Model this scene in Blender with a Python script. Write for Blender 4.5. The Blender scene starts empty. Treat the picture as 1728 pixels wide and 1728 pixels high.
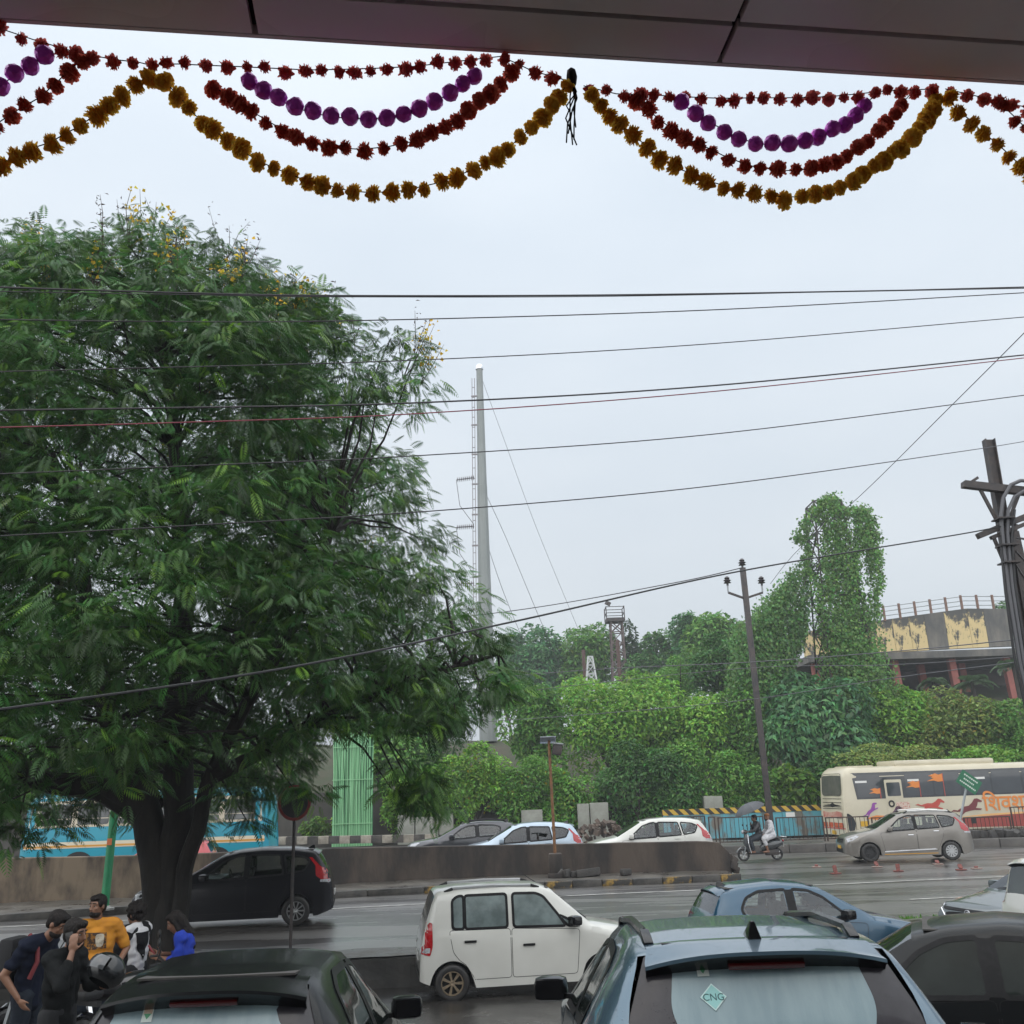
import bpy, bmesh, math, random
import numpy as np
from mathutils import Vector, Matrix, noise
from mathutils.bvhtree import BVHTree
from mathutils.geometry import delaunay_2d_cdt

SC = bpy.context.scene
COL = SC.collection
R = math.radians
PI = math.pi

# ---------------------------------------------------------------- camera
cam_d = bpy.data.cameras.new('camera')
cam = bpy.data.objects.new('camera', cam_d); COL.objects.link(cam)
_p, _r = R(16.3), R(1.9)
_f = Vector((0, math.cos(_p), math.sin(_p)))
_u0 = Vector((0, -math.sin(_p), math.cos(_p)))
_rt = Vector((math.cos(_r), 0, 0)) - _u0 * math.sin(_r)
_up = Vector((math.sin(_r), 0, 0)) + _u0 * math.cos(_r)
cam.matrix_world = Matrix(((_rt.x, _up.x, -_f.x, 0), (_rt.y, _up.y, -_f.y, 0), (_rt.z, _up.z, -_f.z, 2.78), (0, 0, 0, 1)))
cam_d.sensor_width = 36; cam_d.lens = 36 * 1597 / 1728
cam_d.clip_start = 0.05; cam_d.clip_end = 6000
SC.camera = cam

# ---------------------------------------------------------------- overcast sky and a weak, very soft sun
w = bpy.data.worlds.new('World'); SC.world = w; w.use_nodes = True
nt = w.node_tree; nt.nodes.clear()
N = nt.nodes.new
out = N('ShaderNodeOutputWorld'); bg = N('ShaderNodeBackground')
sky = N('ShaderNodeTexSky'); sky.sky_type = 'NISHITA'; sky.sun_disc = False
sky.sun_elevation = R(62); sky.sun_rotation = R(200); sky.dust_density = 4; sky.air_density = 1.5
mul = N('ShaderNodeVectorMath'); mul.operation = 'SCALE'; mul.inputs[3].default_value = 0.08
nt.links.new(sky.outputs[0], mul.inputs[0])
tc = N('ShaderNodeTexCoord'); mp = N('ShaderNodeMapping'); mp.inputs['Scale'].default_value = (1.0, 1.0, 2.6)
nt.links.new(tc.outputs['Generated'], mp.inputs[0])
nz = N('ShaderNodeTexNoise'); nz.inputs['Scale'].default_value = 1.7; nz.inputs['Detail'].default_value = 5; nz.inputs['Roughness'].default_value = .45
nt.links.new(mp.outputs[0], nz.inputs['Vector'])
cr = N('ShaderNodeValToRGB')
cr.color_ramp.elements[0].position = .32; cr.color_ramp.elements[0].color = (.362, .405, .450, 1)
cr.color_ramp.elements[1].position = .72; cr.color_ramp.elements[1].color = (.445, .478, .510, 1)
nt.links.new(nz.outputs['Fac'], cr.inputs[0])
mix = N('ShaderNodeMix'); mix.data_type = 'RGBA'; mix.inputs[0].default_value = .9
nt.links.new(mul.outputs[0], mix.inputs[6]); nt.links.new(cr.outputs[0], mix.inputs[7])
sxz = N('ShaderNodeSeparateXYZ'); nt.links.new(tc.outputs['Generated'], sxz.inputs[0])
gr = N('ShaderNodeMapRange'); gr.inputs[1].default_value = 0; gr.inputs[2].default_value = 1; gr.inputs[3].default_value = .80; gr.inputs[4].default_value = 1.42   # an overcast sky is brighter towards the zenith
nt.links.new(sxz.outputs[2], gr.inputs[0])
vm = N('ShaderNodeVectorMath'); vm.operation = 'SCALE'; nt.links.new(mix.outputs[2], vm.inputs[0]); nt.links.new(gr.outputs[0], vm.inputs[3])
nt.links.new(vm.outputs[0], bg.inputs[0]); bg.inputs[1].default_value = 1.0
nt.links.new(bg.outputs[0], out.inputs[0])

sun_d = bpy.data.lights.new('sun', 'SUN'); sun_d.energy = 1.5; sun_d.angle = R(150); sun_d.color = (1, .97, .92)
sun = bpy.data.objects.new('sun', sun_d); COL.objects.link(sun)
sun.rotation_euler = (R(28), 0, R(-20)); sun.location = (0, -20, 40)

SC.view_settings.view_transform = 'Standard'; SC.view_settings.look = 'None'
SC.view_settings.exposure = 0.92; SC.view_settings.gamma = 1.0
SC.view_settings.use_curve_mapping = False
SC.cycles.max_bounces = 8; SC.cycles.transparent_max_bounces = 16
SC.cycles.volume_bounces = 0; SC.cycles.use_denoising = True

# ---------------------------------------------------------------- helpers
def tag(o, label=None, cat=None, group=None, kind=None):
    if label: o['label'] = label
    if cat: o['category'] = cat
    if group: o['group'] = group
    if kind: o['kind'] = kind
    return o

def empty(name, loc=(0, 0, 0), rz=0, label=None, cat=None, group=None):
    o = bpy.data.objects.new(name, None); COL.objects.link(o)
    o.location = loc; o.rotation_euler = (0, 0, rz); o.empty_display_size = .2
    return tag(o, label, cat, group)

def link(name, me, mat=None, parent=None):
    o = bpy.data.objects.new(name, me); COL.objects.link(o)
    if mat is not None and len(me.materials) == 0: me.materials.append(mat)
    if parent is not None: o.parent = parent
    return o

class MB:
    """collects geometry for one mesh object"""
    def __init__(s): s.v = []; s.f = []
    def add(s, vs, fs):
        n = len(s.v); s.v += [tuple(a) for a in vs]; s.f += [tuple(i + n for i in f) for f in fs]; return s
    def box(s, c, d, rot=None):
        hx, hy, hz = d[0] / 2, d[1] / 2, d[2] / 2
        vs = [Vector((x, y, z)) for x in (-hx, hx) for y in (-hy, hy) for z in (-hz, hz)]
        if rot is not None: vs = [rot @ a for a in vs]
        c = Vector(c)
        return s.add([a + c for a in vs], [(0, 1, 3, 2), (4, 6, 7, 5), (0, 4, 5, 1), (2, 3, 7, 6), (0, 2, 6, 4), (1, 5, 7, 3)])
    def bar(s, a, b, w, h=None, up=(0, 0, 1)):
        a, b = Vector(a), Vector(b); d = b - a; L = d.length
        if L < 1e-6: return s
        h = w if h is None else h
        x = d.normalized(); up = Vector(up)
        if abs(x.dot(up)) > .98: up = Vector((0, 1, 0))
        y = up.cross(x).normalized(); z = x.cross(y)
        return s.box((a + b) / 2, (L, w, h), Matrix((x, y, z)).transposed())
    def tube(s, pts, r, n=8, cap=True):
        pts = [Vector(p) for p in pts]; m = len(pts)
        rs = r if isinstance(r, (list, tuple)) else [r] * m
        base = len(s.v); ref = None
        for i, p in enumerate(pts):
            t = (pts[min(i + 1, m - 1)] - pts[max(i - 1, 0)])
            t = t.normalized() if t.length > 1e-9 else Vector((0, 0, 1))
            if ref is None:
                ref = Vector((0, 0, 1)) if abs(t.z) < .9 else Vector((1, 0, 0))
            a = (ref - t * ref.dot(t)).normalized(); b = t.cross(a); ref = a
            for k in range(n):
                q = 2 * PI * k / n
                s.v.append(tuple(p + (a * math.cos(q) + b * math.sin(q)) * rs[i]))
        for i in range(m - 1):
            for k in range(n):
                k2 = (k + 1) % n
                s.f.append((base + i * n + k, base + i * n + k2, base + (i + 1) * n + k2, base + (i + 1) * n + k))
        if cap:
            s.f.append(tuple(base + k for k in range(n))[::-1]); s.f.append(tuple(base + (m - 1) * n + k for k in range(n)))
        return s
    def lathe(s, prof, n=24, mat=None, closed=False):
        """prof: (r, h) pairs turned round the z axis, then moved by mat"""
        base = len(s.v); mat = mat or Matrix.Identity(4)
        for r, h in prof:
            for k in range(n):
                q = 2 * PI * k / n
                s.v.append(tuple(mat @ Vector((r * math.cos(q), r * math.sin(q), h))))
        m = len(prof)
        for i in range(m - 1 + (1 if closed else 0)):
            i2 = (i + 1) % m
            for k in range(n):
                k2 = (k + 1) % n
                s.f.append((base + i * n + k, base + i * n + k2, base + i2 * n + k2, base + i2 * n + k))
        if not closed:
            s.f.append(tuple(base + k for k in range(n))[::-1]); s.f.append(tuple(base + (m - 1) * n + k for k in range(n)))
        return s
    def prism(s, poly, z0, z1):
        """poly in xy (counter-clockwise), z0/z1 numbers or functions"""
        n = len(poly); g0 = z0 if callable(z0) else (lambda x, y: z0); g1 = z1 if callable(z1) else (lambda x, y: z1)
        vs = [(x, y, g0(x, y)) for x, y in poly] + [(x, y, g1(x, y)) for x, y in poly]
        fs = [tuple(range(n))[::-1], tuple(range(n, 2 * n))] + [(i, (i + 1) % n, (i + 1) % n + n, i + n) for i in range(n)]
        return s.add(vs, fs)
    def plate(s, poly, M, t):
        """flat polygon (u, v) of thickness t placed by the 4x4 matrix M (u, v, normal)"""
        n = len(poly)
        vs = [M @ Vector((u, v, 0)) for u, v in poly] + [M @ Vector((u, v, t)) for u, v in poly]
        return s.add(vs, [tuple(range(n))[::-1], tuple(range(n, 2 * n))] + [(i, (i + 1) % n, (i + 1) % n + n, i + n) for i in range(n)])
    def mesh(s, name, smooth=False, sharp=None):
        me = bpy.data.meshes.new(name); me.from_pydata(s.v, [], s.f); me.update()
        if smooth:
            me.polygons.foreach_set('use_smooth', [True] * len(me.polygons))
            if sharp: me.set_sharp_from_angle(angle=R(sharp))
        return me
    def build(s, name, mat, parent=None, smooth=False, sharp=35, bevel=None):
        me = s.mesh(name, smooth, sharp)
        if bevel:
            bm = bmesh.new(); bm.from_mesh(me)
            bmesh.ops.remove_doubles(bm, verts=bm.verts, dist=1e-5)
            es = [e for e in bm.edges if len(e.link_faces) == 2 and e.calc_face_angle(0) > R(30)]
            bmesh.ops.bevel(bm, geom=es, offset=bevel, segments=2, affect='EDGES', profile=.6, clamp_overlap=True)
            bm.to_mesh(me); bm.free()
            me.polygons.foreach_set('use_smooth', [True] * len(me.polygons)); me.set_sharp_from_angle(angle=R(40))
        return link(name, me, mat, parent)

def copy_tree(o, parent=None):
    c = o.copy(); COL.objects.link(c); c.parent = parent
    for ch in list(o.children): copy_tree(ch, c)
    return c

# ---------------------------------------------------------------- materials
MATS = {}
def mat(name, c1, c2=None, scale=6, rough=.6, metal=0, bump=0, bscale=None, coat=0, spec=.5, stretch=(1, 1, 1), detail=4,
        lo=.35, hi=.65, rough2=None, attr=None, trans=0, drops=0, coords='Object', emit=None):
    """procedural principled material: two colours mixed by noise, optional bump, coat, per-face tone attribute, water drops"""
    if name in MATS: return MATS[name]
    m = bpy.data.materials.new(name); m.use_nodes = True
    t = m.node_tree; b = t.nodes['Principled BSDF']; L = t.links.new
    b.inputs['Roughness'].default_value = rough; b.inputs['Metallic'].default_value = metal
    b.inputs['Specular IOR Level'].default_value = spec
    b.inputs['Coat Weight'].default_value = coat; b.inputs['Coat Roughness'].default_value = .04
    b.inputs['Base Color'].default_value = (*c1, 1)
    co = t.nodes.new('ShaderNodeTexCoord'); mpn = t.nodes.new('ShaderNodeMapping'); mpn.inputs['Scale'].default_value = stretch
    L(co.outputs[coords], mpn.inputs[0])
    colout = None
    if c2 is not None:
        n = t.nodes.new('ShaderNodeTexNoise'); n.inputs['Scale'].default_value = scale; n.inputs['Detail'].default_value = detail; n.inputs['Roughness'].default_value = .6
        L(mpn.outputs[0], n.inputs['Vector'])
        r = t.nodes.new('ShaderNodeMapRange'); r.inputs[1].default_value = lo; r.inputs[2].default_value = hi
        L(n.outputs['Fac'], r.inputs[0])
        mx = t.nodes.new('ShaderNodeMix'); mx.data_type = 'RGBA'; mx.inputs[6].default_value = (*c1, 1); mx.inputs[7].default_value = (*c2, 1)
        L(r.outputs[0], mx.inputs[0]); colout = mx.outputs[2]
        if rough2 is not None:
            rr = t.nodes.new('ShaderNodeMapRange'); rr.inputs[3].default_value = rough; rr.inputs[4].default_value = rough2
            L(r.outputs[0], rr.inputs[0]); L(rr.outputs[0], b.inputs['Roughness'])
    if attr:
        a = t.nodes.new('ShaderNodeAttribute'); a.attribute_name = attr
        mx2 = t.nodes.new('ShaderNodeMix'); mx2.data_type = 'RGBA'; mx2.blend_type = 'MULTIPLY'; mx2.inputs[0].default_value = 1
        if colout: L(colout, mx2.inputs[6])
        else: mx2.inputs[6].default_value = (*c1, 1)
        L(a.outputs['Color'], mx2.inputs[7]); colout = mx2.outputs[2]
    if colout: L(colout, b.inputs['Base Color'])
    nrm = None
    if bump:
        n2 = t.nodes.new('ShaderNodeTexNoise'); n2.inputs['Scale'].default_value = bscale or scale * 4; n2.inputs['Detail'].default_value = 6
        L(mpn.outputs[0], n2.inputs['Vector'])
        bp = t.nodes.new('ShaderNodeBump'); bp.inputs['Strength'].default_value = bump; bp.inputs['Distance'].default_value = .02
        L(n2.outputs['Fac'], bp.inputs['Height']); nrm = bp.outputs[0]
    if drops:
        vo = t.nodes.new('ShaderNodeTexVoronoi'); vo.inputs['Scale'].default_value = drops; vo.feature = 'F1'
        L(co.outputs['Object'], vo.inputs['Vector'])
        nn = t.nodes.new('ShaderNodeTexNoise'); nn.inputs['Scale'].default_value = drops * .22; L(co.outputs['Object'], nn.inputs['Vector'])
        th = t.nodes.new('ShaderNodeMapRange'); th.inputs[1].default_value = .35; th.inputs[2].default_value = .75; th.inputs[3].default_value = .05; th.inputs[4].default_value = .42
        L(nn.outputs['Fac'], th.inputs[0])
        sb = t.nodes.new('ShaderNodeMath'); sb.operation = 'SUBTRACT'; L(th.outputs[0], sb.inputs[0]); L(vo.outputs['Distance'], sb.inputs[1])
        mxx = t.nodes.new('ShaderNodeMath'); mxx.operation = 'MAXIMUM'; mxx.inputs[1].default_value = 0; L(sb.outputs[0], mxx.inputs[0])
        bp2 = t.nodes.new('ShaderNodeBump'); bp2.inputs['Strength'].default_value = .5; bp2.inputs['Distance'].default_value = .006
        L(mxx.outputs[0], bp2.inputs['Height'])
        if nrm: L(nrm, bp2.inputs['Normal'])
        nrm = bp2.outputs[0]; L(nrm, b.inputs['Coat Normal'])
    if nrm: L(nrm, b.inputs['Normal'])
    if trans:
        tr = t.nodes.new('ShaderNodeBsdfTranslucent'); ms = t.nodes.new('ShaderNodeMixShader'); ms.inputs[0].default_value = trans
        if colout: L(colout, tr.inputs[0])
        else: tr.inputs[0].default_value = (*c1, 1)
        o = t.nodes['Material Output']; L(b.outputs[0], ms.inputs[1]); L(tr.outputs[0], ms.inputs[2]); L(ms.outputs[0], o.inputs[0])
    if emit: b.inputs['Emission Color'].default_value = (*emit[0], 1); b.inputs['Emission Strength'].default_value = emit[1]
    MATS[name] = m; return m

def glass_mat(name, tint=(.55, .62, .62), dark=.35, rough=.02):
    """car glazing: see-through tint with a fresnel reflection"""
    if name in MATS: return MATS[name]
    m = bpy.data.materials.new(name); m.use_nodes = True; t = m.node_tree; t.nodes.clear(); L = t.links.new
    o = t.nodes.new('ShaderNodeOutputMaterial'); tr = t.nodes.new('ShaderNodeBsdfTransparent'); tr.inputs[0].default_value = (*[c * (1 - dark) for c in tint], 1)
    gl = t.nodes.new('ShaderNodeBsdfGlossy'); gl.inputs['Roughness'].default_value = rough; gl.inputs[0].default_value = (.95, .97, 1, 1)
    lw = t.nodes.new('ShaderNodeLayerWeight'); lw.inputs[0].default_value = .5
    pw_ = t.nodes.new('ShaderNodeMath'); pw_.operation = 'POWER'; pw_.inputs[1].default_value = 4.5; L(lw.outputs['Facing'], pw_.inputs[0])
    fr = t.nodes.new('ShaderNodeMath'); fr.operation = 'MULTIPLY_ADD'; fr.inputs[1].default_value = .85; fr.inputs[2].default_value = .07; L(pw_.outputs[0], fr.inputs[0])
    ms = t.nodes.new('ShaderNodeMixShader'); L(fr.outputs[0], ms.inputs[0]); L(tr.outputs[0], ms.inputs[1]); L(gl.outputs[0], ms.inputs[2]); L(ms.outputs[0], o.inputs[0])
    MATS[name] = m; return m

BLACK = mat('black_rubber', (.012, .012, .013), rough=.55)
GLOSSBLACK = mat('gloss_black', (.006, .006, .007), rough=.15, spec=.35, coat=.2)
CHROME = mat('chrome', (.75, .76, .78), rough=.12, metal=1)
STEEL = mat('galvanised_steel', (.34, .36, .37), (.25, .27, .28), scale=3, rough=.45, metal=.5)
DARKSTEEL = mat('dark_weathered_steel', (.035, .033, .036), (.07, .055, .05), scale=5, rough=.6, bump=.1)
CONCRETE = mat('grey_concrete', (.30, .29, .27), (.16, .15, .14), scale=2.5, rough=.8, bump=.3, bscale=25)
WHITEPAINT = mat('white_paint', (.74, .74, .72), rough=.4)
REDLENS = mat('red_lens', (.42, .008, .014), (.30, .004, .008), scale=30, rough=.12, coat=.8)
CLEARLENS = mat('clear_lens', (.55, .57, .60), (.25, .26, .28), scale=40, rough=.1, coat=.8)
# ================================================================ ground, lot, road, median
def lot_z(y): return .42 - .0735 * (y - 6.0)
EDGE = lambda x: 18.42 + .111 * x          # the road's near edge

ASPHALT = mat('wet_asphalt', (.078, .071, .064), (.034, .030, .028), scale=.7, rough=.46, rough2=.07, bump=.7, bscale=16, stretch=(.25, 1.3, 1), spec=.9, lo=.42, hi=.60, detail=6)
_b = ASPHALT.node_tree.nodes['Principled BSDF']; _b.inputs['Coat Weight'].default_value = .7; _b.inputs['Coat Roughness'].default_value = .30   # film of rain water
LOTM = mat('wet_lot_tarmac', (.060, .055, .050), (.030, .028, .027), scale=1.2, rough=.30, rough2=.08, bump=.35, bscale=30, detail=6)
EARTH = mat('dark_earth', (.06, .05, .035), (.035, .045, .02), scale=.5, rough=.9, bump=.4)
GRITTY = mat('wet_gritty_pavement', (.105, .095, .080), (.055, .050, .045), scale=1.6, rough=.55, rough2=.25, bump=.6, bscale=22, detail=6)

g = MB().add([(-900, -60, -.75), (900, -60, -.75), (900, 2500, -.75), (-900, 2500, -.75)], [(0, 1, 2, 3)])
tag(g.build('ground', EARTH), kind='structure')

def strip_grid(xs, ys_f, zf, name, m, kind='structure'):
    b = MB(); nx = len(xs)
    rows = []
    for x in xs:
        r = []
        for y in ys_f(x):
            b.v.append((x, y, zf(x, y))); r.append(len(b.v) - 1)
        rows.append(r)
    for i in range(nx - 1):
        for j in range(len(rows[0]) - 1):
            b.f.append((rows[i][j], rows[i + 1][j], rows[i + 1][j + 1], rows[i][j + 1]))
    return b

def fbm(x, y, s, seed=0.): return noise.fractal(Vector((x * s, y * s, seed)), 1, 2, 4)
b = strip_grid([-30 + i * .75 for i in range(81)], lambda x: [-14 + (EDGE(x) + .25 + 14) * k / 44 for k in range(45)],
               lambda x, y: lot_z(y) + .018 * fbm(x, y, .35), 'parking_lot', LOTM)
tag(b.build('parking_lot', LOTM, smooth=True, sharp=60), kind='structure')

# road deck: a sheet with real fall and ruts, and its dark broken near face
def road_z(x, y): return .012 * fbm(x, y, .25, 3.) - .0
b = strip_grid([-150 + i * 3.0 for i in range(35)] + [-45 + i * .8 for i in range(1, 112)] + [44.6 + i * 4 for i in range(1, 28)],
               lambda x: [EDGE(x) + (75 - EDGE(x)) * (k / 50) ** 1.5 for k in range(51)], road_z, 'road', ASPHALT)
tag(b.build('road', ASPHALT, smooth=True, sharp=60), kind='structure')
b = MB(); random.seed(5)
prev = None; xs = [-60 + i * .42 for i in range(290)]
FACE = mat('broken_black_road_edge', (.022, .021, .020), (.045, .042, .038), scale=3, rough=.6, bump=.9, bscale=9)
for i, x in enumerate(xs):
    y = EDGE(x); j1, j2 = random.uniform(-.05, .03), random.uniform(-.12, .02)
    ring = [(x, y + .15, road_z(x, y) + .006), (x, y - .03 + j1, road_z(x, y) + .004), (x, y - .06 + j1, -.12), (x, y - .10 + j2, -.32), (x, y - .22 + j2, -.72)]
    n = len(b.v); b.v += ring
    if prev is not None:
        for k in range(4): b.f.append((prev + k, n + k, n + k + 1, prev + k + 1))
    prev = n
tag(b.build('road_edge', FACE), kind='structure')

# crumbled gravel verge on the road's near side (grey grit between lot and road)
b = strip_grid([-22 + i * .4 for i in range(90)], lambda x: [EDGE(x) - .01 + (1.1 + .5 * fbm(x, 0, .6, 9.)) * k / 5 for k in range(6)],
               lambda x, y: .016 + .012 * (1 + fbm(x, y, 2.2, 4.)) * max(0, 1 - (y - EDGE(x)) / 1.3), 'verge', GRITTY)
tag(b.build('gravel_verge', GRITTY, smooth=True, sharp=60), kind='structure')

# lane line, worn
LINE = mat('worn_road_paint', (.60, .60, .57), (.16, .15, .14), scale=3.5, rough=.35, lo=.42, hi=.72, detail=8)
LP = [(-60, 15.6), (-30, 21.0), (-13, 24.1), (-5.1, 25.7), (.9, 26.83), (8, 27.61), (13.4, 28.14), (30, 29.6), (80, 34)]
def poly_y(P, x):
    for (x0, y0), (x1, y1) in zip(P, P[1:]):
        if x0 <= x <= x1: return y0 + (y1 - y0) * (x - x0) / (x1 - x0)
    return P[-1][1]
b = strip_grid([-50 + i for i in range(121)], lambda x: [poly_y(LP, x), poly_y(LP, x) + .13], lambda x, y: road_z(x, y) + .012, 'lane_line', LINE)
tag(b.build('lane_line', LINE), kind='structure')
b = strip_grid([9 + i for i in range(60)], lambda x: [poly_y(LP, x) - 3.9, poly_y(LP, x) - 3.78], lambda x, y: road_z(x, y) + .012, 'lane_line', LINE)
tag(b.build('lane_line', LINE), kind='structure')

# median: raised strip, kerb stones, wall
KP = [(-60, 14.5), (-30, 21.0), (-13.2, 25.5), (-9.9, 26.3), (-5.3, 28.4), (-3.8, 28.85), (.25, 29.2), (4.0, 29.3), (6.35, 29.65)]
WP = [(-60, 17.6), (-30, 24.2), (-14.7, 27.9), (-10.7, 28.2), (-5.6, 30.2), (-4.0, 30.8), (.3, 31.3), (6.2, 30.75)]
WH = [(-60, 1.5), (-14.7, 1.38), (-10.7, 1.31), (-5.6, 1.24), (-4, 1.18), (.3, 1.09), (5.6, 1.05), (6.3, .98)]
b = strip_grid([-60 + i * .35 for i in range(190)], lambda x: [poly_y(KP, x) + .16 + (poly_y(WP, x) + .55 - poly_y(KP, x) - .16) * k / 8 for k in range(9)],
               lambda x, y: .16 + .03 * fbm(x, y, 1.3, 7.) + .05 * max(0, (y - poly_y(KP, x)) / 2.5), 'median', GRITTY)
med = tag(b.build('median', GRITTY, smooth=True, sharp=60), kind='structure')
# end of the median, crumbled
b = MB(); random.seed(8)
KERBD = mat('black_kerb_concrete', (.030, .029, .028), (.075, .070, .062), scale=4, rough=.5, bump=.6, bscale=18)
KERBY = mat('worn_yellow_kerb_paint', (.30, .185, .035), (.035, .033, .03), scale=5, rough=.5, bump=.5, bscale=18, lo=.38, hi=.52)
x = -26.; k = 0
while x < 6.1:
    L = random.uniform(.82, .9) if x > -4 else random.uniform(1.3, 1.6)
    x1 = min(x + L, 6.35)
    y0, y1 = poly_y(KP, x), poly_y(KP, x1)
    a = math.atan2(y1 - y0, x1 - x); d = math.hypot(x1 - x, y1 - y0)
    o = MB().box((0, 0, 0), (d - .02, .17, .23)).build('kerb_stone', KERBY if (k % 2 == 0 and x > -4.5) else KERBD, med, bevel=.02)
    o.location = ((x + x1) / 2, (y0 + y1) / 2 + .08, .065 + random.uniform(-.012, .012)); o.rotation_euler = (random.uniform(-.03, .03), random.uniform(-.012, .012), a + random.uniform(-.01, .01))
    x = x1; k += 1

WALLM = mat('stained_brown_concrete', (.085, .064, .050), (.026, .022, .020), scale=1.3, rough=.75, bump=.6, bscale=14, stretch=(1, 1, .35), detail=10, lo=.36, hi=.60)
WALLL = mat('limewashed_stained_concrete', (.19, .145, .10), (.050, .038, .030), scale=1.1, rough=.8, bump=.5, bscale=14, stretch=(1, 1, .4), detail=10, lo=.42, hi=.58)
def wall_run(xs, name, m, parent):
    b = MB(); prev = None; random.seed(3)
    for x in xs:
        y = poly_y(WP, x); h = poly_y(WH, x) + .012 * fbm(x, 0, 1.1, 2.)
        if x > 6.0: h -= (x - 6.0) * .9
        t = .02 * fbm(x, 5, .8)
        ring = [(x, y + t, .1), (x, y + .01 + t * .5, h * .5), (x, y + .015, h - .02), (x, y + .035, h), (x, y + .21, h), (x, y + .23, h - .02), (x, y + .25, .1)]
        n = len(b.v); b.v += ring
        if prev is None: b.f.append(tuple(range(n, n + 7))[::-1])
        else:
            for q in range(6): b.f.append((prev + q, n + q, n + q + 1, prev + q + 1))
        prev = n
    b.f.append(tuple(range(prev, prev + 7)))
    return b.build(name, m, parent, smooth=True, sharp=40)
mw = empty('median_wall', (0, 0, 0), 0, 'long low stained concrete wall running along the road median', 'wall')
segs = [(-60, -14.0, WALLL), (-14.0, -9.0, WALLL), (-9.0, -4.2, WALLM), (-4.2, .25, WALLM), (.25, 6.3, WALLM)]
for a, c, m in segs:
    n = max(3, int((c - a) / .3)); wall_run([a + (c - a) * i / n for i in range(n + 1)], 'wall_panel', m, mw)
rb = MB(); random.seed(12)
for i in range(9):   # crumbled lumps at the wall's broken end
    rb.box((6.25 + random.uniform(-.1, .25), 30.85 + random.uniform(-.05, .2), .12 + random.uniform(0, .55)), [random.uniform(.12, .3)] * 3, Matrix.Rotation(random.uniform(0, 3), 3, Vector((random.random(), random.random(), 1))))
rb.build('broken_end', WALLM, mw, bevel=.03)

# far carriageway kerb + pavement, service road behind
FK = [(-80, 31.5), (-20, 37.6), (0, 39.4), (9.8, 39.9), (18.7, 39.4), (40, 38.6), (90, 37)]
fp = strip_grid([-80 + i * 1.0 for i in range(170)], lambda x: [poly_y(FK, x) + .18 + 4.6 * k / 6 for k in range(7)], lambda x, y: .29 + .03 * fbm(x, y, .8, 1.), 'far_pavement', GRITTY)
fp = tag(fp.build('far_pavement', GRITTY, smooth=True, sharp=60), kind='structure')
random.seed(4); x = -1.0
FARK = mat('far_kerb_concrete', (.060, .056, .052), (.12, .11, .10), scale=1.5, rough=.45, bump=.4, bscale=10)
while x < 26:
    L = random.uniform(1.1, 1.5); x1 = x + L
    y0, y1 = poly_y(FK, x), poly_y(FK, x1); a = math.atan2(y1 - y0, L)
    o = MB().box((0, 0, 0), (L - .025, .2, .4)).build('kerb_stone', FARK, fp, bevel=.025)
    o.location = (x + L / 2, (y0 + y1) / 2 + .1, .11 + random.uniform(-.01, .01)); o.rotation_euler = (0, 0, a)
    x = x1
# embankment behind the service road, rising to the old stand
EMB = mat('overgrown_bank', (.030, .045, .016), (.055, .05, .03), scale=.4, rough=.95, bump=.8, bscale=3)
def bank_z(x, y):
    t = min(1, max(0, (y - 50.5) / 26)); t = t * t * (3 - 2 * t)
    return -.1 + t * (6.5 + 3.0 * min(1, max(0, (x - 0) / 25))) + .4 * fbm(x, y, .15) * t
b = strip_grid([-120 + i * 4 for i in range(71)], lambda x: [50.4 + k * 4 for k in range(40)], bank_z, 'hill', EMB)
tag(b.build('hill', EMB, smooth=True, sharp=80), kind='structure')

# weeds and a fallen concrete post on the road's near edge
rng_w = np.random.default_rng(6); Pw, Aw = [], []
for cx_, cy_, r_, n_ in [(6.55, 19.55, .55, 420), (7.25, 19.75, .35, 260), (7.9, 20.1, .45, 300), (8.8, 19.9, .5, 260)]:
    q_ = rng_w.random(n_) * 6.28; rr_ = np.sqrt(rng_w.random(n_)) * r_
    Pw.append(np.stack([cx_ + rr_ * np.cos(q_) * 1.6, cy_ + rr_ * np.sin(q_) * .5, np.full(n_, .01)], 1)); Aw.append(np.stack([rng_w.normal(size=n_) * .5, rng_w.normal(size=n_) * .5, np.ones(n_)], 1))
WEEDS = (np.concatenate(Pw), np.concatenate(Aw))
fpo = MB().bar((-.75, -.1, .09), (.75, .12, .13), .15, .13).build('concrete_post', mat('mossy_concrete', (.12, .125, .09), (.05, .06, .035), scale=5, rough=.8, bump=.4), None, bevel=.02)
fpo.location = (7.75, 19.55, 0); tag(fpo, 'fallen mossy concrete post lying at the road edge among weeds', 'post')
# ================================================================ canopy soffit over the camera and its flower garlands
E0 = Vector((-1.32, 2.04, 0)); ED = Vector((2.92, .37, 0)).normalized(); EN = Vector((-ED.y, ED.x, 0)); ZS = 4.78
SOFF = mat('mauve_grey_aluminium_panel', (.82, .71, .71), (.68, .62, .61), scale=.9, rough=.22, rough2=.33, spec=.5, detail=2)
can = empty('canopy', (E0.x, E0.y, ZS), math.atan2(ED.y, ED.x), 'dark mauve panelled canopy soffit along the top of the picture', 'canopy')
def panel(u0, u1, v0, v1):
    o = MB().box(((u0 + u1) / 2, (v0 + v1) / 2, .02), (u1 - u0 - .016, v1 - v0 - .016, .03)).build('panel', SOFF, can, bevel=.002)
    return o
jts = [-3.28, -1.97, -.66, .655, 1.965, 3.28, 4.6]     # transverse joints along the edge
jo = 1.325
for a, c in zip(jts, jts[1:]):
    a += jo + .0; c += jo + .0
    panel(a, c, -.155, -.003)
    for k in range(3): panel(a, c, -.155 - .62 * (k + 1), -.155 - .62 * k)
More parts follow.
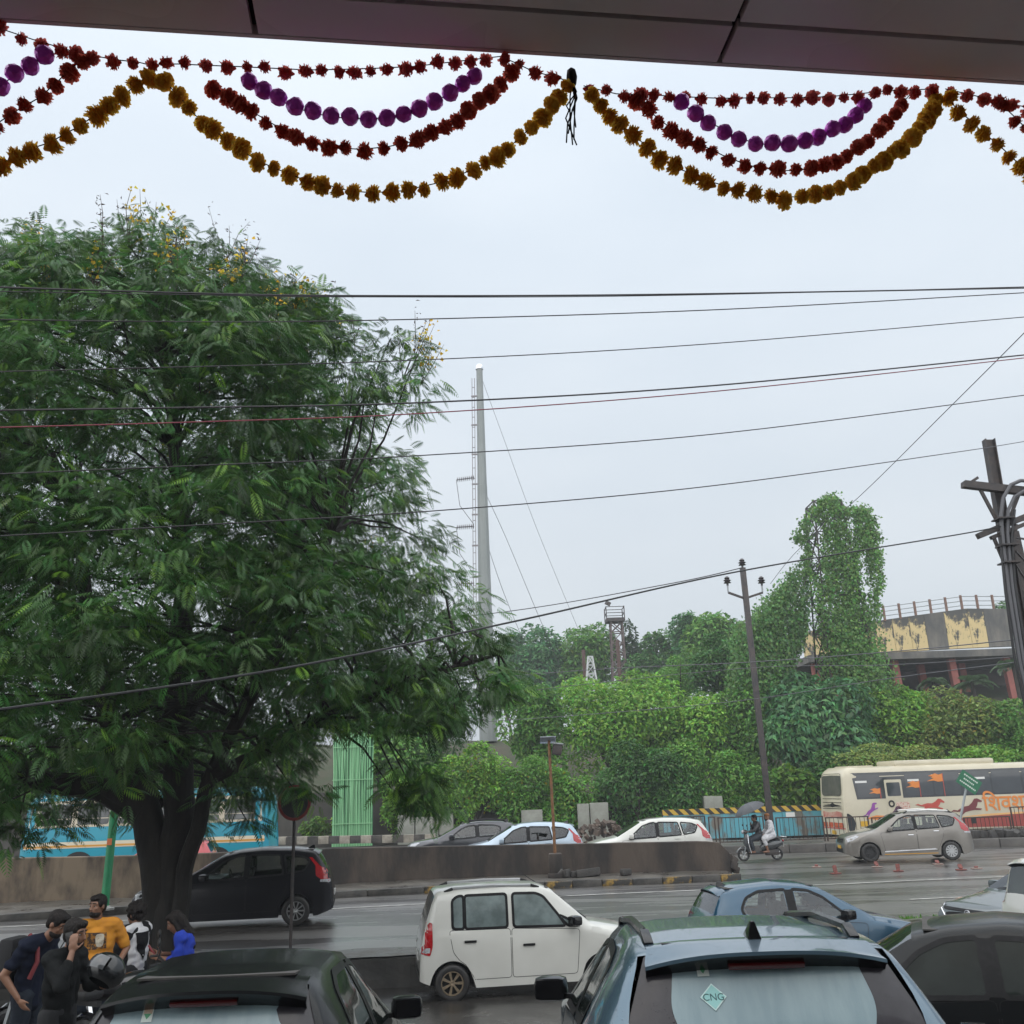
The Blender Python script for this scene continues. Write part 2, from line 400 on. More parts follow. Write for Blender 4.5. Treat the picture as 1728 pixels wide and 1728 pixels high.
MB().box((1.9, -1.1, .07), (9.0, 2.2, .05)).build('joint_backing', mat('black_sealant', (.01, .01, .011), rough=.6), can)
CW = mat('beige_shopfront_wall', (.34, .31, .27), (.28, .26, .23), scale=1.5, rough=.7)
MB().box((1.9, -3.3, .095), (14.0, 2.4, .05)).build('joint_backing', SOFF, can)
for k in range(7):      # the building the canopy belongs to, behind the viewer
    MB().box((-5 + k * 2.3, -4.6, .4), (2.28, .3, 9.4)).build('rear_wall', CW, can)
    MB().box((-5 + k * 2.3, -4.43, -2.4), (1.9, .06, 2.6)).build('shop_window', mat('dark_shop_glass', (.03, .035, .04), rough=.06, coat=.5), can)
MB().box((1.9, .004, .16), (9.0, .012, .30)).build('fascia', SOFF, can)

GARL = {
    's0_red': [(-0.069, 0.018), (-0.007, -0.0), (0.087, -0.032), (0.196, -0.063), (0.289, -0.079), (0.359, -0.084), (0.401, -0.094)],
    's0_purple': [(-0.04, -0.225), (0.014, -0.184), (0.047, -0.148), (0.087, -0.107), (0.121, -0.068)],
    's0_rust': [(-0.026, -0.335), (0.027, -0.294), (0.06, -0.261), (0.114, -0.215), (0.153, -0.165), (0.186, -0.115), (0.216, -0.084)],
    's0_yellow': [(-0.012, -0.452), (0.042, -0.425), (0.075, -0.4), (0.115, -0.37), (0.157, -0.35), (0.191, -0.321), (0.218, -0.301), (0.259, -0.261), (0.301, -0.221), (0.336, -0.181), (0.371, -0.141), (0.402, -0.11)],
    's1_red': [(0.413, -0.086), (0.459, -0.082), (0.529, -0.081), (0.616, -0.079), (0.711, -0.078), (0.807, -0.077), (0.903, -0.068), (1.001, -0.057), (1.1, -0.044), (1.183, -0.026), (1.268, -0.008), (1.344, 0.008), (1.383, -0.01), (1.428, -0.033), (1.479, -0.048), (1.53, -0.061)],
    's1_purple': [(0.636, -0.113), (0.69, -0.157), (0.774, -0.204), (0.874, -0.228), (0.978, -0.226), (1.026, -0.219), (1.116, -0.182), (1.207, -0.123), (1.275, -0.052)],
    's1_rust': [(0.54, -0.139), (0.581, -0.165), (0.653, -0.217), (0.734, -0.269), (0.813, -0.308), (0.9, -0.325), (0.955, -0.326), (1.027, -0.313), (1.099, -0.291), (1.156, -0.257), (1.231, -0.194), (1.298, -0.133), (1.35, -0.073), (1.382, -0.03)],
    's1_yellow': [(0.419, -0.132), (0.466, -0.182), (0.516, -0.245), (0.588, -0.306), (0.66, -0.361), (0.715, -0.392), (0.793, -0.424), (0.856, -0.439), (0.926, -0.458), (0.988, -0.46), (1.067, -0.45), (1.163, -0.42), (1.252, -0.376), (1.335, -0.32), (1.395, -0.258), (1.456, -0.186), (1.51, -0.113), (1.534, -0.07)],
    's2_red': [(1.58, -0.077), (1.674, -0.098), (1.77, -0.095), (1.867, -0.095), (1.982, -0.093), (2.082, -0.085), (2.21, -0.076), (2.321, -0.065), (2.416, -0.048), (2.512, -0.031), (2.656, -0.015)],
    's2_purple': [(1.848, -0.106), (1.89, -0.138), (1.927, -0.173), (1.973, -0.194), (2.014, -0.222), (2.065, -0.239), (2.118, -0.246), (2.163, -0.243), (2.219, -0.226), (2.266, -0.207), (2.314, -0.183), (2.355, -0.156), (2.396, -0.121), (2.429, -0.083), (2.461, -0.056)],
    's2_rust': [(1.718, -0.099), (1.751, -0.127), (1.791, -0.175), (1.836, -0.212), (1.872, -0.24), (1.931, -0.266), (1.972, -0.288), (2.014, -0.305), (2.065, -0.322), (2.153, -0.329), (2.234, -0.319), (2.31, -0.285), (2.379, -0.241), (2.453, -0.175), (2.519, -0.109), (2.576, -0.042)],
    's2_yellow': [(1.592, -0.087), (1.628, -0.145), (1.668, -0.193), (1.701, -0.224), (1.733, -0.252), (1.765, -0.286), (1.797, -0.313), (1.838, -0.34), (1.871, -0.352), (1.921, -0.375), (2.005, -0.4), (2.081, -0.415), (2.169, -0.415), (2.259, -0.397), (2.335, -0.363), (2.415, -0.309), (2.498, -0.244), (2.573, -0.178), (2.632, -0.101), (2.666, -0.036)],
    's3_red': [(2.695, -0.012), (2.759, -0.025), (2.815, -0.036), (2.871, -0.048), (2.942, -0.06), (3.04, -0.076)],
    's3_rust': [(2.861, -0.048), (2.9, -0.095), (2.928, -0.132), (3.011, -0.215)],
    's3_yellow': [(2.692, -0.03), (2.72, -0.085), (2.761, -0.125), (2.791, -0.165), (2.824, -0.194), (2.855, -0.23), (2.898, -0.283), (2.983, -0.35)],
    'tassel': [(1.547, -0.049), (1.549, -0.12), (1.528, -0.201), (1.535, -0.266)],
}
def flower_mesh(seed, petals, rings, r, thick, jag):
    """pompon of ragged cupped petals threaded on the local x axis"""
    rnd = random.Random(seed); b = MB()
    for k in range(rings):
        t = k / (rings - 1)                       # back to front
        rr = r * (.55 + .45 * math.sin(PI * (.15 + .75 * t))) ; x0 = thick * (t - .5)
        for i in range(petals):
            q = 2 * PI * (i + .5 * k + rnd.uniform(-.25, .25)) / petals
            R1 = rr * rnd.uniform(1 - jag, 1 + jag); wd = PI / petals * rnd.uniform(.9, 1.35)
            dx = thick * rnd.uniform(-.16, .3)
            c, s_ = math.cos(q), math.sin(q)
            def pt(rad, off, x): return (x, rad * math.cos(q + off), rad * math.sin(q + off))
            b.add([pt(r * .12, 0, x0 - .1 * thick), pt(R1 * .80, -wd * 1.25, x0), pt(R1 * .98, -wd * .85, x0 + dx), pt(R1 * 1.0, 0, x0 + dx * 1.15), pt(R1 * .98, wd * .85, x0 + dx), pt(R1 * .8, wd * 1.25, x0)],
                  [(0, 1, 2, 3), (0, 3, 4, 5)])
    b.tube([(-thick * .95, 0, 0), (-thick * .55, 0, 0), (-thick * .2, 0, 0), (thick * .35, 0, 0), (thick * .6, 0, 0)], [r * .1, r * .40, r * .62, r * .62, r * .3], 9)
    return b.mesh('flower')
def bead_mesh(seed):
    bm = bmesh.new(); bmesh.ops.create_icosphere(bm, subdivisions=2, radius=.0245)
    rnd = random.Random(seed)
    for v in bm.verts: v.co *= rnd.uniform(.94, 1.05)
    me = bpy.data.meshes.new('bead'); bm.to_mesh(me); bm.free(); return me
FM = {'red': mat('dusty_red_petals', (.60, .14, .13), (.68, .19, .15), scale=30, rough=.8, trans=.7),
      'rust': mat('rust_red_petals', (.72, .19, .12), (.62, .14, .11), scale=30, rough=.8, trans=.7),
      'yellow': mat('marigold_yellow_petals', (.92, .62, .10), (.80, .50, .07), scale=30, rough=.8, trans=.7),
      'purple': mat('purple_foil', (.85, .10, .85), (.62, .06, .68), scale=25, rough=.32, metal=.15)}
FMESH = {'red': [flower_mesh(s, 12, 4, .0220, .024, .02) for s in range(5)],
         'rust': [flower_mesh(20 + s, 13, 5, .0255, .028, .02) for s in range(5)],
         'yellow': [flower_mesh(40 + s, 15, 6, .0275, .028, .05) for s in range(6)],
         'purple': [bead_mesh(s) for s in range(4)]}
for k, ms in FMESH.items():
    for me in ms: me.materials.append(FM[k])
THREAD = mat('dark_thread', (.02, .014, .014), rough=.9)
def gp(u, dz): return E0 + ED * u + EN * .02 + Vector((0, 0, ZS + dz))
where = {'s0': 'of the cut-off swag at the left edge', 's1': 'of the wide swag left of the tassel', 's2': 'of the swag right of the tassel', 's3': 'of the cut-off swag at the right edge'}
what = {'red': 'top string of small dusty red flowers', 'rust': 'hanging string of rust red flowers', 'yellow': 'lowest string of yellow marigold flowers', 'purple': 'string of shiny purple foil balls'}
random.seed(21)
for key, pts in GARL.items():
    if key == 'tassel': continue
    sw, kd = key.split('_')
    P = [gp(*p) for p in pts]
    root = empty('flower_garland' if kd != 'purple' else 'bead_garland', P[0], 0, what[kd] + ' ' + where[sw], 'garland', 'garland strings under the canopy')
    # resample along the curve
    seg = [(b_ - a_).length for a_, b_ in zip(P, P[1:])]; tot = sum(seg)
    def along(s):
        for a_, b_, l in zip(P, P[1:], seg):
            if s <= l: return a_.lerp(b_, s / l), (b_ - a_).normalized()
            s -= l
        return P[-1], (P[-1] - P[-2]).normalized()
    step = {'red': .049, 'rust': .0465, 'yellow': .0465, 'purple': .0495}[kd]
    th = MB().tube([p - P[0] for p in P], .0016, 5); th.build('thread', THREAD, root)
    s = step * .4
    while s < tot:
        p, d = along(s)
        me = random.choice(FMESH[kd])
        o = bpy.data.objects.new('bead' if kd == 'purple' else 'flower', me); COL.objects.link(o); o.parent = root
        o.location = p - P[0] + Vector((0, random.uniform(-.008, .008), random.uniform(-.006, .004) - (.004 if kd != 'purple' else 0)))
        ax = d if random.random() < .55 else -d
        q = ax.to_track_quat('X', 'Z').to_euler()
        o.rotation_euler = (random.uniform(0, 6.28), q.y + random.uniform(-.3, .3), q.z + random.uniform(-.35, .35))
        sc = random.uniform(.80, 1.12) if kd != 'purple' else random.uniform(.96, 1.06); sz = 1 if kd == 'purple' else random.uniform(.75, 1.15)
        o.scale = (sc * sz, sc, sc)
        s += step * random.uniform(.82, 1.16) if kd != 'purple' else step * random.uniform(.95, 1.04)
T = [gp(*p) for p in GARL['tassel']]; random.seed(2)
tr = empty('tassel', T[0], 0, 'dark knotted thread tassel hanging where two swags meet', 'tassel')
b = MB()
for k in range(7):
    j = lambda a: Vector((random.uniform(-a, a), random.uniform(-a, a), random.uniform(-a, a)))
    fr = random.uniform(.5, 1.0) if k > 2 else 1
    b.tube([T[0] - T[0] + j(.004), (T[1] - T[0]) * .9 + j(.011), (T[2] - T[0]) * fr + j(.018), (T[3] - T[0]) * fr + j(.015)], .0022, 5)
b.build('threads', THREAD, tr)
MB().lathe([(.004, .03), (.013, .02), (.016, .0), (.012, -.025), (.005, -.04)], 9).build('knot', THREAD, tr, smooth=True)
# ================================================================ foliage
CAMP = Vector((0, 0, 2.78))
def at(x, y, Y):
    """world point at depth Y seen at photograph pixel (x, y): used to read positions off the photograph"""
    d = _f + _rt * ((x - 864) / 1597) + _up * ((864 - y) / 1597)
    return CAMP + d * (Y / d.y)

def np_mesh(name, verts, quads, cols=None):
    me = bpy.data.meshes.new(name)
    nv, nf = len(verts), len(quads)
    me.vertices.add(nv); me.vertices.foreach_set('co', verts.astype(np.float32).ravel())
    me.loops.add(nf * 4); me.loops.foreach_set('vertex_index', quads.astype(np.int32).ravel())
    me.polygons.add(nf); me.polygons.foreach_set('loop_start', np.arange(nf, dtype=np.int32) * 4)
    me.update(calc_edges=True); me.validate()
    if cols is not None:
        a = me.attributes.new('tone', 'FLOAT_COLOR', 'FACE')
        a.data.foreach_set('color', np.c_[cols, np.ones(len(cols))].astype(np.float32).ravel())
    return me

def unit(a): return a / np.maximum(np.linalg.norm(a, axis=1, keepdims=True), 1e-9)

def leaf_quads(pos, axis, nrm, length, width, fold=.25):
    """one folded diamond leaf for each row"""
    axis = unit(axis); side = unit(np.cross(axis, nrm)); up = np.cross(side, axis)
    L, W = length[:, None], width[:, None]
    mid = pos + axis * L * .45
    v = np.stack([pos, mid + side * W * .5 + up * W * fold, pos + axis * L - up * L * .12, mid - side * W * .5 + up * W * fold], 1).reshape(-1, 3)
    q = np.arange(len(v)).reshape(-1, 4)
    return v, q

LEAFM = mat('leaf_surface', (1, 1, 1), rough=.45, attr='tone', trans=.33, spec=.4)
LEAFW = mat('wet_dark_leaf_surface', (1, 1, 1), rough=.38, attr='tone', trans=.40, spec=.45)
BARK = mat('wet_dark_bark', (.024, .020, .017), (.008, .007, .006), scale=6, rough=.65, spec=.3, bump=1.0, bscale=14, stretch=(1, 1, .25))
BARK2 = mat('grey_bark', (.06, .05, .04), (.03, .026, .02), scale=5, rough=.8, bump=.7, bscale=14, stretch=(1, 1, .3))

def blob_leaves(rng, c, rad, n, lobes, size, asp=.45, flat=.0, droop=.25, shell=.25):
    """leaf positions on a cluster of lobes filling an ellipsoid"""
    c = np.array(c, float); rad = np.array(rad, float)
    lc = unit(rng.normal(size=(lobes, 3))) * (rng.random((lobes, 1)) ** .4) * .72
    lc[:, 2] = lc[:, 2] * .9
    lr = rng.uniform(.26, .46, lobes)
    k = rng.integers(0, lobes, n)
    d = unit(rng.normal(size=(n, 3)) + np.array([0, -.25, .25]))
    rr = lr[k][:, None] * (1 - shell * rng.random((n, 1)) ** 1.5)
    p = (lc[k] + d * rr)
    pos = c + p * rad
    nrm = unit(d * .6 + np.array([0, 0, .7]) + rng.normal(size=(n, 3)) * .45)
    ax = unit(np.cross(nrm, rng.normal(size=(n, 3)))) + d * .5 + np.array([0, 0, -droop])
    ln = size * rng.uniform(.65, 1.3, n)
    shade = rng.uniform(.75, 1.25, lobes)[k]
    return pos, ax, nrm, ln, ln * asp * rng.uniform(.8, 1.2, n), shade

def tones(rng, n, base, var=.3, shade=None, accent=None, acc=.0):
    base = np.array(base, float)
    c = base * rng.uniform(1 - var, 1 + var, (n, 1)) * np.array([1, 1, 1]) * (1 + rng.normal(size=(n, 3)) * [.16, .07, .14])
    if shade is not None: c = c * shade[:, None]
    if accent is not None and acc > 0:
        m = rng.random(n) < acc; c[m] = np.array(accent) * rng.uniform(.7, 1.2, (m.sum(), 1))
    return np.clip(c, .003, .9)

def tree(name, label, c, rad, n, size, base, seed, lobes=16, trunk=True, group=None, asp=.45, droop=.25, accent=None, acc=.0, gz=None, var=.3, shell=.28):
    """a background tree or shrub: crown of separate leaves on lobes, trunk with limbs reaching into it"""
    rng = np.random.default_rng(seed); random.seed(seed)
    c = Vector(c); z0 = bank_z(c.x, c.y) if gz is None else gz
    root = empty(name, (c.x, c.y, z0), 0, label, 'tree' if 'tree' in name or 'palm' in name else 'shrub', group)
    cc = (0, 0, c.z - z0)
    pos, ax, nrm, ln, wd, sh = blob_leaves(rng, cc, rad, n, lobes, size, asp, droop=droop, shell=shell)
    keep = pos[:, 2] > .05
    pos, ax, nrm, ln, wd, sh = [a[keep] for a in (pos, ax, nrm, ln, wd, sh)]
    v, q = leaf_quads(pos, ax, nrm, ln, wd)
    link('crown', np_mesh('crown', v, q, tones(rng, len(q), base, var, sh, accent, acc)), LEAFM, root)
    if trunk:
        b = MB(); h = c.z - z0; r = max(.06, min(rad) * .07)
        b.tube([(0, 0, -.2), (.04 * h, 0, h * .3), (-.03 * h, .02 * h, h * .65), (0, 0, h)], [r * 1.4, r, r * .8, r * .4], 7)
        for i in range(6):
            q_ = i * 2.4; s = .35 + .09 * i
            e = Vector((math.cos(q_) * rad[0] * .6, math.sin(q_) * rad[1] * .6, h + rad[2] * random.uniform(-.3, .5)))
            b.tube([(0, 0, h * s), Vector((0, 0, h * s)).lerp(e, .55) + Vector((0, 0, .1 * h)), e], [r * .6, r * .4, r * .15], 5)
        b.build('trunk', BARK2, root, smooth=True)
    return root

# ---------------------------------------------------------------- the big copperpod-like tree by the road
rng = np.random.default_rng(77); random.seed(77)
TB = Vector((-6.15, 17.05, -.35)); AX = np.array([-7.25, 17.0])
PZ = np.array([1.9, 2.6, 3.4, 4.6, 6.0, 7.6, 9.3, 10.7, 11.8, 12.7, 13.4])
PR = np.array([4.6, 5.6, 6.3, 6.5, 6.0, 5.75, 5.4, 4.8, 3.7, 2.5, 1.0])
clumps = []
tries = 0
while len(clumps) < 1330 and tries < 30000:
    tries += 1
    z = rng.uniform(1.9, 13.3); a = rng.uniform(0, 2 * PI)
    Rz = np.interp(z, PZ, PR) * (1 + .20 * noise.noise(Vector((math.cos(a) * 2.2, math.sin(a) * 2.2, z * .45))) )
    if rng.random() > Rz / 7.2: continue
    f = rng.random() ** .38
    if f < (.45 if z > 6 else .28): continue
    if z < 3.3 and f < .55 + .25 * (3.6 - z) / 1.6: continue
    if z < 2.7 and rng.random() < .55: continue
    x, y = AX[0] + Rz * f * math.cos(a) * .97, AX[1] + Rz * f * math.sin(a) * .85
    if z < 4.25 and x > -4.6: continue                            # nothing hangs before the bamboo screen
    if z < 2.9 and (x < -8.6 or -6.2 < x < -2.4) and y < 17: continue        # the view under the crown stays open
    if z < 3.4 and -9.3 < x < -2.6 and y < 17 and rng.random() < .6: continue
    clumps.append((x, y, z, f, a))
# low boughs hanging below the rest
for px, py, Y in [(700, 1340, 16), (735, 1370, 16.2), (660, 1330, 15.5), (720, 1310, 15.7), (30, 1390, 15), (70, 1400, 15.2), (20, 1350, 15), (100, 1370, 15.5), (45, 1320, 15), (400, 1350, 16.5), (420, 1390, 16.6), (370, 1340, 16.5), (495, 1330, 16), (520, 1340, 15.7), (860, 1150, 16.2), (830, 1130, 16), (845, 1180, 16), (800, 1090, 16), (820, 1080, 16), (0, 1410, 15), (860, 1165, 15.8), (800, 1180, 16), (690, 1355, 16), (710, 1365, 16), (500, 1235, 15.4), (540, 1228, 15.4), (580, 1222, 15.4), (620, 1218, 15.4), (660, 1212, 15.4), (700, 1205, 15.5), (740, 1200, 15.6), (640, 1235, 15.3), (690, 1230, 15.4), (730, 1225, 15.5), (770, 1215, 15.6), (430, 1265, 15.6), (460, 1250, 15.5), (670, 1300, 15.6), (700, 1310, 15.6), (730, 1330, 15.8), (810, 1160, 15.8), (840, 1140, 16), (520, 1215, 15.8), (560, 1205, 15.8), (600, 1190, 15.7), (640, 1180, 15.8), (680, 1165, 15.8), (720, 1155, 15.9), (560, 1180, 15.5), (640, 1150, 15.6), (700, 1130, 15.8), (760, 1140, 16), (480, 1225, 15.6), (440, 1240, 15.8), (780, 1170, 16), (690, 580, 16), (660, 570, 16), (640, 600, 16), (600, 560, 16), (570, 540, 16), (700, 610, 16), (680, 640, 16), (620, 640, 16), (700, 690, 16), (550, 500, 16), (520, 500, 16), (600, 620, 15.5), (560, 580, 15.5), (640, 660, 15.5), (710, 650, 16)]:
    p = at(px, py, Y); clumps.append((p.x, p.y, p.z, 1.05, math.atan2(p.y - AX[1], p.x - AX[0])))
clumps = np.array(clumps)
FP, FA, FN, FL, FC = [], [], [], [], []
green = np.array([.052, .130, .030])
for (x, y, z, f, a) in clumps:
    n = int(rng.uniform(34, 52)); small = f > 1
    if small: n = 30
    outd = np.array([math.cos(a), math.sin(a), 0.0])
    d = unit(rng.normal(size=(n, 3)) * [1, 1, .6] + outd * .40 + [0, 0, .20])
    cr_ = (.42 if small else .74) * rng.uniform(.7, 1.25)
    p = np.array([x, y, z]) + d * cr_ * rng.uniform(.2, 1.0, (n, 1)) ** .7 * [1, 1, .7]
    ax = unit(d * [1, 1, .5] + [0, 0, -.50] + rng.normal(size=(n, 3)) * .45)
    up = unit(np.array([0, 0, 1.0]) + d * .4 + rng.normal(size=(n, 3)) * .28)
    tone = rng.uniform(.55, 1.55)
    c = green * tone * rng.uniform(.75, 1.25, (n, 1)) * (1 + rng.normal(size=(n, 3)) * [.15, .06, .15])
    young = rng.random(n) < (.035 + (.06 if f > .93 else 0))
    c[young] = np.array([.17, .34, .04]) * rng.uniform(.6, 1.1, (young.sum(), 1))
    FP.append(p); FA.append(ax); FN.append(up); FL.append(rng.uniform(.18, .35, n)); FC.append(np.clip(c, .004, 1))
FP, FA, FN, FL, FC = [np.concatenate(a) for a in (FP, FA, FN, FL, FC)]
print('fronds', len(FP))
def fronds(P, A, U, L, C, pairs=9):
    """bipinnate leaves: two rows of drooping pinnae on a bent midrib"""
    A = unit(A); S = unit(np.cross(A, U)); U = np.cross(S, A)
    V, Cc = [], []
    for k in range(pairs):
        t = (k + .6) / pairs
        base = P + A * (L * t)[:, None] - np.array([0, 0, 1.0]) * (L * .28 * t * t)[:, None]
        pl = (L * .37 * math.sin(PI * min(1, .22 + .72 * t)))[:, None]; pw = pl * .25
        for sg in (-1, 1):
            dirn = unit(S * sg + A * (.35 + .5 * t) - U * .12 - np.array([0, 0, .28]))
            wv = unit(np.cross(dirn, U))
            m = base + dirn * pl * .5
            V.append(np.stack([base, m + wv * pw * .5, base + dirn * pl - np.array([0, 0, 1]) * pl * .16, m - wv * pw * .5], 1)); Cc.append(C)
    V = np.concatenate(V).reshape(-1, 3); return V, np.arange(len(V)).reshape(-1, 4), np.concatenate(Cc)
bt = empty('copperpod_tree', TB, 0, 'huge dark green feathery tree with small yellow blossoms at the left', 'tree')
V, Q, C = fronds(FP, FA, FN, FL, FC)
crown = link('crown', np_mesh('crown', V - np.array(TB), Q, C), LEAFW, bt)

# trunk of several fused stems, then limbs towards the clumps
b = MB()
LIMBS = []
def limb(pts, rs, n=10):
    pts = [Vector(p) for p in pts]; fine, fr = [], []
    for i in range(len(pts) - 1):
        for k in range(4):
            t = k / 4; p0, p1, p2, p3 = pts[max(i - 1, 0)], pts[i], pts[i + 1], pts[min(i + 2, len(pts) - 1)]
            fine.append(.5 * ((2 * p1) + (p2 - p0) * t + (2 * p0 - 5 * p1 + 4 * p2 - p3) * t * t + (3 * p1 - p0 - 3 * p2 + p3) * t ** 3)); fr.append(rs[i] + (rs[i + 1] - rs[i]) * t)
    fine.append(pts[-1]); fr.append(rs[-1])
    LIMBS.extend(p for p, r in zip(fine, fr) if r < .24 and p.z > 3.2)
    fine = [p + Vector((noise.noise(p * 1.7), noise.noise(p * 1.7 + Vector((9, 0, 0))), 0)) * r * .35 for p, r in zip(fine, fr)]
    b.tube(fine, fr, n); return fine
O = TB
def rel(px, py, Y): return at(px, py, Y) - O
limb([rel(262, 1660, 17.1), rel(266, 1560, 17.05), rel(268, 1480, 17), rel(250, 1390, 17), rel(222, 1310, 17), rel(180, 1200, 17.3), rel(150, 1050, 17.5), rel(130, 850, 17.5)], [.36, .29, .27, .26, .23, .18, .14, .07], 14)
limb([rel(285, 1660, 17.0), rel(286, 1560, 17.0), rel(290, 1470, 17), rel(300, 1380, 16.9), rel(300, 1280, 16.8), rel(300, 1150, 16.6), rel(310, 950, 16.5), rel(290, 700, 16.5), rel(260, 520, 16.6)], [.33, .27, .26, .26, .25, .22, .17, .11, .04], 14)
limb([rel(300, 1640, 16.9), rel(304, 1560, 16.8), rel(312, 1470, 16.8), rel(338, 1380, 16.6), rel(360, 1300, 16.4), rel(420, 1180, 16), rel(500, 1050, 15.8), rel(560, 900, 15.8)], [.20, .15, .14, .13, .12, .11, .08, .04], 10)
limb([rel(240, 1370, 17), rel(170, 1330, 17), rel(80, 1320, 16.7), rel(20, 1290, 16.2), rel(-60, 1250, 16)], [.28, .22, .18, .14, .06], 10)
limb([rel(350, 1315, 16.5), rel(420, 1280, 16.2), rel(520, 1225, 16), rel(640, 1170, 16), rel(770, 1125, 16.2), rel(840, 1105, 16.2)], [.14, .12, .10, .08, .05, .02], 8)
limb([rel(250, 1360, 17), rel(200, 1250, 18.5), rel(150, 1120, 20), rel(90, 950, 21)], [.25, .2, .14, .05], 9)
limb([rel(290, 1240, 16.8), rel(360, 1130, 18.5), rel(460, 1000, 20.5), rel(520, 850, 21)], [.22, .17, .12, .05], 9)
rs_ = random.Random(4)
hubs = [rel(180, 1200, 17.3), rel(150, 1050, 17.5), rel(300, 1150, 16.6), rel(310, 950, 16.5), rel(290, 700, 16.5), rel(500, 1050, 15.8), rel(420, 1180, 16), rel(640, 1210, 16), rel(90, 950, 21), rel(520, 850, 21), rel(20, 1290, 16.2), rel(150, 1120, 20)]
hubs = LIMBS
for (x, y, z, f, a) in clumps[::2]:
    e = Vector((x, y, z)) - O
    h = min(hubs, key=lambda q: (q - e).length + max(0, q.z - e.z) * 1.2)
    m = h.lerp(e, .5) + Vector((rs_.uniform(-.3, .3), rs_.uniform(-.3, .3), rs_.uniform(0, .5)))
    b.tube([h, h.lerp(m, .5) + Vector((0, 0, .15)), m, e], [.034, .026, .02, .007], 5, cap=False)
b.build('trunk', BARK, bt, smooth=True)

# blossom spikes and dark pods standing out of the upper crown
tw, fl, flc = MB(), [], []
TWIG = mat('bare_twig', (.06, .045, .035), rough=.8)
PETAL = mat('yellow_blossom', (1, 1, 1), rough=.7, attr='tone', trans=.3)
top = [c for c in clumps if (c[2] > 10.0 and c[3] > .6) or (c[3] > .97 and c[2] > 7 and c[0] > -3.2)]
rs_.shuffle(top)
pp, pa, pn, plen, pc = [], [], [], [], []
for c in top[:75]:
    base = Vector(c[:3]) - O; a = c[4]; hi = c[2] > 9.6
    for k in range(rs_.randint(2, 5)):
        d = Vector((math.cos(a) * .5 + rs_.gauss(0, .35), math.sin(a) * .5 + rs_.gauss(0, .35), 1.0 if hi else .6)).normalized()
        L = rs_.uniform(.3, .85); e = base + d * L + Vector((0, 0, .2))
        tw.tube([base, base.lerp(e, .6) + Vector((rs_.gauss(0, .05), rs_.gauss(0, .05), 0)), e], [.009, .006, .003], 4, cap=False)
        flower = rs_.random() < .5
        for j in range(rs_.randint(5, 12)):
            s = rs_.uniform(.55, 1); p = base.lerp(e, s) + Vector((rs_.gauss(0, .07), rs_.gauss(0, .07), rs_.gauss(0, .06)))
            pp.append(p); pa.append((rs_.gauss(0, 1), rs_.gauss(0, 1), rs_.uniform(0, 1) if flower else rs_.uniform(-.2, 1))); pn.append((rs_.gauss(0, 1), rs_.gauss(0, 1) - .6, .4))
            plen.append(rs_.uniform(.055, .095) if flower else rs_.uniform(.05, .10))
            pc.append((.72 * rs_.uniform(.8, 1.1), .50 * rs_.uniform(.8, 1.1), .03) if flower else (.055, .03, .022))
tw.build('twigs', TWIG, bt).__setitem__('kind', 'stuff')
pp, pa, pn, plen, pc = map(np.array, (pp, pa, pn, plen, pc))
isf = pc[:, 0] > .2
v, q = leaf_quads(pp, pa, pn, plen, np.where(isf, plen * .95, plen * .32))
tag(link('blossom', np_mesh('blossom', v, q, pc), PETAL, bt), kind='stuff')
# ================================================================ background vegetation
G_LIGHT, G_MID, G_DARK, G_BLUE, G_OLIVE = (.21, .42, .06), (.15, .33, .06), (.09, .22, .055), (.09, .23, .085), (.19, .27, .06)
def T(name, label, px, py, wpx, hpx, Y, n, size, base, seed, dep=.75, **kw):
    """crown seen centred at (px, py), wpx by hpx in the photograph, standing at depth Y"""
    c = at(px, py, Y); k = (c - CAMP).dot(_f) / 1597
    r = (wpx * k * .5 * 1.25, wpx * k * .5 * dep, hpx * k * .5 * 1.25)
    return tree(name, label, c, r, n, size, base, seed, **kw)
gB, gF, gM = 'shrubs along the service road', 'hazy trees on the skyline', 'trees on the bank'
# skyline trees
T('skyline_tree', 'hazy round tree on the skyline just right of the steel mast', 905, 1125, 120, 150, 98, 7000, .55, G_BLUE, 1, group=gF)
T('skyline_tree', 'hazy tree left of the floodlight tower on the skyline', 995, 1130, 120, 140, 97, 7000, .55, G_MID, 2, group=gF)
T('skyline_tree', 'thin creeper-hung tree right of the floodlight tower', 1068, 1130, 44, 140, 97, 2600, .5, (.06, .12, .05), 3, group=gF, lobes=10)
T('skyline_tree', 'dark hazy tree between floodlight tower and vine-covered mound', 1120, 1120, 110, 100, 92, 5600, .5, G_DARK, 4, group=gF)
T('skyline_tree', 'tallest hazy tree left of the leaning utility pole top', 1225, 1080, 120, 130, 86, 6500, .5, G_MID, 5, group=gF)
T('skyline_tree', 'narrow hazy tree with a pointed top behind the bank', 1165, 1085, 64, 90, 88, 3500, .48, G_BLUE, 6, group=gF)
T('skyline_tree', 'low hazy tree beside the steel mast foot', 855, 1150, 90, 90, 96, 3600, .5, G_DARK, 7, group=gF)
T('skyline_tree', 'dark tree behind the far end of the old stand', 1735, 1040, 110, 70, 100, 4200, .5, G_DARK, 8, group=gF)
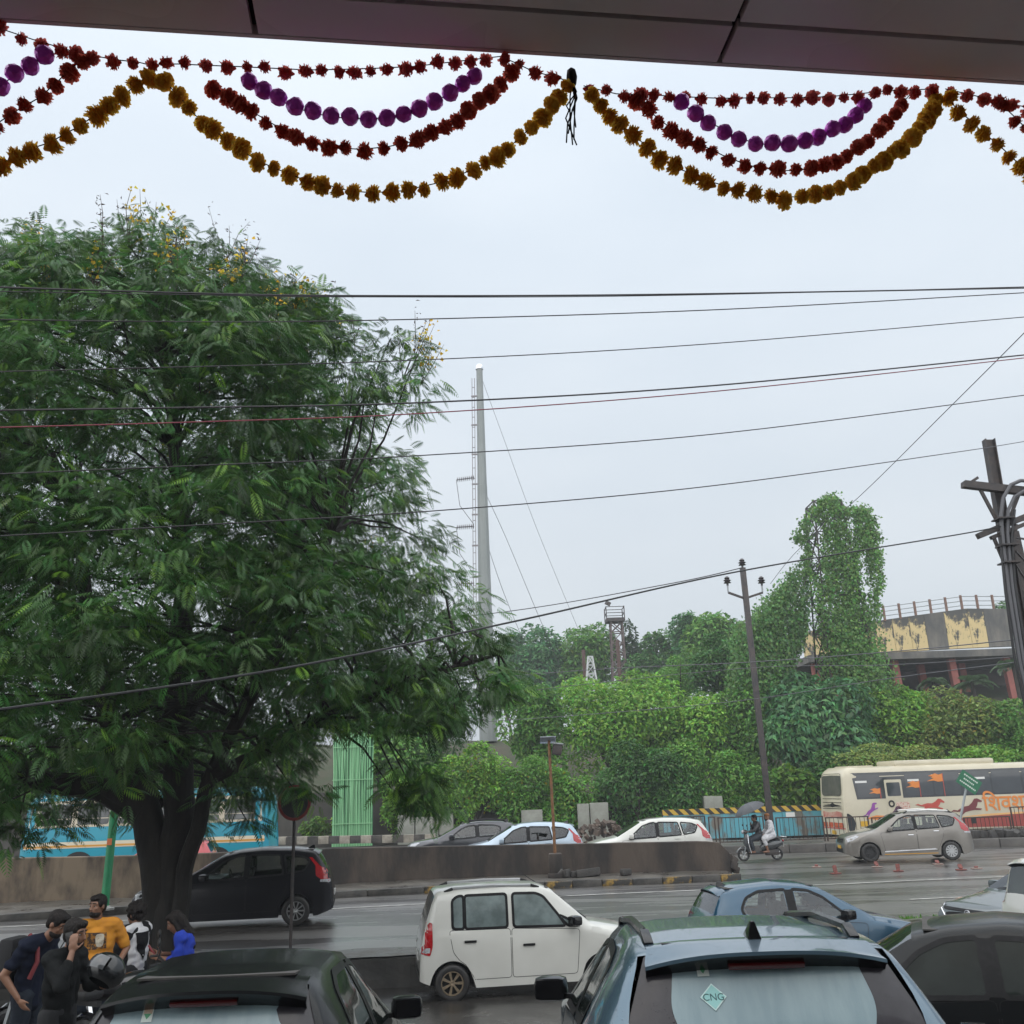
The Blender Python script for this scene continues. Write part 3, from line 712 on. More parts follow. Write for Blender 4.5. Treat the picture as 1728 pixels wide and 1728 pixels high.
# bank trees
T('bank_tree', 'soft feathery tree on the bank below the skyline', 1145, 1150, 90, 110, 66, 8000, .26, G_MID, 11, group=gM, asp=.2, lobes=12)
T('bank_tree', 'creeper-draped tree left of the utility pole on the bank', 1215, 1125, 110, 120, 62, 8000, .30, G_DARK, 12, group=gM)
T('bank_tree', 'broad bright tree on the bank behind the solar lamp', 1030, 1225, 230, 170, 58, 17000, .30, G_LIGHT, 13, group=gM, lobes=26)
T('bank_tree', 'leafy tree beside the steel mast on the bank', 902, 1240, 96, 150, 57, 8500, .30, G_MID, 14, group=gM)
T('bank_tree', 'dense tree between solar lamp and utility pole', 1165, 1245, 150, 150, 57, 11000, .28, G_LIGHT, 15, group=gM, lobes=20)
T('bank_tree', 'tall green tree directly behind the utility pole', 1255, 1250, 120, 170, 56, 9500, .28, G_MID, 16, group=gM, lobes=20)
T('bank_tree', 'broad-leaved drooping tree left of the bus below the vine tower', 1375, 1230, 200, 180, 55, 11500, .46, G_BLUE, 17, group=gM, asp=.38, droop=.8, lobes=24)
T('bank_tree', 'creeper-covered tree above the rear half of the bus', 1500, 1230, 150, 160, 56, 10500, .28, G_LIGHT, 18, group=gM, lobes=20)
T('bank_tree', 'olive green tree above the bus at the right', 1610, 1240, 160, 130, 55, 10500, .28, G_OLIVE, 19, group=gM, accent=(.30, .24, .02), acc=.015, lobes=20)
T('bank_tree', 'green tree at the right edge above the bus', 1715, 1250, 140, 120, 54, 8500, .28, G_MID, 20, group=gM)
T('bank_tree', 'shaded tree on the bank left of the steel mast', 728, 1235, 110, 130, 60, 6500, .30, G_DARK, 22, group=gM)
T('bank_tree', 'tree glimpsed behind the green bamboo screen', 640, 1270, 160, 140, 58, 6500, .3, G_MID, 23, group=gM)
T('bank_tree', 'tree behind the turquoise bus at the far left', 60, 1310, 240, 130, 60, 6500, .32, G_MID, 24, group=gM)
T('bank_tree', 'tree behind the trunk of the big tree', 330, 1290, 260, 150, 60, 6500, .32, G_MID, 25, group=gM)
# shrubs along the retaining wall
sh = [(700, 1335, 110, 110, 4500, .20, G_LIGHT, 'bright shrub right of the bamboo screen'), (802, 1322, 130, 150, 6500, .2, G_LIGHT, 'yellow-flecked climber on the retaining wall'),
      (890, 1330, 120, 150, 6500, .2, G_MID, 'creeper cascading behind the solar lamp'), (950, 1340, 90, 110, 3800, .22, G_MID, 'feathery shrub right of the solar lamp post'),
      (1075, 1320, 190, 150, 9500, .22, G_DARK, 'wide shaded shrub above the white car behind the wall'), (1165, 1320, 110, 140, 5200, .22, G_MID, 'shrub beside the white meter cabinet'),
      (1245, 1330, 100, 120, 5000, .22, G_MID, 'shrub left of the utility pole above the blue hoarding'), (1340, 1330, 90, 90, 2600, .34, (.11, .22, .03), 'bright large-leaved shrub right of the utility pole'),
      (1500, 1290, 190, 60, 6500, .20, G_OLIVE, 'flat spreading olive shrub over the bus roof'), (1660, 1300, 160, 70, 5000, .22, G_LIGHT, 'shrub over the bus roof at the right edge'),
      (1400, 1330, 90, 110, 3800, .24, G_DARK, 'dark shrub behind the rear of the cream bus'), (590, 1385, 60, 50, 900, .22, G_LIGHT, 'low bright plants at the foot of the bamboo screen'),
      (535, 1398, 50, 30, 600, .22, (.10, .2, .03), 'small bright plants left of the bamboo screen')]
for i, (px, py, wp, hp, n, sz, bc, lb) in enumerate(sh):
    if i < 8: py += 14; n = int(n * 1.3)
    acc = {'accent': (.40, .33, .02), 'acc': .02} if 'yellow' in lb or 'solar' in lb else {}
    T('roadside_shrub', lb, px, py, wp, hp, 48.9 if i not in (11, 12) else 48.0, n, sz, bc, 100 + i, group=gB, trunk=i not in (11, 12), dep=.5, lobes=14, gz=.2, **acc)

# vine-covered lattice tower and the leafy curtain on its guy wires
vt0 = at(1432, 1180, 57)
vt = empty('vine_tower', (vt0.x, vt0.y, bank_z(vt0.x, vt0.y)), 0, 'tall lattice tower smothered in hanging green creeper', 'tower')
zb = vt.location.z; b = MB(); topz = at(1415, 850, 57).z - zb
def tw_pt(k, t):
    hw = 1.65 * (1 - t) + .85 * t
    return Vector(((-1, 1, 1, -1)[k] * hw, (-1, -1, 1, 1)[k] * hw, t * topz))
for k in range(4):
    b.bar(tw_pt(k, 0), tw_pt(k, 1), .08)
    for j in range(9):
        t0, t1 = j / 9, (j + 1) / 9; k2 = (k + 1) % 4
        b.bar(tw_pt(k, t0), tw_pt(k2, t1), .06); b.bar(tw_pt(k2, t0), tw_pt(k, t1), .06); b.bar(tw_pt(k, t1), tw_pt(k2, t1), .06)
b.build('lattice', DARKSTEEL, vt)
rng = np.random.default_rng(9)
P, A_, Nn, L_, S_ = [], [], [], [], []
def strand(p0, p1, n, spread, size=.24):
    """leaves clothing a hanging strand from p0 to p1"""
    t = rng.random(n); p0, p1 = np.array(p0), np.array(p1)
    sw = np.stack([np.sin(t * 7 + p0[0]) * .18, np.cos(t * 5 + p0[1]) * .18, t * 0], 1)
    p = p0 + (p1 - p0) * t[:, None] + sw + rng.normal(size=(n, 3)) * spread
    P.append(p); A_.append(rng.normal(size=(n, 3)) * .6 + [0, -.3, -.8]); Nn.append(rng.normal(size=(n, 3)) * .5 + [0, -.8, .6]); L_.append(rng.uniform(.6, 1.3, n) * size); S_.append(np.full(n, rng.uniform(.7, 1.3)))
def q(px, py, dy=0.): return np.array(at(px, py, 57 + dy) - vt.location)
# hood over the head of the tower, then curtains down its sides
hood = [(1350, 912), (1362, 882), (1380, 858), (1396, 842), (1408, 846), (1420, 866), (1440, 862), (1458, 862), (1468, 885), (1476, 910)]
for a_, c_ in zip(hood, hood[1:]):
    for dy in (-1.2, 0, 1.2): strand(q(*a_, dy), q(*c_, dy), 85, .19, .21)
for x0, y0, x1, y1, n, sp in [(1349, 898, 1367, 950, 150, .13), (1367, 950, 1390, 1040, 220, .13), (1390, 1040, 1402, 1180, 420, .26), (1386, 850, 1398, 1000, 260, .13), (1398, 846, 1406, 1110, 560, .19), (1410, 850, 1418, 1150, 700, .2), (1422, 880, 1430, 1170, 800, .22),
        (1434, 940, 1444, 1180, 850, .24), (1446, 870, 1450, 1180, 700, .18), (1452, 862, 1456, 930, 160, .13), (1464, 880, 1478, 960, 260, .15), (1470, 900, 1474, 1060, 300, .13), (1478, 930, 1482, 1000, 160, .11), (1456, 1010, 1470, 1200, 700, .28), (1468, 1080, 1490, 1200, 650, .33), (1480, 1130, 1510, 1210, 500, .4), (1420, 1060, 1450, 1210, 900, .4)]:
    for dy in (-1.4, .3): strand(q(x0, y0, dy), q(x1, y1, dy), int(n * 1.5), sp * 1.15, .17)
cross = [((1365, 905), (1475, 925)), ((1370, 960), (1450, 935)), ((1395, 1000), (1470, 1010))]
for a_, c_ in cross: strand(q(*a_), q(*c_), 120, .2)
P_, A2, N2, L2, S2 = map(np.concatenate, (P, A_, Nn, L_, S_))
v, qd = leaf_quads(P_, A2, N2, L2, L2 * .8)
link('creeper', np_mesh('creeper', v, qd, tones(rng, len(qd), (.115, .245, .055), .45, S2)), LEAFM, vt)
# curtain on the guy wires: a sloping leafy sheet falling to the left
P, A_, Nn, L_, S_ = [], [], [], [], []
for i in range(26):
    t = i / 25
    tx, ty = 1356 - 116 * t, 940 + 128 * t ** .85
    by = 1060 + 110 * min(1, t * 2.2)
    for dy in (-1, 1, 3): strand(q(tx + 4, ty, dy), q(tx + 4, min(1185, by + 20), dy), int(110 + 190 * min(1, 2.2 * t)), .16 + .15 * min(1, 2 * t), .20)
P_, A2, N2, L2, S2 = map(np.concatenate, (P, A_, Nn, L_, S_))
gc = empty('creeper_curtain', vt.location + Vector((-4, 0, 0)), 0, 'sloping mound of creeper climbing the guy wires left of the vine tower', 'creeper')
v, qd = leaf_quads(P_ + np.array([4, 0, 0]), A2, N2, L2, L2 * .75)
link('leaves', np_mesh('leaves', v, qd, tones(rng, len(qd), (.10, .22, .055), .35, S2)), LEAFM, gc)
b = MB()
for k in range(4): b.tube([Vector(q(1372 + k * 3, 945 + k * 6, k - 1)) + Vector((4, 0, 0)), Vector(q(1240 + k * 12, 1185, k)) + Vector((4, 0, 0))], .03, 5)
b.build('guy_wire', DARKSTEEL, gc)

# coconut-palm fronds showing in front of the stand
def palm(px, py, Y, seed, label, wpx=70):
    rng = np.random.default_rng(seed); c = at(px, py, Y); z0 = bank_z(c.x, c.y); k = (c - CAMP).dot(_f) / 1597; Lf = wpx * k * .5
    root = empty('palm_tree', (c.x, c.y, z0), 0, label, 'palm', 'palms in front of the old stand')
    V, C = [], []
    for i in range(13):
        a = i * 2.4 + rng.uniform(-.2, .2); el = rng.uniform(.1, 1.0)
        d = np.array([math.cos(a) * math.cos(el), math.sin(a) * math.cos(el), math.sin(el)])
        for j in range(26):
            t = (j + 2) / 28; base = np.array([0, 0, c.z - z0]) + d * Lf * t - np.array([0, 0, Lf * .75 * t * t])
            sd = unit(np.cross(d, [0, 0, 1.0])[None])[0]
            for s in (-1, 1):
                l = Lf * .34 * math.sin(PI * (.15 + .8 * t)); dr = unit((sd * s + d * .6 - np.array([0, 0, .5]))[None])[0]
                V += [base, base + dr * l * .5 + d * .05, base + dr * l - np.array([0, 0, l * .2]), base + dr * l * .5 - d * .05]; C.append(np.array([.08, .14, .06]) * rng.uniform(.7, 1.3))
    V = np.array(V); link('fronds', np_mesh('fronds', V, np.arange(len(V)).reshape(-1, 4), np.array(C)), LEAFM, root)
    MB().tube([(0, 0, -.3), (.1, 0, (c.z - z0) * .5), (0, 0, c.z - z0)], [.2, .15, .12], 8).build('trunk', BARK2, root, smooth=True)
palm(1640, 1150, 64, 1, 'coconut palm with feathery fronds before the middle of the stand', 90)
palm(1710, 1125, 62, 2, 'coconut palm at the right edge before the stand', 90)
palm(1575, 1150, 66, 3, 'small palm peeping over the bank left of the other palms', 60)

wl_ = np.random.default_rng(1).uniform(.07, .17, len(WEEDS[0]))
v, qd = leaf_quads(WEEDS[0], WEEDS[1], np.random.default_rng(2).normal(size=WEEDS[0].shape), wl_, wl_ * .22)
tag(link('weeds', np_mesh('weeds', v, qd, tones(np.random.default_rng(3), len(qd), (.10, .26, .03), .35)), LEAFM), 'bright green weeds growing along the broken road edge', 'weeds', kind='stuff')
# ================================================================ vehicles
def interp(P, s):
    xs = [p[0] for p in P]; ys = [p[1] for p in P]; return float(np.interp(s, xs, ys))
def smooth_prof(P, L, win=.10):
    """dense sampling of a polyline with rounded corners"""
    s = np.arange(0, L + .005, .01); y = np.interp(s, [p[0] for p in P], [p[1] for p in P])
    k = max(1, int(win / .01)); ke = np.hanning(k + 2)[1:-1]; ke /= ke.sum()
    yp = np.concatenate([np.full(k, y[0]), y, np.full(k, y[-1])]); ys = np.convolve(yp, ke, 'same')[k:-k]
    t = np.clip(np.minimum(s, L - s) / (win), 0, 1); y = y * (1 - t) + ys * t
    return lambda q: float(np.interp(q, s, y))
def inside(poly, x, y):
    c = False; n = len(poly); j = n - 1
    for i in range(n):
        xi, yi = poly[i]; xj, yj = poly[j]
        if (yi > y) != (yj > y) and x < (xj - xi) * (y - yi) / (yj - yi) + xi: c = not c
        j = i
    return c
def inset(poly, d):
    """offset a polygon inwards by d (outwards if negative)"""
    n = len(poly); A = sum(poly[i][0] * poly[(i + 1) % n][1] - poly[(i + 1) % n][0] * poly[i][1] for i in range(n))
    sg = 1 if A > 0 else -1; outp = []
    for i in range(n):
        p0, p1, p2 = Vector(poly[i - 1]), Vector(poly[i]), Vector(poly[(i + 1) % n])
        e1, e2 = (p1 - p0).normalized(), (p2 - p1).normalized()
        n1, n2 = Vector((-e1.y, e1.x)) * sg, Vector((-e2.y, e2.x)) * sg
        m = n1 + n2; m = m.normalized() if m.length > 1e-6 else n1
        k = d / max(.35, m.dot(n1)); outp.append((p1.x + m.x * k, p1.y + m.y * k))
    return outp
def rounded(poly, r, n=4):
    """round a polygon's corners"""
    outp = []; N_ = len(poly)
    for i in range(N_):
        p0, p1, p2 = Vector(poly[i - 1]), Vector(poly[i]), Vector(poly[(i + 1) % N_])
        d0, d2 = (p0 - p1), (p2 - p1); k = min(r, d0.length * .45, d2.length * .45)
        a, c = p1 + d0.normalized() * k, p1 + d2.normalized() * k
        for j in range(n + 1):
            t = j / n; q = a * (1 - t) ** 2 + p1 * 2 * t * (1 - t) + c * t * t; outp.append((q.x, q.y))
    return outp

class Skin:
    """projects flat outlines onto a car body so that panels follow its curvature"""
    AX = {'L': (0, 2, 1, 1), 'R': (0, 2, 1, -1), 'F': (1, 2, 0, 1), 'B': (1, 2, 0, -1), 'T': (0, 1, 2, 1)}
    def __init__(s, me):
        bm = bmesh.new(); bm.from_mesh(me); bmesh.ops.triangulate(bm, faces=bm.faces); s.t = BVHTree.FromBMesh(bm); bm.free()
    def point(s, side, u, v, off):
        a, b_, c, sg = s.AX[side]
        o = Vector((0, 0, 0)); o[a] = u; o[b_] = v; o[c] = sg * 12; d = Vector((0, 0, 0)); d[c] = -sg
        h, n, _, _ = s.t.ray_cast(o, d)
        if h is None: h, n, _, _ = s.t.find_nearest(Vector([o[i] if i != c else sg * 1.0 for i in range(3)]))
        if n.dot(d) > 0: n = -n
        return h + n * off, n
    def patch(s, side, poly, off=.004, step=.09, hole=None, thick=0):
        xs = [p[0] for p in poly]; ys = [p[1] for p in poly]
        dens = []
        for i in range(len(poly)):
            p0, p1 = Vector(poly[i]), Vector(poly[(i + 1) % len(poly)]); k = max(1, int((p1 - p0).length / step))
            dens += [p0.lerp(p1, j / k) for j in range(k)]
        n0 = len(dens); edges = [(i, (i + 1) % n0) for i in range(n0)]; pts = list(dens)
        if hole:
            hd = []
            for i in range(len(hole)):
                p0, p1 = Vector(hole[i]), Vector(hole[(i + 1) % len(hole)]); k = max(1, int((p1 - p0).length / step))
                hd += [p0.lerp(p1, j / k) for j in range(k)]
            m = len(hd); edges += [(n0 + i, n0 + (i + 1) % m) for i in range(m)]; pts += hd
        else:
            inn = inset([(p.x, p.y) for p in dens], step * .45)
            x = min(xs) + step / 2
            while x < max(xs):
                y = min(ys) + step / 2
                while y < max(ys):
                    if inside(poly, x, y) and inside(inn, x, y): pts.append(Vector((x, y)))
                    y += step
                x += step
        vs, _, fs, *_ = delaunay_2d_cdt(pts, edges, [], 1 if not hole else 0, 1e-5)
        vs = [Vector(v) for v in vs]
        F = []
        for f in fs:
            c = sum((vs[i] for i in f), Vector((0, 0))) / len(f)
            if not inside(poly, c.x, c.y): continue
            if hole and inside(hole, c.x, c.y): continue
            F.append(f)
        b = MB(); P3 = [s.point(side, v.x, v.y, off)[0] for v in vs]
        flip = side in ('L', 'B')
        b.add(P3, [f[::-1] if flip else f for f in F])
        return b

def wheel(parent, x, y, r, wdt, rimmat, spokes=10, style='alloy', steer=0):
    sgn = 1 if y > 0 else -1
    M = Matrix.Rotation(-sgn * PI / 2, 4, 'X')
    t = r * .30
    prof = [(r * .66, -wdt / 2 + .01), (r * .80, -wdt / 2), (r * .94, -wdt / 2 + .012), (r * .99, -wdt / 2 + .035), (r, 0), (r * .99, wdt / 2 - .035), (r * .94, wdt / 2 - .012), (r * .80, wdt / 2), (r * .66, wdt / 2 - .01), (r * .6, wdt / 2 - .05), (r * .6, -wdt / 2 + .05)]
    o = MB().lathe(prof, 30, M, closed=True).build('wheel', mat('wet_tyre', (.016, .016, .017), (.03, .028, .026), scale=8, rough=.5, bump=.2), parent, smooth=True, sharp=50)
    o.location = (x, y, r); o.rotation_euler = (0, 0, steer)
    b = MB(); z1 = wdt / 2 - .03
    b.lathe([(r * .63, z1 - .03), (r * .63, z1 + .015), (r * .585, z1 + .015), (r * .57, z1 - .03)], 30, M, closed=True)
    b.lathe([(.0, z1 - .01), (r * .10, z1), (r * .15, z1 - .006), (r * .17, z1 - .03)], 16, M)
    for i in range(spokes):
        q = 2 * PI * i / spokes; wd = .95 / spokes
        w0, w1 = (.38 * PI / spokes, .30 * PI / spokes) if style == 'alloy' else (.62 * PI / spokes, .60 * PI / spokes)
        tw_ = .22 if style == 'swirl' else 0
        pts = [(r * .13, q - w0 * 2), (r * .13, q + w0 * 2), (r * .60, q + w1 + tw_), (r * .60, q - w1 + tw_)]
        vs = [M @ Vector((a * math.cos(c), a * math.sin(c), z)) for z in (z1 - .03, z1 - .002) for a, c in pts]
        b.add(vs, [(0, 1, 2, 3)[::-1], (4, 5, 6, 7), (0, 1, 5, 4), (1, 2, 6, 5), (2, 3, 7, 6), (3, 0, 4, 7)])
    b.build('rim', rimmat, o, smooth=True, sharp=30)
    MB().lathe([(r * .02, -.02), (r * .56, -.02), (r * .60, z1 - .06)], 24, M).build('brake_disc', BLACK, o)
    return o

SPECS = {
 'mpv': dict(L=4.395, W=1.735, H=1.66, wb=2.74, fo=.84, wr=.315, roofw=.60, cowl=1.10, rf=1.98, rr=3.98, rb=4.27,
    top=[(0, .42), (.015, .62), (.06, .80), (.22, .90), (.6, .99), (1.05, 1.07), (1.12, 1.10), (1.95, 1.56), (2.3, 1.63), (2.8, 1.66), (3.5, 1.635), (3.95, 1.57), (4.02, 1.52), (4.28, 1.10), (4.34, .95), (4.385, .80), (4.395, .45)],
    belt=[(0, .70), (.9, .97), (1.3, 1.00), (2.5, 1.05), (3.6, 1.11), (4.4, 1.08)],
    plan=[(0, .72), (.06, .84), (.2, .93), (.5, .985), (.9, 1), (3.4, 1), (3.9, .97), (4.2, .93), (4.34, .86), (4.395, .76)],
    wins=[[(1.50, 1.02), (1.98, 1.40), (2.26, 1.495), (2.43, 1.51), (2.44, 1.06)], [(2.53, 1.065), (2.53, 1.51), (3.20, 1.49), (3.28, 1.10)], [(3.37, 1.11), (3.30, 1.485), (3.68, 1.445), (3.86, 1.36), (3.74, 1.16)]],
    doors=[[(1.36, .34), (1.26, .96), (2.47, 1.035), (2.47, .34)], [(2.49, .34), (2.49, 1.035), (3.40, 1.085), (3.36, .80), (3.12, .34)]]),
 'tall': dict(L=3.62, W=1.48, H=1.655, wb=2.40, fo=.72, wr=.275, roofw=.60, cowl=.88, rf=1.46, rr=3.34, rb=3.54,
    top=[(0, .45), (.015, .70), (.06, .84), (.2, .92), (.6, 1.0), (.86, 1.05), (.92, 1.09), (1.46, 1.56), (1.66, 1.63), (2.2, 1.655), (3.0, 1.645), (3.32, 1.61), (3.38, 1.57), (3.55, 1.05), (3.60, .9), (3.62, .45)],
    belt=[(0, .74), (.8, .98), (1.1, 1.0), (3.0, 1.035), (3.62, 1.03)],
    plan=[(0, .74), (.06, .86), (.18, .94), (.45, .99), (.8, 1), (3.0, 1), (3.4, .985), (3.56, .95), (3.62, .86)],
    wins=[[(1.30, 1.02), (1.42, 1.19), (1.64, 1.46), (1.76, 1.51), (2.13, 1.52), (2.13, 1.045)], [(1.06, 1.015), (1.39, 1.17), (1.26, 1.02)], [(2.24, 1.045), (2.24, 1.52), (2.90, 1.52), (2.90, 1.05)], [(2.93, 1.05), (2.93, 1.52), (3.02, 1.515), (3.10, 1.46), (3.10, 1.06)]],
    doors=[[(1.14, .32), (1.07, .96), (2.17, 1.02), (2.17, .32)], [(2.19, .32), (2.19, 1.02), (3.16, 1.03), (3.10, .72), (2.90, .48), (2.82, .32)]]),
 'hatch': dict(L=3.80, W=1.69, H=1.52, wb=2.42, fo=.76, wr=.295, roofw=.55, cowl=1.02, rf=1.80, rr=3.42, rb=3.66,
    top=[(0, .40), (.015, .58), (.07, .72), (.25, .82), (.6, .90), (.98, .97), (1.05, 1.0), (1.75, 1.41), (2.05, 1.48), (2.5, 1.52), (3.1, 1.48), (3.42, 1.42), (3.48, 1.37), (3.70, 1.0), (3.75, .88), (3.79, .72), (3.80, .42)],
    belt=[(0, .62), (.9, .88), (1.3, .92), (2.6, .98), (3.3, 1.05), (3.8, 1.0)],
    plan=[(0, .70), (.06, .82), (.2, .92), (.5, .985), (.9, 1), (3.0, 1), (3.4, .97), (3.65, .92), (3.76, .85), (3.8, .76)],
    wins=[[(1.42, .945), (1.80, 1.27), (2.02, 1.37), (2.28, 1.40), (2.30, .985)], [(2.42, .99), (2.40, 1.40), (2.85, 1.385), (3.08, 1.30), (3.19, 1.15), (3.16, 1.06), (3.05, 1.02)]],
    doors=[[(1.24, .33), (1.16, .87), (2.35, .965), (2.35, .33)], [(2.37, .33), (2.37, .965), (3.20, 1.02), (3.14, .72), (2.90, .42), (2.84, .33)]]),
 'suv': dict(L=3.98, W=1.80, H=1.60, wb=2.49, fo=.80, wr=.335, roofw=.575, cowl=1.08, rf=1.86, rr=3.58, rb=3.84,
    top=[(0, .46), (.015, .72), (.05, .88), (.2, .97), (.6, 1.03), (1.04, 1.09), (1.12, 1.12), (1.8, 1.48), (2.1, 1.56), (2.6, 1.60), (3.2, 1.575), (3.58, 1.52), (3.64, 1.48), (3.86, 1.10), (3.90, 1.0), (3.96, .85), (3.98, .48)],
    belt=[(0, .78), (.9, 1.0), (1.4, 1.03), (2.6, 1.08), (3.4, 1.16), (3.98, 1.10)],
    plan=[(0, .74), (.06, .85), (.2, .93), (.5, .985), (.9, 1), (3.2, 1), (3.6, .975), (3.85, .93), (3.94, .87), (3.98, .80)],
    wins=[[(1.48, 1.05), (1.86, 1.33), (2.10, 1.43), (2.36, 1.46), (2.38, 1.09)], [(2.50, 1.10), (2.47, 1.465), (3.0, 1.44), (3.22, 1.38), (3.18, 1.15)]],
    doors=[[(1.28, .40), (1.20, .98), (2.43, 1.07), (2.43, .40)], [(2.45, .40), (2.45, 1.07), (3.30, 1.12), (3.26, .85), (3.02, .52), (2.96, .40)]]),
}

def paint(name, c, metal=.35, rough=.28, drops=0, c2=None):
    return mat(name, c, c2 or tuple(v * .86 for v in c), scale=1.2, rough=rough, metal=metal, coat=.9 if sum(c) > .06 else .15, spec=.5 if sum(c) > .06 else .22, drops=drops, detail=3)
TRIMB = mat('black_trim', (.010, .010, .011), (.016, .016, .017), scale=20, rough=.45, spec=.15)
TRIMW = mat('wet_black_trim', (.008, .008, .009), rough=.25, spec=.3, coat=.2, drops=95)
SEATM = mat('grey_seat_fabric', (.075, .07, .065), (.05, .048, .045), scale=8, rough=.9)
GL_SIDE = glass_mat('side_glass', (.80, .87, .86), .10)
GL_DARK = glass_mat('tinted_glass', (.35, .38, .38), .55)
GL_WIND = glass_mat('windscreen_glass', (.72, .82, .80), .25)
FOG = mat('fogged_wet_glass', (.30, .40, .43), (.24, .335, .37), scale=2.0, rough=.25, spec=.3, coat=.25, drops=110, bump=.06, bscale=18, stretch=(1, 5, 1))
FOGD = mat('fogged_side_glass', (.20, .25, .25), (.11, .14, .14), scale=3.0, rough=.12, coat=.8)
BORDER = mat('wet_glass_border', (.030, .028, .034), (.042, .040, .048), scale=6, rough=.22, spec=.3, coat=.25, drops=80)

def car(label, spec, pm, loc, heading, seed=1, group=None, rim=None, spokes=10, rstyle='alloy', glass=None, rails=None, plate='white', cladding=False, rearfog=None,
        handle='body', spoiler=True, pitch=0, roll=0, sc=1.0, roofmat=None, front='std', tail='std', pillar_black=True, sidestrip=None, detail=True, name='parked_car', antenna='fin', winds=None, hubcap2=None):
    S = SPECS[spec]; L, W, H = S['L'], S['W'], S['H']; X = lambda s: L / 2 - s
    rim = rim or mat('alloy_silver', (.45, .46, .47), rough=.3, metal=.8); glass = glass or GL_SIDE
    root = empty(name, loc, 0, label, 'car', group)
    root.rotation_euler = (Matrix.Rotation(heading, 3, 'Z') @ Matrix.Rotation(pitch, 3, 'Y') @ Matrix.Rotation(roll, 3, 'X')).to_euler(); root.scale = (sc, sc, sc)
    top = smooth_prof(S['top'], L, .12); belt = smooth_prof(S['belt'], L, .2); plan = smooth_prof(S['plan'], L, .12)
    wf, wrr = S['fo'], S['fo'] + S['wb']; ra = S['wr'] + .055
    st = sorted(set([round(v, 4) for v in list(np.arange(.05, L - .04, .045)) + [0, .012, .03, L - .03, L - .012, L, S['cowl'], S['rf'], S['rr'], S['rb']]]))
    st = [s for i, s in enumerate(st) if i == 0 or s - st[i - 1] > .009 or s in (S['cowl'], S['rf'], S['rr'], S['rb'])]
    NG = 7; rows = []; b = MB()
    for s in st:
        zt = top(s); w = plan(s) * W / 2; zl = .20 + .10 * max(0, 1 - s / .35) + .12 * max(0, 1 - (L - s) / .35)
        for c in (wf, wrr):
            if abs(s - c) < ra: zl = max(zl, S['wr'] + math.sqrt(ra * ra - (s - c) ** 2) * .98)
        zb_ = min(belt(s), zt - .045); zb_ = max(zb_, zl + .03)
        g_ = min(1, max(0, (zt - zb_ - .06) / (H - 1.08))); g_ = g_ * g_ * (3 - 2 * g_)
        crown = .035 + .035 * g_
        we = w * .86 * (1 - g_) + S['roofw'] * g_ * min(1, plan(s) * 1.02) ; ze = max(zt - crown, zb_ + .008)
        pts = [(w - .07, zl + .002), (w - .012, zl), (w * .998, zl + .25 * (zb_ - zl)), (w, zl + .5 * (zb_ - zl)), (w * .993, zl + .74 * (zb_ - zl)), (w * .985, zl + .86 * (zb_ - zl)), (w * .955, zb_)]
        for k in range(1, NG + 1):
            t = k / NG; bul = .018 * math.sin(PI * t) * g_
            pts.append((w * .955 * (1 - t) + we * t + bul, zb_ * (1 - t) + ze * t))
        pts += [(we * .93, zt - crown * .45), (we * .62, zt - crown * .12), (we * .3, zt - crown * .02), (0, zt)]
        rows.append(pts)
    m = len(rows[0]); J5 = 6; J8 = 6 + NG
    fidx = []
    for sg in (1, -1):
        base = len(b.v)
        for s, r in zip(st, rows):
            for (y, z) in r: b.v.append((X(s), sg * y, z))
        for i in range(len(st) - 1):
            for j in range(m - 1):
                f = (base + i * m + j, base + i * m + j + 1, base + (i + 1) * m + j + 1, base + (i + 1) * m + j)
                b.f.append(f if sg > 0 else f[::-1]); fidx.append((i, j, sg))
        for i, fl in ((0, 1), (len(st) - 1, 0)):
            f = [base + i * m + j for j in range(m)] + []
            # end caps down to the centre line
            c0 = len(b.v); b.v.append((X(st[i]), 0, rows[i][0][1])); f = f + [c0]
            b.f.append(tuple(f) if (fl == 1) == (sg > 0) else tuple(f[::-1])); fidx.append((-1, -1, sg))
    full = b.mesh('full'); sk = Skin(full)
    wins = [[(X(s), z) for s, z in p] for p in S['wins']]
    bodyF, windF, rearF, roofF = [], [], [], []
    for f, (i, j, sg) in zip(b.f, fidx):
        if i >= 0:
            sm = (st[i] + st[i + 1]) / 2
            if j >= J8 + 1:
                if S['cowl'] + .05 < sm < S['rf'] - .02: windF.append(f); continue
                if S['rr'] + .02 < sm < S['rb'] - .02: rearF.append(f); continue
            if J5 <= j < J8:
                c = sum((Vector(b.v[q]) for q in f), Vector()) / 4
                if any(inside(inset(p, .012), c.x, c.z) for p in wins): continue
            if roofmat and j >= J8 - 1 and S['rf'] - .02 < sm < S['rr'] + .02: roofF.append(f); continue
        bodyF.append(f)
    def sub(name, F, mt, par=root, off=0.):
        used = sorted({q for f in F for q in f}); mp_ = {q: k for k, q in enumerate(used)}
        bb = MB(); bb.v = [b.v[q] for q in used]; bb.f = [tuple(mp_[q] for q in f) for f in F]
        me = bb.mesh(name); bm = bmesh.new(); bm.from_mesh(me); bmesh.ops.remove_doubles(bm, verts=bm.verts, dist=.0008)
        bmesh.ops.recalc_face_normals(bm, faces=bm.faces) if not off else None
        bm.to_mesh(me); bm.free(); me.polygons.foreach_set('use_smooth', [True] * len(me.polygons)); me.set_sharp_from_angle(angle=R(38))
        return link(name, me, mt, par)
    body = sub('body', bodyF, pm)
    if roofF: sub('roof', roofF, roofmat)
    sub('windscreen', windF, winds or GL_WIND)
    if not rearfog: sub('rear_window', rearF, glass)
    bpy.data.meshes.remove(full)
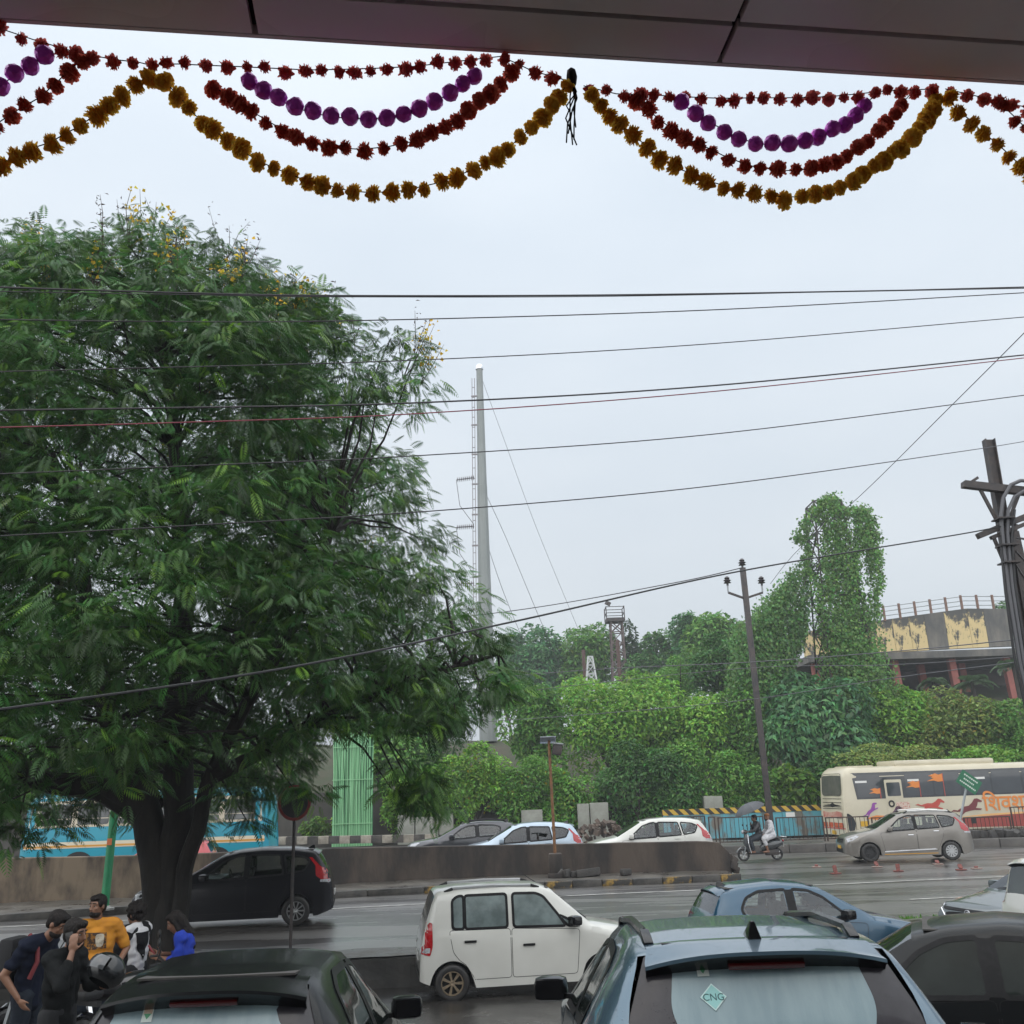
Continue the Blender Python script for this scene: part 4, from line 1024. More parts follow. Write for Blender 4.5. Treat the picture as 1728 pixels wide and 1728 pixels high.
    # side glazing with its black frame, doors with seams and handles
    for side, sg in (('L', 1), ('R', -1)):
        for p in wins:
            pr = rounded(p, .045, 3)
            sk.patch(side, inset(pr, -.004), .003, .12).build('side_window', glass, root, smooth=True)
            sk.patch(side, inset(pr, -.026), .007, .10, hole=inset(pr, .014)).build('window_frame', TRIMB, root)
        if pillar_black and len(wins) > 1:
            a, c = S['wins'][0], S['wins'][1 if spec != 'tall' else 2]
            if spec != 'tall':
                xa = X(max(q[0] for q in a)); xc = X(min(q[0] for q in c)); zt_ = min(max(q[1] for q in a), max(q[1] for q in c)); z0 = a[-1][1]
                sk.patch(side, [(xa + .01, z0), (xa + .01, zt_), (xc - .01, zt_), (xc - .01, z0)], .005).build('pillar_trim', TRIMB, root)
        for k, d in enumerate(S['doors']):
            dp = rounded([(X(s), z) for s, z in d], .05, 3)
            do = sk.patch(side, inset(dp, .004), .0035, .10).build('door', pm, root, smooth=True)
            sk.patch(side, inset(dp, -.004), .0022, .10, hole=inset(dp, .007)).build('seam', TRIMB, do)
            hs = max(q[0] for q in d) - (.20 if k == 0 else .26); hz = min(d[1][1], d[2][1]) - .085 + (.03 if k else 0)
            if spec == 'tall': hs -= .07; hz -= .10
            hp, hn = sk.point(side, X(hs), hz, .012)
            MB().box(hp, (.19, .035, .034)).build('handle', TRIMB if handle == 'black' else (CHROME if handle == 'chrome' else pm), do, bevel=.010)
        # door mirror
        ms = S['wins'][0][0][0] + .12 if spec != 'tall' else 1.20
        mz = S['wins'][0][0][1] + .07
        mp0, _ = sk.point(side, X(ms), mz - .02, 0)
        mo = MB().box((0, 0, 0), (.17, .22, .15)).build('mirror', GLOSSBLACK if handle == 'black' else pm, root, bevel=.05)
        mo.location = mp0 + Vector((.04, sg * .15, .03)); mo.rotation_euler = (0, 0, -sg * .2)
        MB().box((-.087, 0, 0), (.006, .17, .11)).build('mirror_glass', GLOSSBLACK, mo)  # gloss black in place of mirror: the dark reflection is put into the colour
        MB().bar((0, -sg * .16, -.05), (0, -sg * .02, -.04), .05, .03).build('mirror_arm', TRIMB, mo)
        # lamps
        if front == 'std':
            hl = [(X(.06), .66), (X(.05), .77), (X(.45), .90), (X(.52), .86), (X(.30), .74)]
            if spec == 'hatch': hl = [(X(.05), .60), (X(.05), .69), (X(.40), .80), (X(.50), .79), (X(.30), .66)]
            if spec == 'suv': hl = [(X(.04), .80), (X(.04), .89), (X(.42), .97), (X(.50), .96), (X(.30), .84)]
            if spec == 'tall': hl = [(X(.05), .68), (X(.05), .86), (X(.34), .94), (X(.44), .90), (X(.30), .74)]
            sk.patch(side, hl, .006, .06).build('headlight', CLEARLENS, root, smooth=True)
        te = {'mpv': [(X(3.98), 1.32), (X(4.10), 1.22), (X(4.36), 1.10), (X(4.385), .88), (X(4.20), .90), (X(4.00), 1.03)],
              'tall': [(X(3.42), 1.16), (X(3.60), 1.16), (X(3.615), .72), (X(3.46), .68), (X(3.42), .82)],
              'hatch': [(X(3.36), .93), (X(3.70), 1.0), (X(3.79), .86), (X(3.60), .80)],
              'suv': [(X(3.50), 1.05), (X(3.90), 1.07), (X(3.975), .90), (X(3.72), .90)]}[spec]
        tl = sk.patch(side, rounded(te, .03, 3), .007, .05).build('tail_light', REDLENS, root, smooth=True)
        if spec in ('tall', 'mpv'):
            zz = (.72, .80) if spec == 'tall' else (.89, .95)
            sk.patch(side, [(te[-2][0] if spec == 'tall' else X(4.10), zz[0] + .01), (te[-2][0] if spec == 'tall' else X(4.10), zz[1]), (X(L - .02), zz[1]), (X(L - .02), zz[0])], .010, .05).build('reverse_lens', CLEARLENS, tl)
        if spec == 'mpv':
            sk.patch(side, [(X(3.84), 1.42), (X(3.90), 1.42), (X(4.12), 1.20), (X(4.02), 1.20)], .0065, .05).build('tail_light', REDLENS, root, smooth=True)
        if cladding:
            for c in (wf, wrr):
                arc_o = [(X(c) + (ra + .06) * math.cos(q), S['wr'] + (ra + .06) * math.sin(q)) for q in np.linspace(.15, PI - .15, 15)]
                arc_i = [(X(c) + (ra + .004) * math.cos(q), S['wr'] + (ra + .004) * math.sin(q)) for q in np.linspace(PI - .15, .15, 15)]
                sk.patch(side, arc_o + arc_i, .008, .08).build('arch_trim', TRIMB, root)
            sk.patch(side, [(X(wf + ra + .05), .21), (X(wf + ra + .05), .34), (X(wrr - ra - .05), .34), (X(wrr - ra - .05), .21)], .010).build('sill_trim', TRIMB, root)
        if sidestrip:
            sk.patch(side, [(X(wf + ra + .12), .33), (X(wf + ra + .12), .37), (X(wrr - ra - .18), .42), (X(wrr - ra - .10), .38)], .012).build('side_moulding', CHROME, root)
            sk.patch(side, [(X(wf + ra + .10), .25), (X(wf + ra + .10), .275), (X(wrr - ra - .10), .275), (X(wrr - ra - .10), .25)], .010).build('permit_stripe', sidestrip, root)
        # turn repeater, fuel flap is too small
        for c in (wf, wrr):
            wl = wheel(root, X(c), sg * (W / 2 - .115), S['wr'], .20, rim if not (hubcap2 and c == wf) else hubcap2, spokes, rstyle)
            # wheel house
            wh = MB()
            n_ = 12; ring = [(X(c) + (ra + .01) * math.cos(q), S['wr'] + (ra + .01) * math.sin(q)) for q in np.linspace(-.25, PI + .25, n_)]
            v0 = [(x, sg * (W / 2 - .05), z) for x, z in ring] + [(x, sg * (W / 2 - .42), z) for x, z in ring]
            wh.add(v0, [(k, k + 1, n_ + k + 1, n_ + k) for k in range(n_ - 1)] + [tuple(range(n_, 2 * n_))])
            wh.build('wheel_arch', BLACK, root)
    MB().box((0, 0, .30), (L - .5, W - .5, .16)).build('underbody', BLACK, root)
    # front: grille, plate, bumper slot
    zf = {'mpv': .72, 'tall': .74, 'hatch': .64, 'suv': .84}[spec]
    if front == 'std':
        sk.patch('F', rounded([(-.42, zf - .09), (-.44, zf + .07), (.44, zf + .07), (.42, zf - .09)], .04), .006, .08).build('grille', TRIMB, root)
        gb = MB()
        for k in range(3):
            z = zf - .055 + .05 * k
            P = [sk.point('F', y, z, .012)[0] for y in np.linspace(-.40, .40, 9)]; gb.tube(P, .007, 5)
        gb.build('grille_bar', CHROME, root)
        sk.patch('F', rounded([(-.50, .32), (-.46, .47), (.46, .47), (.50, .32)], .05), .005, .08).build('air_intake', TRIMB, root)
    elif front == 'slim':     # dark slim grille joined by a chrome line, lamps low in a black bezel
        sk.patch('F', rounded([(-.48, .76), (-.62, .90), (.62, .90), (.48, .76)], .03), .006, .07).build('grille', TRIMB, root)
        cb = MB(); P = [sk.point('F', y, z, .014)[0] for y, z in [(-.80, .93), (-.62, .86), (-.50, .755), (-.25, .735), (0, .73), (.25, .735), (.50, .755), (.62, .86), (.80, .93)]]
        cb.tube(P, .017, 6); cb.build('chrome_strip', CHROME, root, smooth=True)
        for sg in (1, -1):
            sk.patch('F', rounded([(sg * .52, .56), (sg * .56, .72), (sg * .80, .74), (sg * .84, .58)], .04), .007, .06).build('lamp_bezel', TRIMB, root)
            lp, _ = sk.point('F', sg * .67, .65, .012)
            MB().lathe([(.0, 0), (.055, 0), (.05, .015), (0, .02)], 14, Matrix.Translation(lp) @ Matrix.Rotation(PI / 2, 4, 'Y')).build('headlight', CLEARLENS, root, smooth=True)
            sk.patch('F', [(sg * .60, .895), (sg * .62, .925), (sg * .80, .955), (sg * .80, .93)], .013, .06).build('daytime_light', CLEARLENS, root)
        lp, _ = sk.point('F', 0, .83, .012)
        MB().lathe([(.052, 0), (.066, 0), (.066, .008), (.052, .008)], 20, Matrix.Translation(lp) @ Matrix.Rotation(PI / 2, 4, 'Y'), closed=True).build('emblem', CHROME, root)
        MB().lathe([(.018, 0), (.03, 0), (.03, .008), (.018, .008)], 16, Matrix.Translation(lp + Vector((0, 0, .008))) @ Matrix.Rotation(PI / 2, 4, 'Y'), closed=True).build('emblem', CHROME, root)
        sk.patch('F', rounded([(-.62, .36), (-.55, .58), (.55, .58), (.62, .36)], .05), .006, .08).build('air_intake', TRIMB, root)
    pc = mat('yellow_plate', (.62, .36, .02), rough=.5) if plate == 'yellow' else WHITEPAINT
    for side, z in (('F', .50 if spec != 'suv' else .62), ('B', .62 if spec != 'suv' else .80)):
        p0, _ = sk.point(side, 0, z, .012)
        MB().box(p0, (.012, .46, .11)).build('number_plate', pc, root)
    # black trim strip low across the rear bumper
    sk.patch('B', rounded([(-.62, .36), (-.60, .44), (.60, .44), (.62, .36)], .03), .005, .1).build('rear_valance', TRIMB, root)
    # spoiler, wiper, aerial, rails
    ry = S['roofw']
    def make_spoiler(lip, dz):
        zz = top(S['rr']); sp = MB(); n2 = 18
        for k in range(n2 + 1):
            u = -1 + 2 * k / n2; y = u * ry * 1.015; dx = lip * (1 - .30 * u * u); zc = zz - .006 - .055 * abs(u) ** 2.6
            yk = y * .93
            pr = [tuple(sk.point('T', X(S['rr']) + d_, yk, o_)[0]) for d_, o_ in ((.18, -.008), (.12, .0015), (.06, .006), (.01, .009))]
            sp.v += pr + [(X(S['rr']) - dx * .55, y * .97, zc - .001), (X(S['rr']) - dx, y * .98, zc - .014), (X(S['rr']) - dx - .004, y * .98, zc - .030), (X(S['rr']) - dx + .012, y * .975, zc - .040), (X(S['rr']) - dx * .30 , y * .97, zc - .125 * dz), (X(S['rr']) + .05, y * .97, zc - .10 * dz)]
        for k in range(n2):
            for j in range(9): sp.f.append((k * 10 + j, k * 10 + j + 1, (k + 1) * 10 + j + 1, (k + 1) * 10 + j))
        me_top, me_und = MB(), MB(); me_top.v = list(sp.v); me_und.v = list(sp.v)
        me_top.f = [f for i, f in enumerate(sp.f) if i % 9 < 6]; me_und.f = [f for i, f in enumerate(sp.f) if i % 9 >= 6]
        spo = me_top.build('spoiler', pm, root, smooth=True, sharp=60); me_und.build('spoiler_underside', TRIMW if rearfog else TRIMB, spo, smooth=True, sharp=60)  # black underside: shade under the lip and black glass edge in one colour
    if spoiler and not rearfog:
        make_spoiler(.12, .55)
    wp = MB(); wz = lambda s: top(s) + .012
    for y0, y1 in ((.1, .62), (-.45, .05)):
        wp.tube([(X(S['cowl'] + .03), y0, wz(S['cowl'] + .03)), (X(S['cowl'] + .10), (y0 + y1) / 2, wz(S['cowl'] + .10)), (X(S['cowl'] + .13), y1, wz(S['cowl'] + .10))], .009, 5)
    wp.build('wiper', BLACK, root)
    if antenna == 'fin':
        fs = S['rr'] - .14; zz = top(fs)
        fn = MB().add([(X(fs - .10), .028, zz - .01), (X(fs - .10), -.028, zz - .01), (X(fs + .10), -.034, zz - .01), (X(fs + .10), .034, zz - .01), (X(fs + .04), .008, zz + .075), (X(fs + .04), -.008, zz + .075), (X(fs + .085), -.010, zz + .075), (X(fs + .085), .010, zz + .075)],
                      [(0, 1, 5, 4), (1, 2, 6, 5), (2, 3, 7, 6), (3, 0, 4, 7), (4, 5, 6, 7)])
        fn.build('antenna', GLOSSBLACK, root, bevel=.008)
    elif antenna == 'rod':
        zz = top(S['rf'] + .12); MB().tube([(X(S['rf'] + .12), .3, zz - .01), (X(S['rf'] + .48), .34, zz + .22)], [.009, .004], 6).build('antenna', BLACK, root)
    if rails:
        for sg in (1, -1):
            a, c = S['rf'] + .22, S['rr'] - .12; y = ry * .90
            rh = rails[2] if len(rails) > 2 else .055
            P = [tuple(sk.point('T', X(q_), sg * y, h_)[0]) for q_, h_ in ((a, -.01), (a + .14, rh), ((a + c) / 2, rh + .004), (c - .14, rh), (c, -.01))]
            rl = MB()
            rl.tube(P[1:4], .022, 6); ro = rl.build('roof_rail', rails[0], root, smooth=True)
            MB().bar(P[0], P[1], .05, .045).build('rail_foot', rails[1], ro, bevel=.01); MB().bar(P[3], P[4], .05, .045).build('rail_foot', rails[1], ro, bevel=.01)
    # cabin: seats, wheel, dark floor
    cab = MB().box((X((S['cowl'] + S['rb']) / 2), 0, .62), (S['rb'] - S['cowl'] - .1, W - .28, .04)); cab.build('cabin_floor', BLACK, root)
    fz = interp(S['belt'], 2.0)
    for s0, ys_ in ((S['rf'] + .42, (.36, -.36)), (S['rf'] + 1.28, (.36, -.36))) + (((S['rf'] + 1.78, (.3, -.3)),) if spec == 'mpv' else ()):
        for y in ys_:
            sb_ = MB(); sb_.box((X(s0), y, fz - .12), (.16, .46, .62), Matrix.Rotation(-.22, 3, 'Y')); seat = sb_.build('seat', SEATM, root, bevel=.05)
            MB().box((X(s0 + .10), y, fz + .27), (.10, .26, .17)).build('headrest', SEATM, seat, bevel=.04)
    MB().box((X(S['rf'] - .30), 0, fz - .10), (.5, W - .30, .26)).build('dashboard', TRIMB, root, bevel=.05)
    MB().tube([(X(S['rf'] + .02) + .05 * math.sin(q), -.36 + .17 * math.cos(q), fz + .0 + .16 * math.sin(q)) for q in np.linspace(0, 2 * PI, 18)], .014, 6, cap=False).build('steering_wheel', TRIMB, root)
    MB().box((X((S['rf'] + S['rr']) / 2), 0, top((S['rf'] + S['rr']) / 2) - .075), (S['rr'] - S['rf'] - .12, ry * 1.6, .012)).build('headlining', SEATM, root)
    if rearfog:
        # rear glass seen close: black border, misted pane, hood spoiler, high brake lamp
        wd = rearfog.get('w', .60); z0, z1 = top(S['rb']) + .01, top(S['rr']) - .035
        xa, xb = X(S['rr']), X(S['rb'])
        gl = MB(); nn = 12; mm = 8
        def rg(u, v, off):    # u across -1..1, v down 0..1 on the sloping rear surface
            s = S['rr'] + .03 + (S['rb'] - S['rr'] + .0) * v
            yw = (ry * .97) * (1 - v) + (W / 2 * .80) * v
            y = -u * yw; o = Vector((X(s) - 2, y, top(s) + 2)); d = Vector((1, 0, -1)).normalized()
            h, n, _, _ = sk.t.ray_cast(o, d)
            if h is None: h = Vector((X(s), y, top(s))); n = Vector((-.7, 0, .7))
            if n.dot(d) > 0: n = -n
            return h + n * off
        def rpatch(poly, off, step=.12):
            pts = [Vector(p) for p in poly]; e = [(i, (i + 1) % len(pts)) for i in range(len(pts))]
            inn = inset(poly, step * .3)
            for u in np.arange(-1, 1, step):
                for v in np.arange(0, 1.2, step):
                    if inside(inn, u, v): pts.append(Vector((u, v)))
            vs, _, fs, *_ = delaunay_2d_cdt(pts, e, [], 1, 1e-5)
            return MB().add([rg(p.x, p.y, off) for p in vs], fs)
        rpatch(rounded(rearfog.get('border', [(-.98, .02), (-1.0, 1.0), (1.0, 1.0), (.98, .02)]), .06), .003).build('rear_window', BORDER, root, smooth=True)
        rpatch(rounded(rearfog.get('pane', [(-.74, .10), (-.70, .9), (.70, .9), (.74, .10)]), .12, 5), .006).build('rear_pane', FOG, root, smooth=True)
        lip = .19 * rearfog.get('lip', 1.0); zz = top(S['rr']); make_spoiler(lip, 1.0)
        MB().box((X(S['rr']) - lip * .70, 0, zz - .082), (.03, .36, .030), Matrix.Rotation(R(55), 3, 'Y')).build('brake_light', mat('dark_red_lens', (.10, .006, .008), rough=.15, coat=.8), root, bevel=.005)
        # stickers on the misted pane
        for nm, (u, v, w_, h_), m_ in rearfog.get('stickers', []):
            p0 = rg(u, v, .009); pu = rg(u + .05, v, .009) - rg(u - .05, v, .009); pv = rg(u, v - .05, .009) - rg(u, v + .05, .009)
            pu.normalize(); pv = (pv - pu * pv.dot(pu)).normalized(); nn_ = pu.cross(pv)
            M = Matrix((( pu.x, pv.x, nn_.x, p0.x), (pu.y, pv.y, nn_.y, p0.y), (pu.z, pv.z, nn_.z, p0.z), (0, 0, 0, 1)))
            if nm == 'diamond':
                MB().plate([(-w_, 0), (0, -h_), (w_, 0), (0, h_)], M, .0006).build('sticker', m_, root)
                MB().plate([(-w_ * .88, 0), (0, -h_ * .88), (w_ * .88, 0), (0, h_ * .88)], M @ Matrix.Translation((0, 0, .0008)), .0003).build('sticker_face', mat('sticker_aqua', (.34, .66, .64), rough=.5), root)
                lettering('CNG', M @ Matrix.Translation((0, -.016, .0016)) , .045, mat('sticker_ink', (.03, .10, .11), rough=.6), root, mirror=False)
            else:
                MB().plate([(-w_, -h_), (w_, -h_), (w_, h_), (-w_, h_)], M, .0006).build('sticker', m_, root)
                MB().plate([(-w_ * .8, -h_ * .2), (w_ * .8, -h_ * .2), (w_ * .8, h_ * .82), (-w_ * .8, h_ * .82)], M @ Matrix.Translation((0, 0, .0008)), .0003).build('sticker_face', mat('sticker_orange', (.62, .42, .28), (.70, .60, .5), scale=60, rough=.6), root)
                MB().plate([(-w_ * .7, -h_ * .15), (0, -h_ * .75), (w_ * .7, -h_ * .15)], M @ Matrix.Translation((0, 0, .0014)), .0003).build('sticker_print', mat('sticker_green', (.12, .42, .22), rough=.6), root)
    return root

def lettering(txt, M, size, m, parent, mirror=False, extrude=.0004, name='lettering', shear=0., weight=0.):
    """flat raised lettering as a mesh, placed by M (u right, v up, normal out)"""
    cu = bpy.data.curves.new('lettering', 'FONT'); cu.body = txt; cu.size = size; cu.align_x = 'CENTER'; cu.extrude = extrude; cu.shear = shear; cu.offset = weight
    o = bpy.data.objects.new('tmp_text', cu); COL.objects.link(o)
    dg = bpy.context.evaluated_depsgraph_get(); me = bpy.data.meshes.new_from_object(o.evaluated_get(dg)); me.name = name
    bpy.data.objects.remove(o); bpy.data.curves.remove(cu)
    if mirror: me.transform(Matrix.Scale(-1, 4, (1, 0, 0)))
    me.transform(M); me.materials.clear(); return link(name, me, m, parent)
# ---------------------------------------------------------------- the cars in view
SILV = mat('alloy_silver', (.45, .46, .47), rough=.3, metal=.8)
GOLDC = mat('dusty_bronze_hubcap', (.30, .235, .16), (.2, .16, .11), scale=20, rough=.5, metal=.4)
STEELW = mat('black_steel_wheel', (.015, .015, .016), rough=.5)
STK = [('diamond', (-.42, .52, .062, .062), mat('sticker_pale', (.62, .80, .78), rough=.5)), ('label', (-.50, .24, .028, .048), mat('sticker_white', (.70, .78, .74), rough=.5))]
slope = R(4.2)
GL_WET = mat('dark_wet_glass', (.006, .009, .008), (.015, .020, .018), scale=2.5, rough=.05, spec=.16, drops=70)
car('slate blue wet SUV parked with its rear to the viewer, sticker on rear glass', 'suv', paint('slate_blue_wet_paint', (.095, .16, .215), .5, .25, drops=60),
    (1.13, 6.52, lot_z(6.45)), PI / 2, pitch=slope, rearfog=dict(stickers=STK, border=[(-.99, .03), (-1.02, 1.0), (1.02, 1.0), (.99, .03)], pane=[(-.74, .10), (-.72, .62), (-.60, .90), (.60, .90), (.72, .62), (.74, .10)]), rails=(TRIMW, TRIMW, .03), handle='black', cladding=True, roofmat=None, glass=GL_WET)
STK2 = [('diamond', (-.60, .72, .066, .066), mat('sticker_pale', (.62, .80, .78), rough=.5)), ('label', (-.52, .34, .028, .05), mat('sticker_white', (.70, .78, .74), rough=.5))]
car('black wet hatchback parked with its rear to the viewer, stickers on misted glass', 'hatch', paint('black_wet_paint', (.010, .011, .012), 0, .25, drops=60),
    (-1.74, 6.95, lot_z(6.9)), PI / 2 + R(2), pitch=slope, rearfog=dict(stickers=STK2, lip=1.15, pane=[(-.88, .06), (-.86, .92), (.66, .92), (.72, .06)]), handle='chrome', glass=GL_WET, sc=.97, antenna=None)
car('black wet hatchback at the right bottom corner seen from its side', 'hatch', paint('black_wet_paint', (.010, .011, .012), 0, .25, drops=60),
    (3.56, 9.12, lot_z(9.0) - .06), R(158), roll=0, glass=GL_WET, handle='chrome', sc=.96, pitch=0)
car('dented white tall hatchback with grey roof rails parked at the lot edge', 'tall', paint('white_car_paint', (.62, .62, .58), 0, .3, c2=(.56, .56, .52)),
    (.02, 17.0, lot_z(16.6)), R(9), rim=GOLDC, spokes=7, glass=FOGD, rails=(mat('silver_rail', (.42, .43, .44), rough=.4, metal=.5), BLACK, .025), handle='black', antenna='rod', spoiler=False, pillar_black=False)
car('teal blue hatchback with black mirror covers parked at the lot edge', 'hatch', paint('teal_blue_paint', (.003, .058, .115), .25, .25),
    (4.72, 17.35, lot_z(17.1) + .04), R(5), rim=STEELW, spokes=7, handle='black')
car('grey crossover facing left with slim chrome-edged grille at the right edge', 'suv', paint('grey_green_paint', (.105, .125, .13), .5, .3, drops=40),
    (9.75, 18.55, lot_z(18.2)), PI + R(17), front='slim', cladding=True, handle='chrome', sc=1.08)
car('car cut off by the right edge, only its red tail lamp showing', 'tall', paint('white_car_paint', (.62, .62, .58), 0, .3), (9.24, 15.0, lot_z(15.0)), R(4), sc=1.1)
car('dark grey people carrier driving left, half hidden behind the big trunk', 'mpv', paint('dark_grey_violet_paint', (.014, .014, .018), .3, .25),
    (-6.60, 23.25, 0.012), PI + R(9), rim=SILV, spokes=10, handle='body', glass=GL_SIDE, name='moving_car')
car('taupe grey taxi people carrier with roof carrier and yellow plates', 'mpv', paint('taupe_grey_paint', (.20, .185, .165), .45, .3),
    (13.1, 34.7, .012), PI - R(5), rim=SILV, spokes=11, rstyle='swirl', plate='yellow', sidestrip=mat('permit_orange', (.55, .28, .02), rough=.5), rails=(WHITEPAINT, BLACK), handle='chrome', name='moving_car', hubcap2=STEELW, sc=.97)
car('pale blue people carrier behind the median wall', 'mpv', paint('pale_blue_paint', (.42, .52, .62), .3, .3), (-.15, 34.4, .012), PI + R(4), rim=SILV, name='moving_car', glass=GL_DARK)
car('white people carrier with dark windows behind the median wall', 'mpv', paint('white_car_paint', (.62, .62, .58), 0, .3), (4.25, 34.6, .012), PI + R(2), rim=SILV, name='moving_car', handle='body')
car('charcoal SUV in front of the pale blue car behind the median wall', 'suv', paint('charcoal_paint', (.05, .052, .062), .5, .3), (-2.15, 36.6, .012), PI + R(4), rim=SILV, cladding=True, name='moving_car', sc=1.06, rails=(TRIMB, TRIMB))
car('red hatchback glimpsed between tree trunk and green post behind the wall', 'hatch', paint('red_paint', (.45, .03, .04), .1, .3), (-12.2, 33.6, .012), PI + R(9), name='moving_car')
# ================================================================ buses
def loft_bus(label, L, W, H, loc, heading, bodym, winm, name, rearwin=True):
    """coach body with rounded roof edges, raked ends; returns the root"""
    root = empty(name, loc, heading, label, 'bus')
    b = MB(); st = [0, .05, .15, .4, 1.0] + [1.0 + (L - 2) * i / 8 for i in range(1, 9)] + [L - .4, L - .15, L - .05, L]
    rows = []
    for s in st:
        e = min(s, L - s); sh = .18 * max(0, 1 - e / .4) ** 2; zt = H - .30 * max(0, 1 - e / .4) ** 2
        w = W / 2 - sh
        rows.append([(w - .10, .34), (w, .42), (w, 1.2), (w - .015, H - .45), (w - .05, zt - .22), (w - .14, zt - .08), (w - .35, zt - .015), (0, zt)])
    m = 8
    for sg in (1, -1):
        base = len(b.v)
        for s, r in zip(st, rows):
            rake = lambda z: .18 * max(0, (z - 1.2)) / 2 * max(0, 1 - min(s, L - s) / 1.0) * (1 if s < L / 2 else -1)
            for y, z in r: b.v.append((L / 2 - s - rake(z), sg * y, z))
        for i in range(len(st) - 1):
            for j in range(m - 1):
                f = (base + i * m + j, base + i * m + j + 1, base + (i + 1) * m + j + 1, base + (i + 1) * m + j); b.f.append(f if sg > 0 else f[::-1])
        for i in (0, len(st) - 1):
            c = len(b.v); b.v.append((L / 2 - st[i], 0, .34)); b.f.append(tuple(base + i * m + j for j in range(m)) + (c,))
    me = b.mesh('body'); bm = bmesh.new(); bm.from_mesh(me); bmesh.ops.remove_doubles(bm, verts=bm.verts, dist=.001); bmesh.ops.recalc_face_normals(bm, faces=bm.faces); bm.to_mesh(me); bm.free()
    me.polygons.foreach_set('use_smooth', [True] * len(me.polygons)); me.set_sharp_from_angle(angle=R(40))
    link('body', me, bodym, root); sk = Skin(me); return root, sk
def rect(x0, x1, z0, z1, r=.06): return rounded([(x0, z0), (x0, z1), (x1, z1), (x1, z0)], r, 4)

CREAM = mat('cream_bus_paint', (.60, .55, .42), (.52, .47, .35), scale=.7, rough=.35, coat=.4)
BUSGL = mat('black_bus_glass', (.030, .034, .040), (.042, .046, .052), scale=1.5, rough=.14, coat=.5)
BUSGL2 = mat('dark_bus_pane', (.055, .062, .07), (.045, .05, .058), scale=1.5, rough=.10, coat=.6)
BL, BW, BH = 11.8, 2.55, 3.22
bus, sk = loft_bus('cream coach with dark window band, orange flags and running horses on its side', BL, BW, BH, (19.77, 45.63, .02), R(8.5), CREAM, BUSGL, 'coach_bus')
XR = -BL / 2           # its rear end is on the left: the coach heads right
def X_(s): return XR + s      # s metres from the rear
bd = sk.patch('R', [(X_(.62), 1.83), (X_(.48), 2.95), (X_(BL - .6), 2.95), (X_(BL - .6), 1.83)], .006, .25).build('window_band', BUSGL, bus, smooth=True)
for s0, s1 in [(.70, 1.80), (2.98, 4.28), (4.36, 5.62), (5.70, 7.1), (7.18, 8.6), (8.7, 10.2)]:
    sk.patch('R', rect(X_(s0), X_(s1), 1.90, 2.86, .12), .011, .2).build('window', BUSGL2, bus, smooth=True)
dr = sk.patch('R', rect(X_(1.98), X_(2.80), .95, 2.62, .05), .012, .2).build('emergency_door', CREAM, bus, smooth=True)
sk.patch('R', rect(X_(2.07), X_(2.71), 1.92, 2.50, .05), .017, .2).build('door_window', BUSGL2, dr)
sk.patch('R', rect(X_(1.92), X_(2.86), 1.84, 2.72, .03), .009, .2).build('door_frame', BUSGL, dr)
for s in (.62, 3.1, 6.3):
    sk.patch('R', [(X_(s), 2.52), (X_(s), 2.61), (X_(s + .55), 2.61), (X_(s + .55), 2.52)], .016).build('notice', WHITEPAINT, bus)
ORG = mat('saffron_print', (.72, .24, .05), rough=.5); RED = mat('red_print', (.48, .07, .05), rough=.5); MAROON = mat('maroon_print', (.16, .03, .035), rough=.5); PUR = mat('violet_print', (.26, .06, .32), rough=.5); PLUM = mat('plum_print', (.09, .03, .07), rough=.5)
def decal(poly, m, nm, off=.019): sk.patch('R', poly, off, .12).build(nm, m, bus)
def flag(s, z, k):
    P = [(0, 0), (0, .34), (-.18, .30), (-.35, .36), (-.72, .26), (-.50, .22), (-.60, .17), (-.45, .15), (-.82, .02), (-.45, .04), (-.25, -.02)]
    decal([(X_(s) + x * k, z + y * k) for x, y in P], ORG, 'flag_print', .020)
    decal([(X_(s) - .015, 1.84), (X_(s) - .0, z + .36 * k), (X_(s) + .03, z + .36 * k), (X_(s) + .015, 1.84)], RED, 'flagstaff_print', .021)
flag(1.74, 2.05, .66); flag(3.64, 2.25, .80); flag(4.80, 2.48, .95)
HORSE = [(-1.15, .28), (-.95, .34), (-.75, .26), (-.62, .30), (-.35, .36), (-.05, .34), (.18, .44), (.38, .60), (.55, .58), (.78, .40), (.72, .34), (.52, .40), (.42, .24), (.30, .14), (.62, .04), (.56, -.02), (.18, .06), (-.05, .08), (-.35, .08), (-.62, -.04), (-.95, -.10), (-.92, -.04), (-.60, .06), (-.55, .16), (-.78, .20), (-.98, .26)]
def horse(s, z, k, m, rear=0):
    P = [(x * math.cos(rear) - y * math.sin(rear), x * math.sin(rear) + y * math.cos(rear)) for x, y in HORSE]
    decal([(X_(s) + x * k, z + y * k) for x, y in P], m, 'horse_print', .018)
decal([(X_(.9), 1.02), (X_(1.4), 1.14), (X_(2.0), 1.10), (X_(2.4), 1.04), (X_(3.0), 1.12), (X_(3.7), 1.16), (X_(3.4), 1.05), (X_(2.4), .92), (X_(1.5), .94)], ORG, 'swoosh_print', .014)
horse(1.3, 1.28, .50, PUR, .6); horse(2.25, .98, .72, PLUM, .3); horse(4.15, 1.30, .74, RED); horse(5.95, 1.12, .85, MAROON, .2)
decal([(X_(4.9), .50), (X_(4.9), .86), (X_(7.5), .96), (X_(11.4), 1.02), (X_(11.4), .36), (X_(7.5), .46)], mat('maroon_swoosh', (.30, .05, .04), rough=.5), 'swoosh_print', .012)
decal([(X_(5.2), .92), (X_(6.6), 1.02), (X_(11.4), 1.12), (X_(11.4), 1.05), (X_(6.6), .94)], mat('pale_orange_print', (.75, .42, .16), rough=.5), 'swoosh_print', .013)
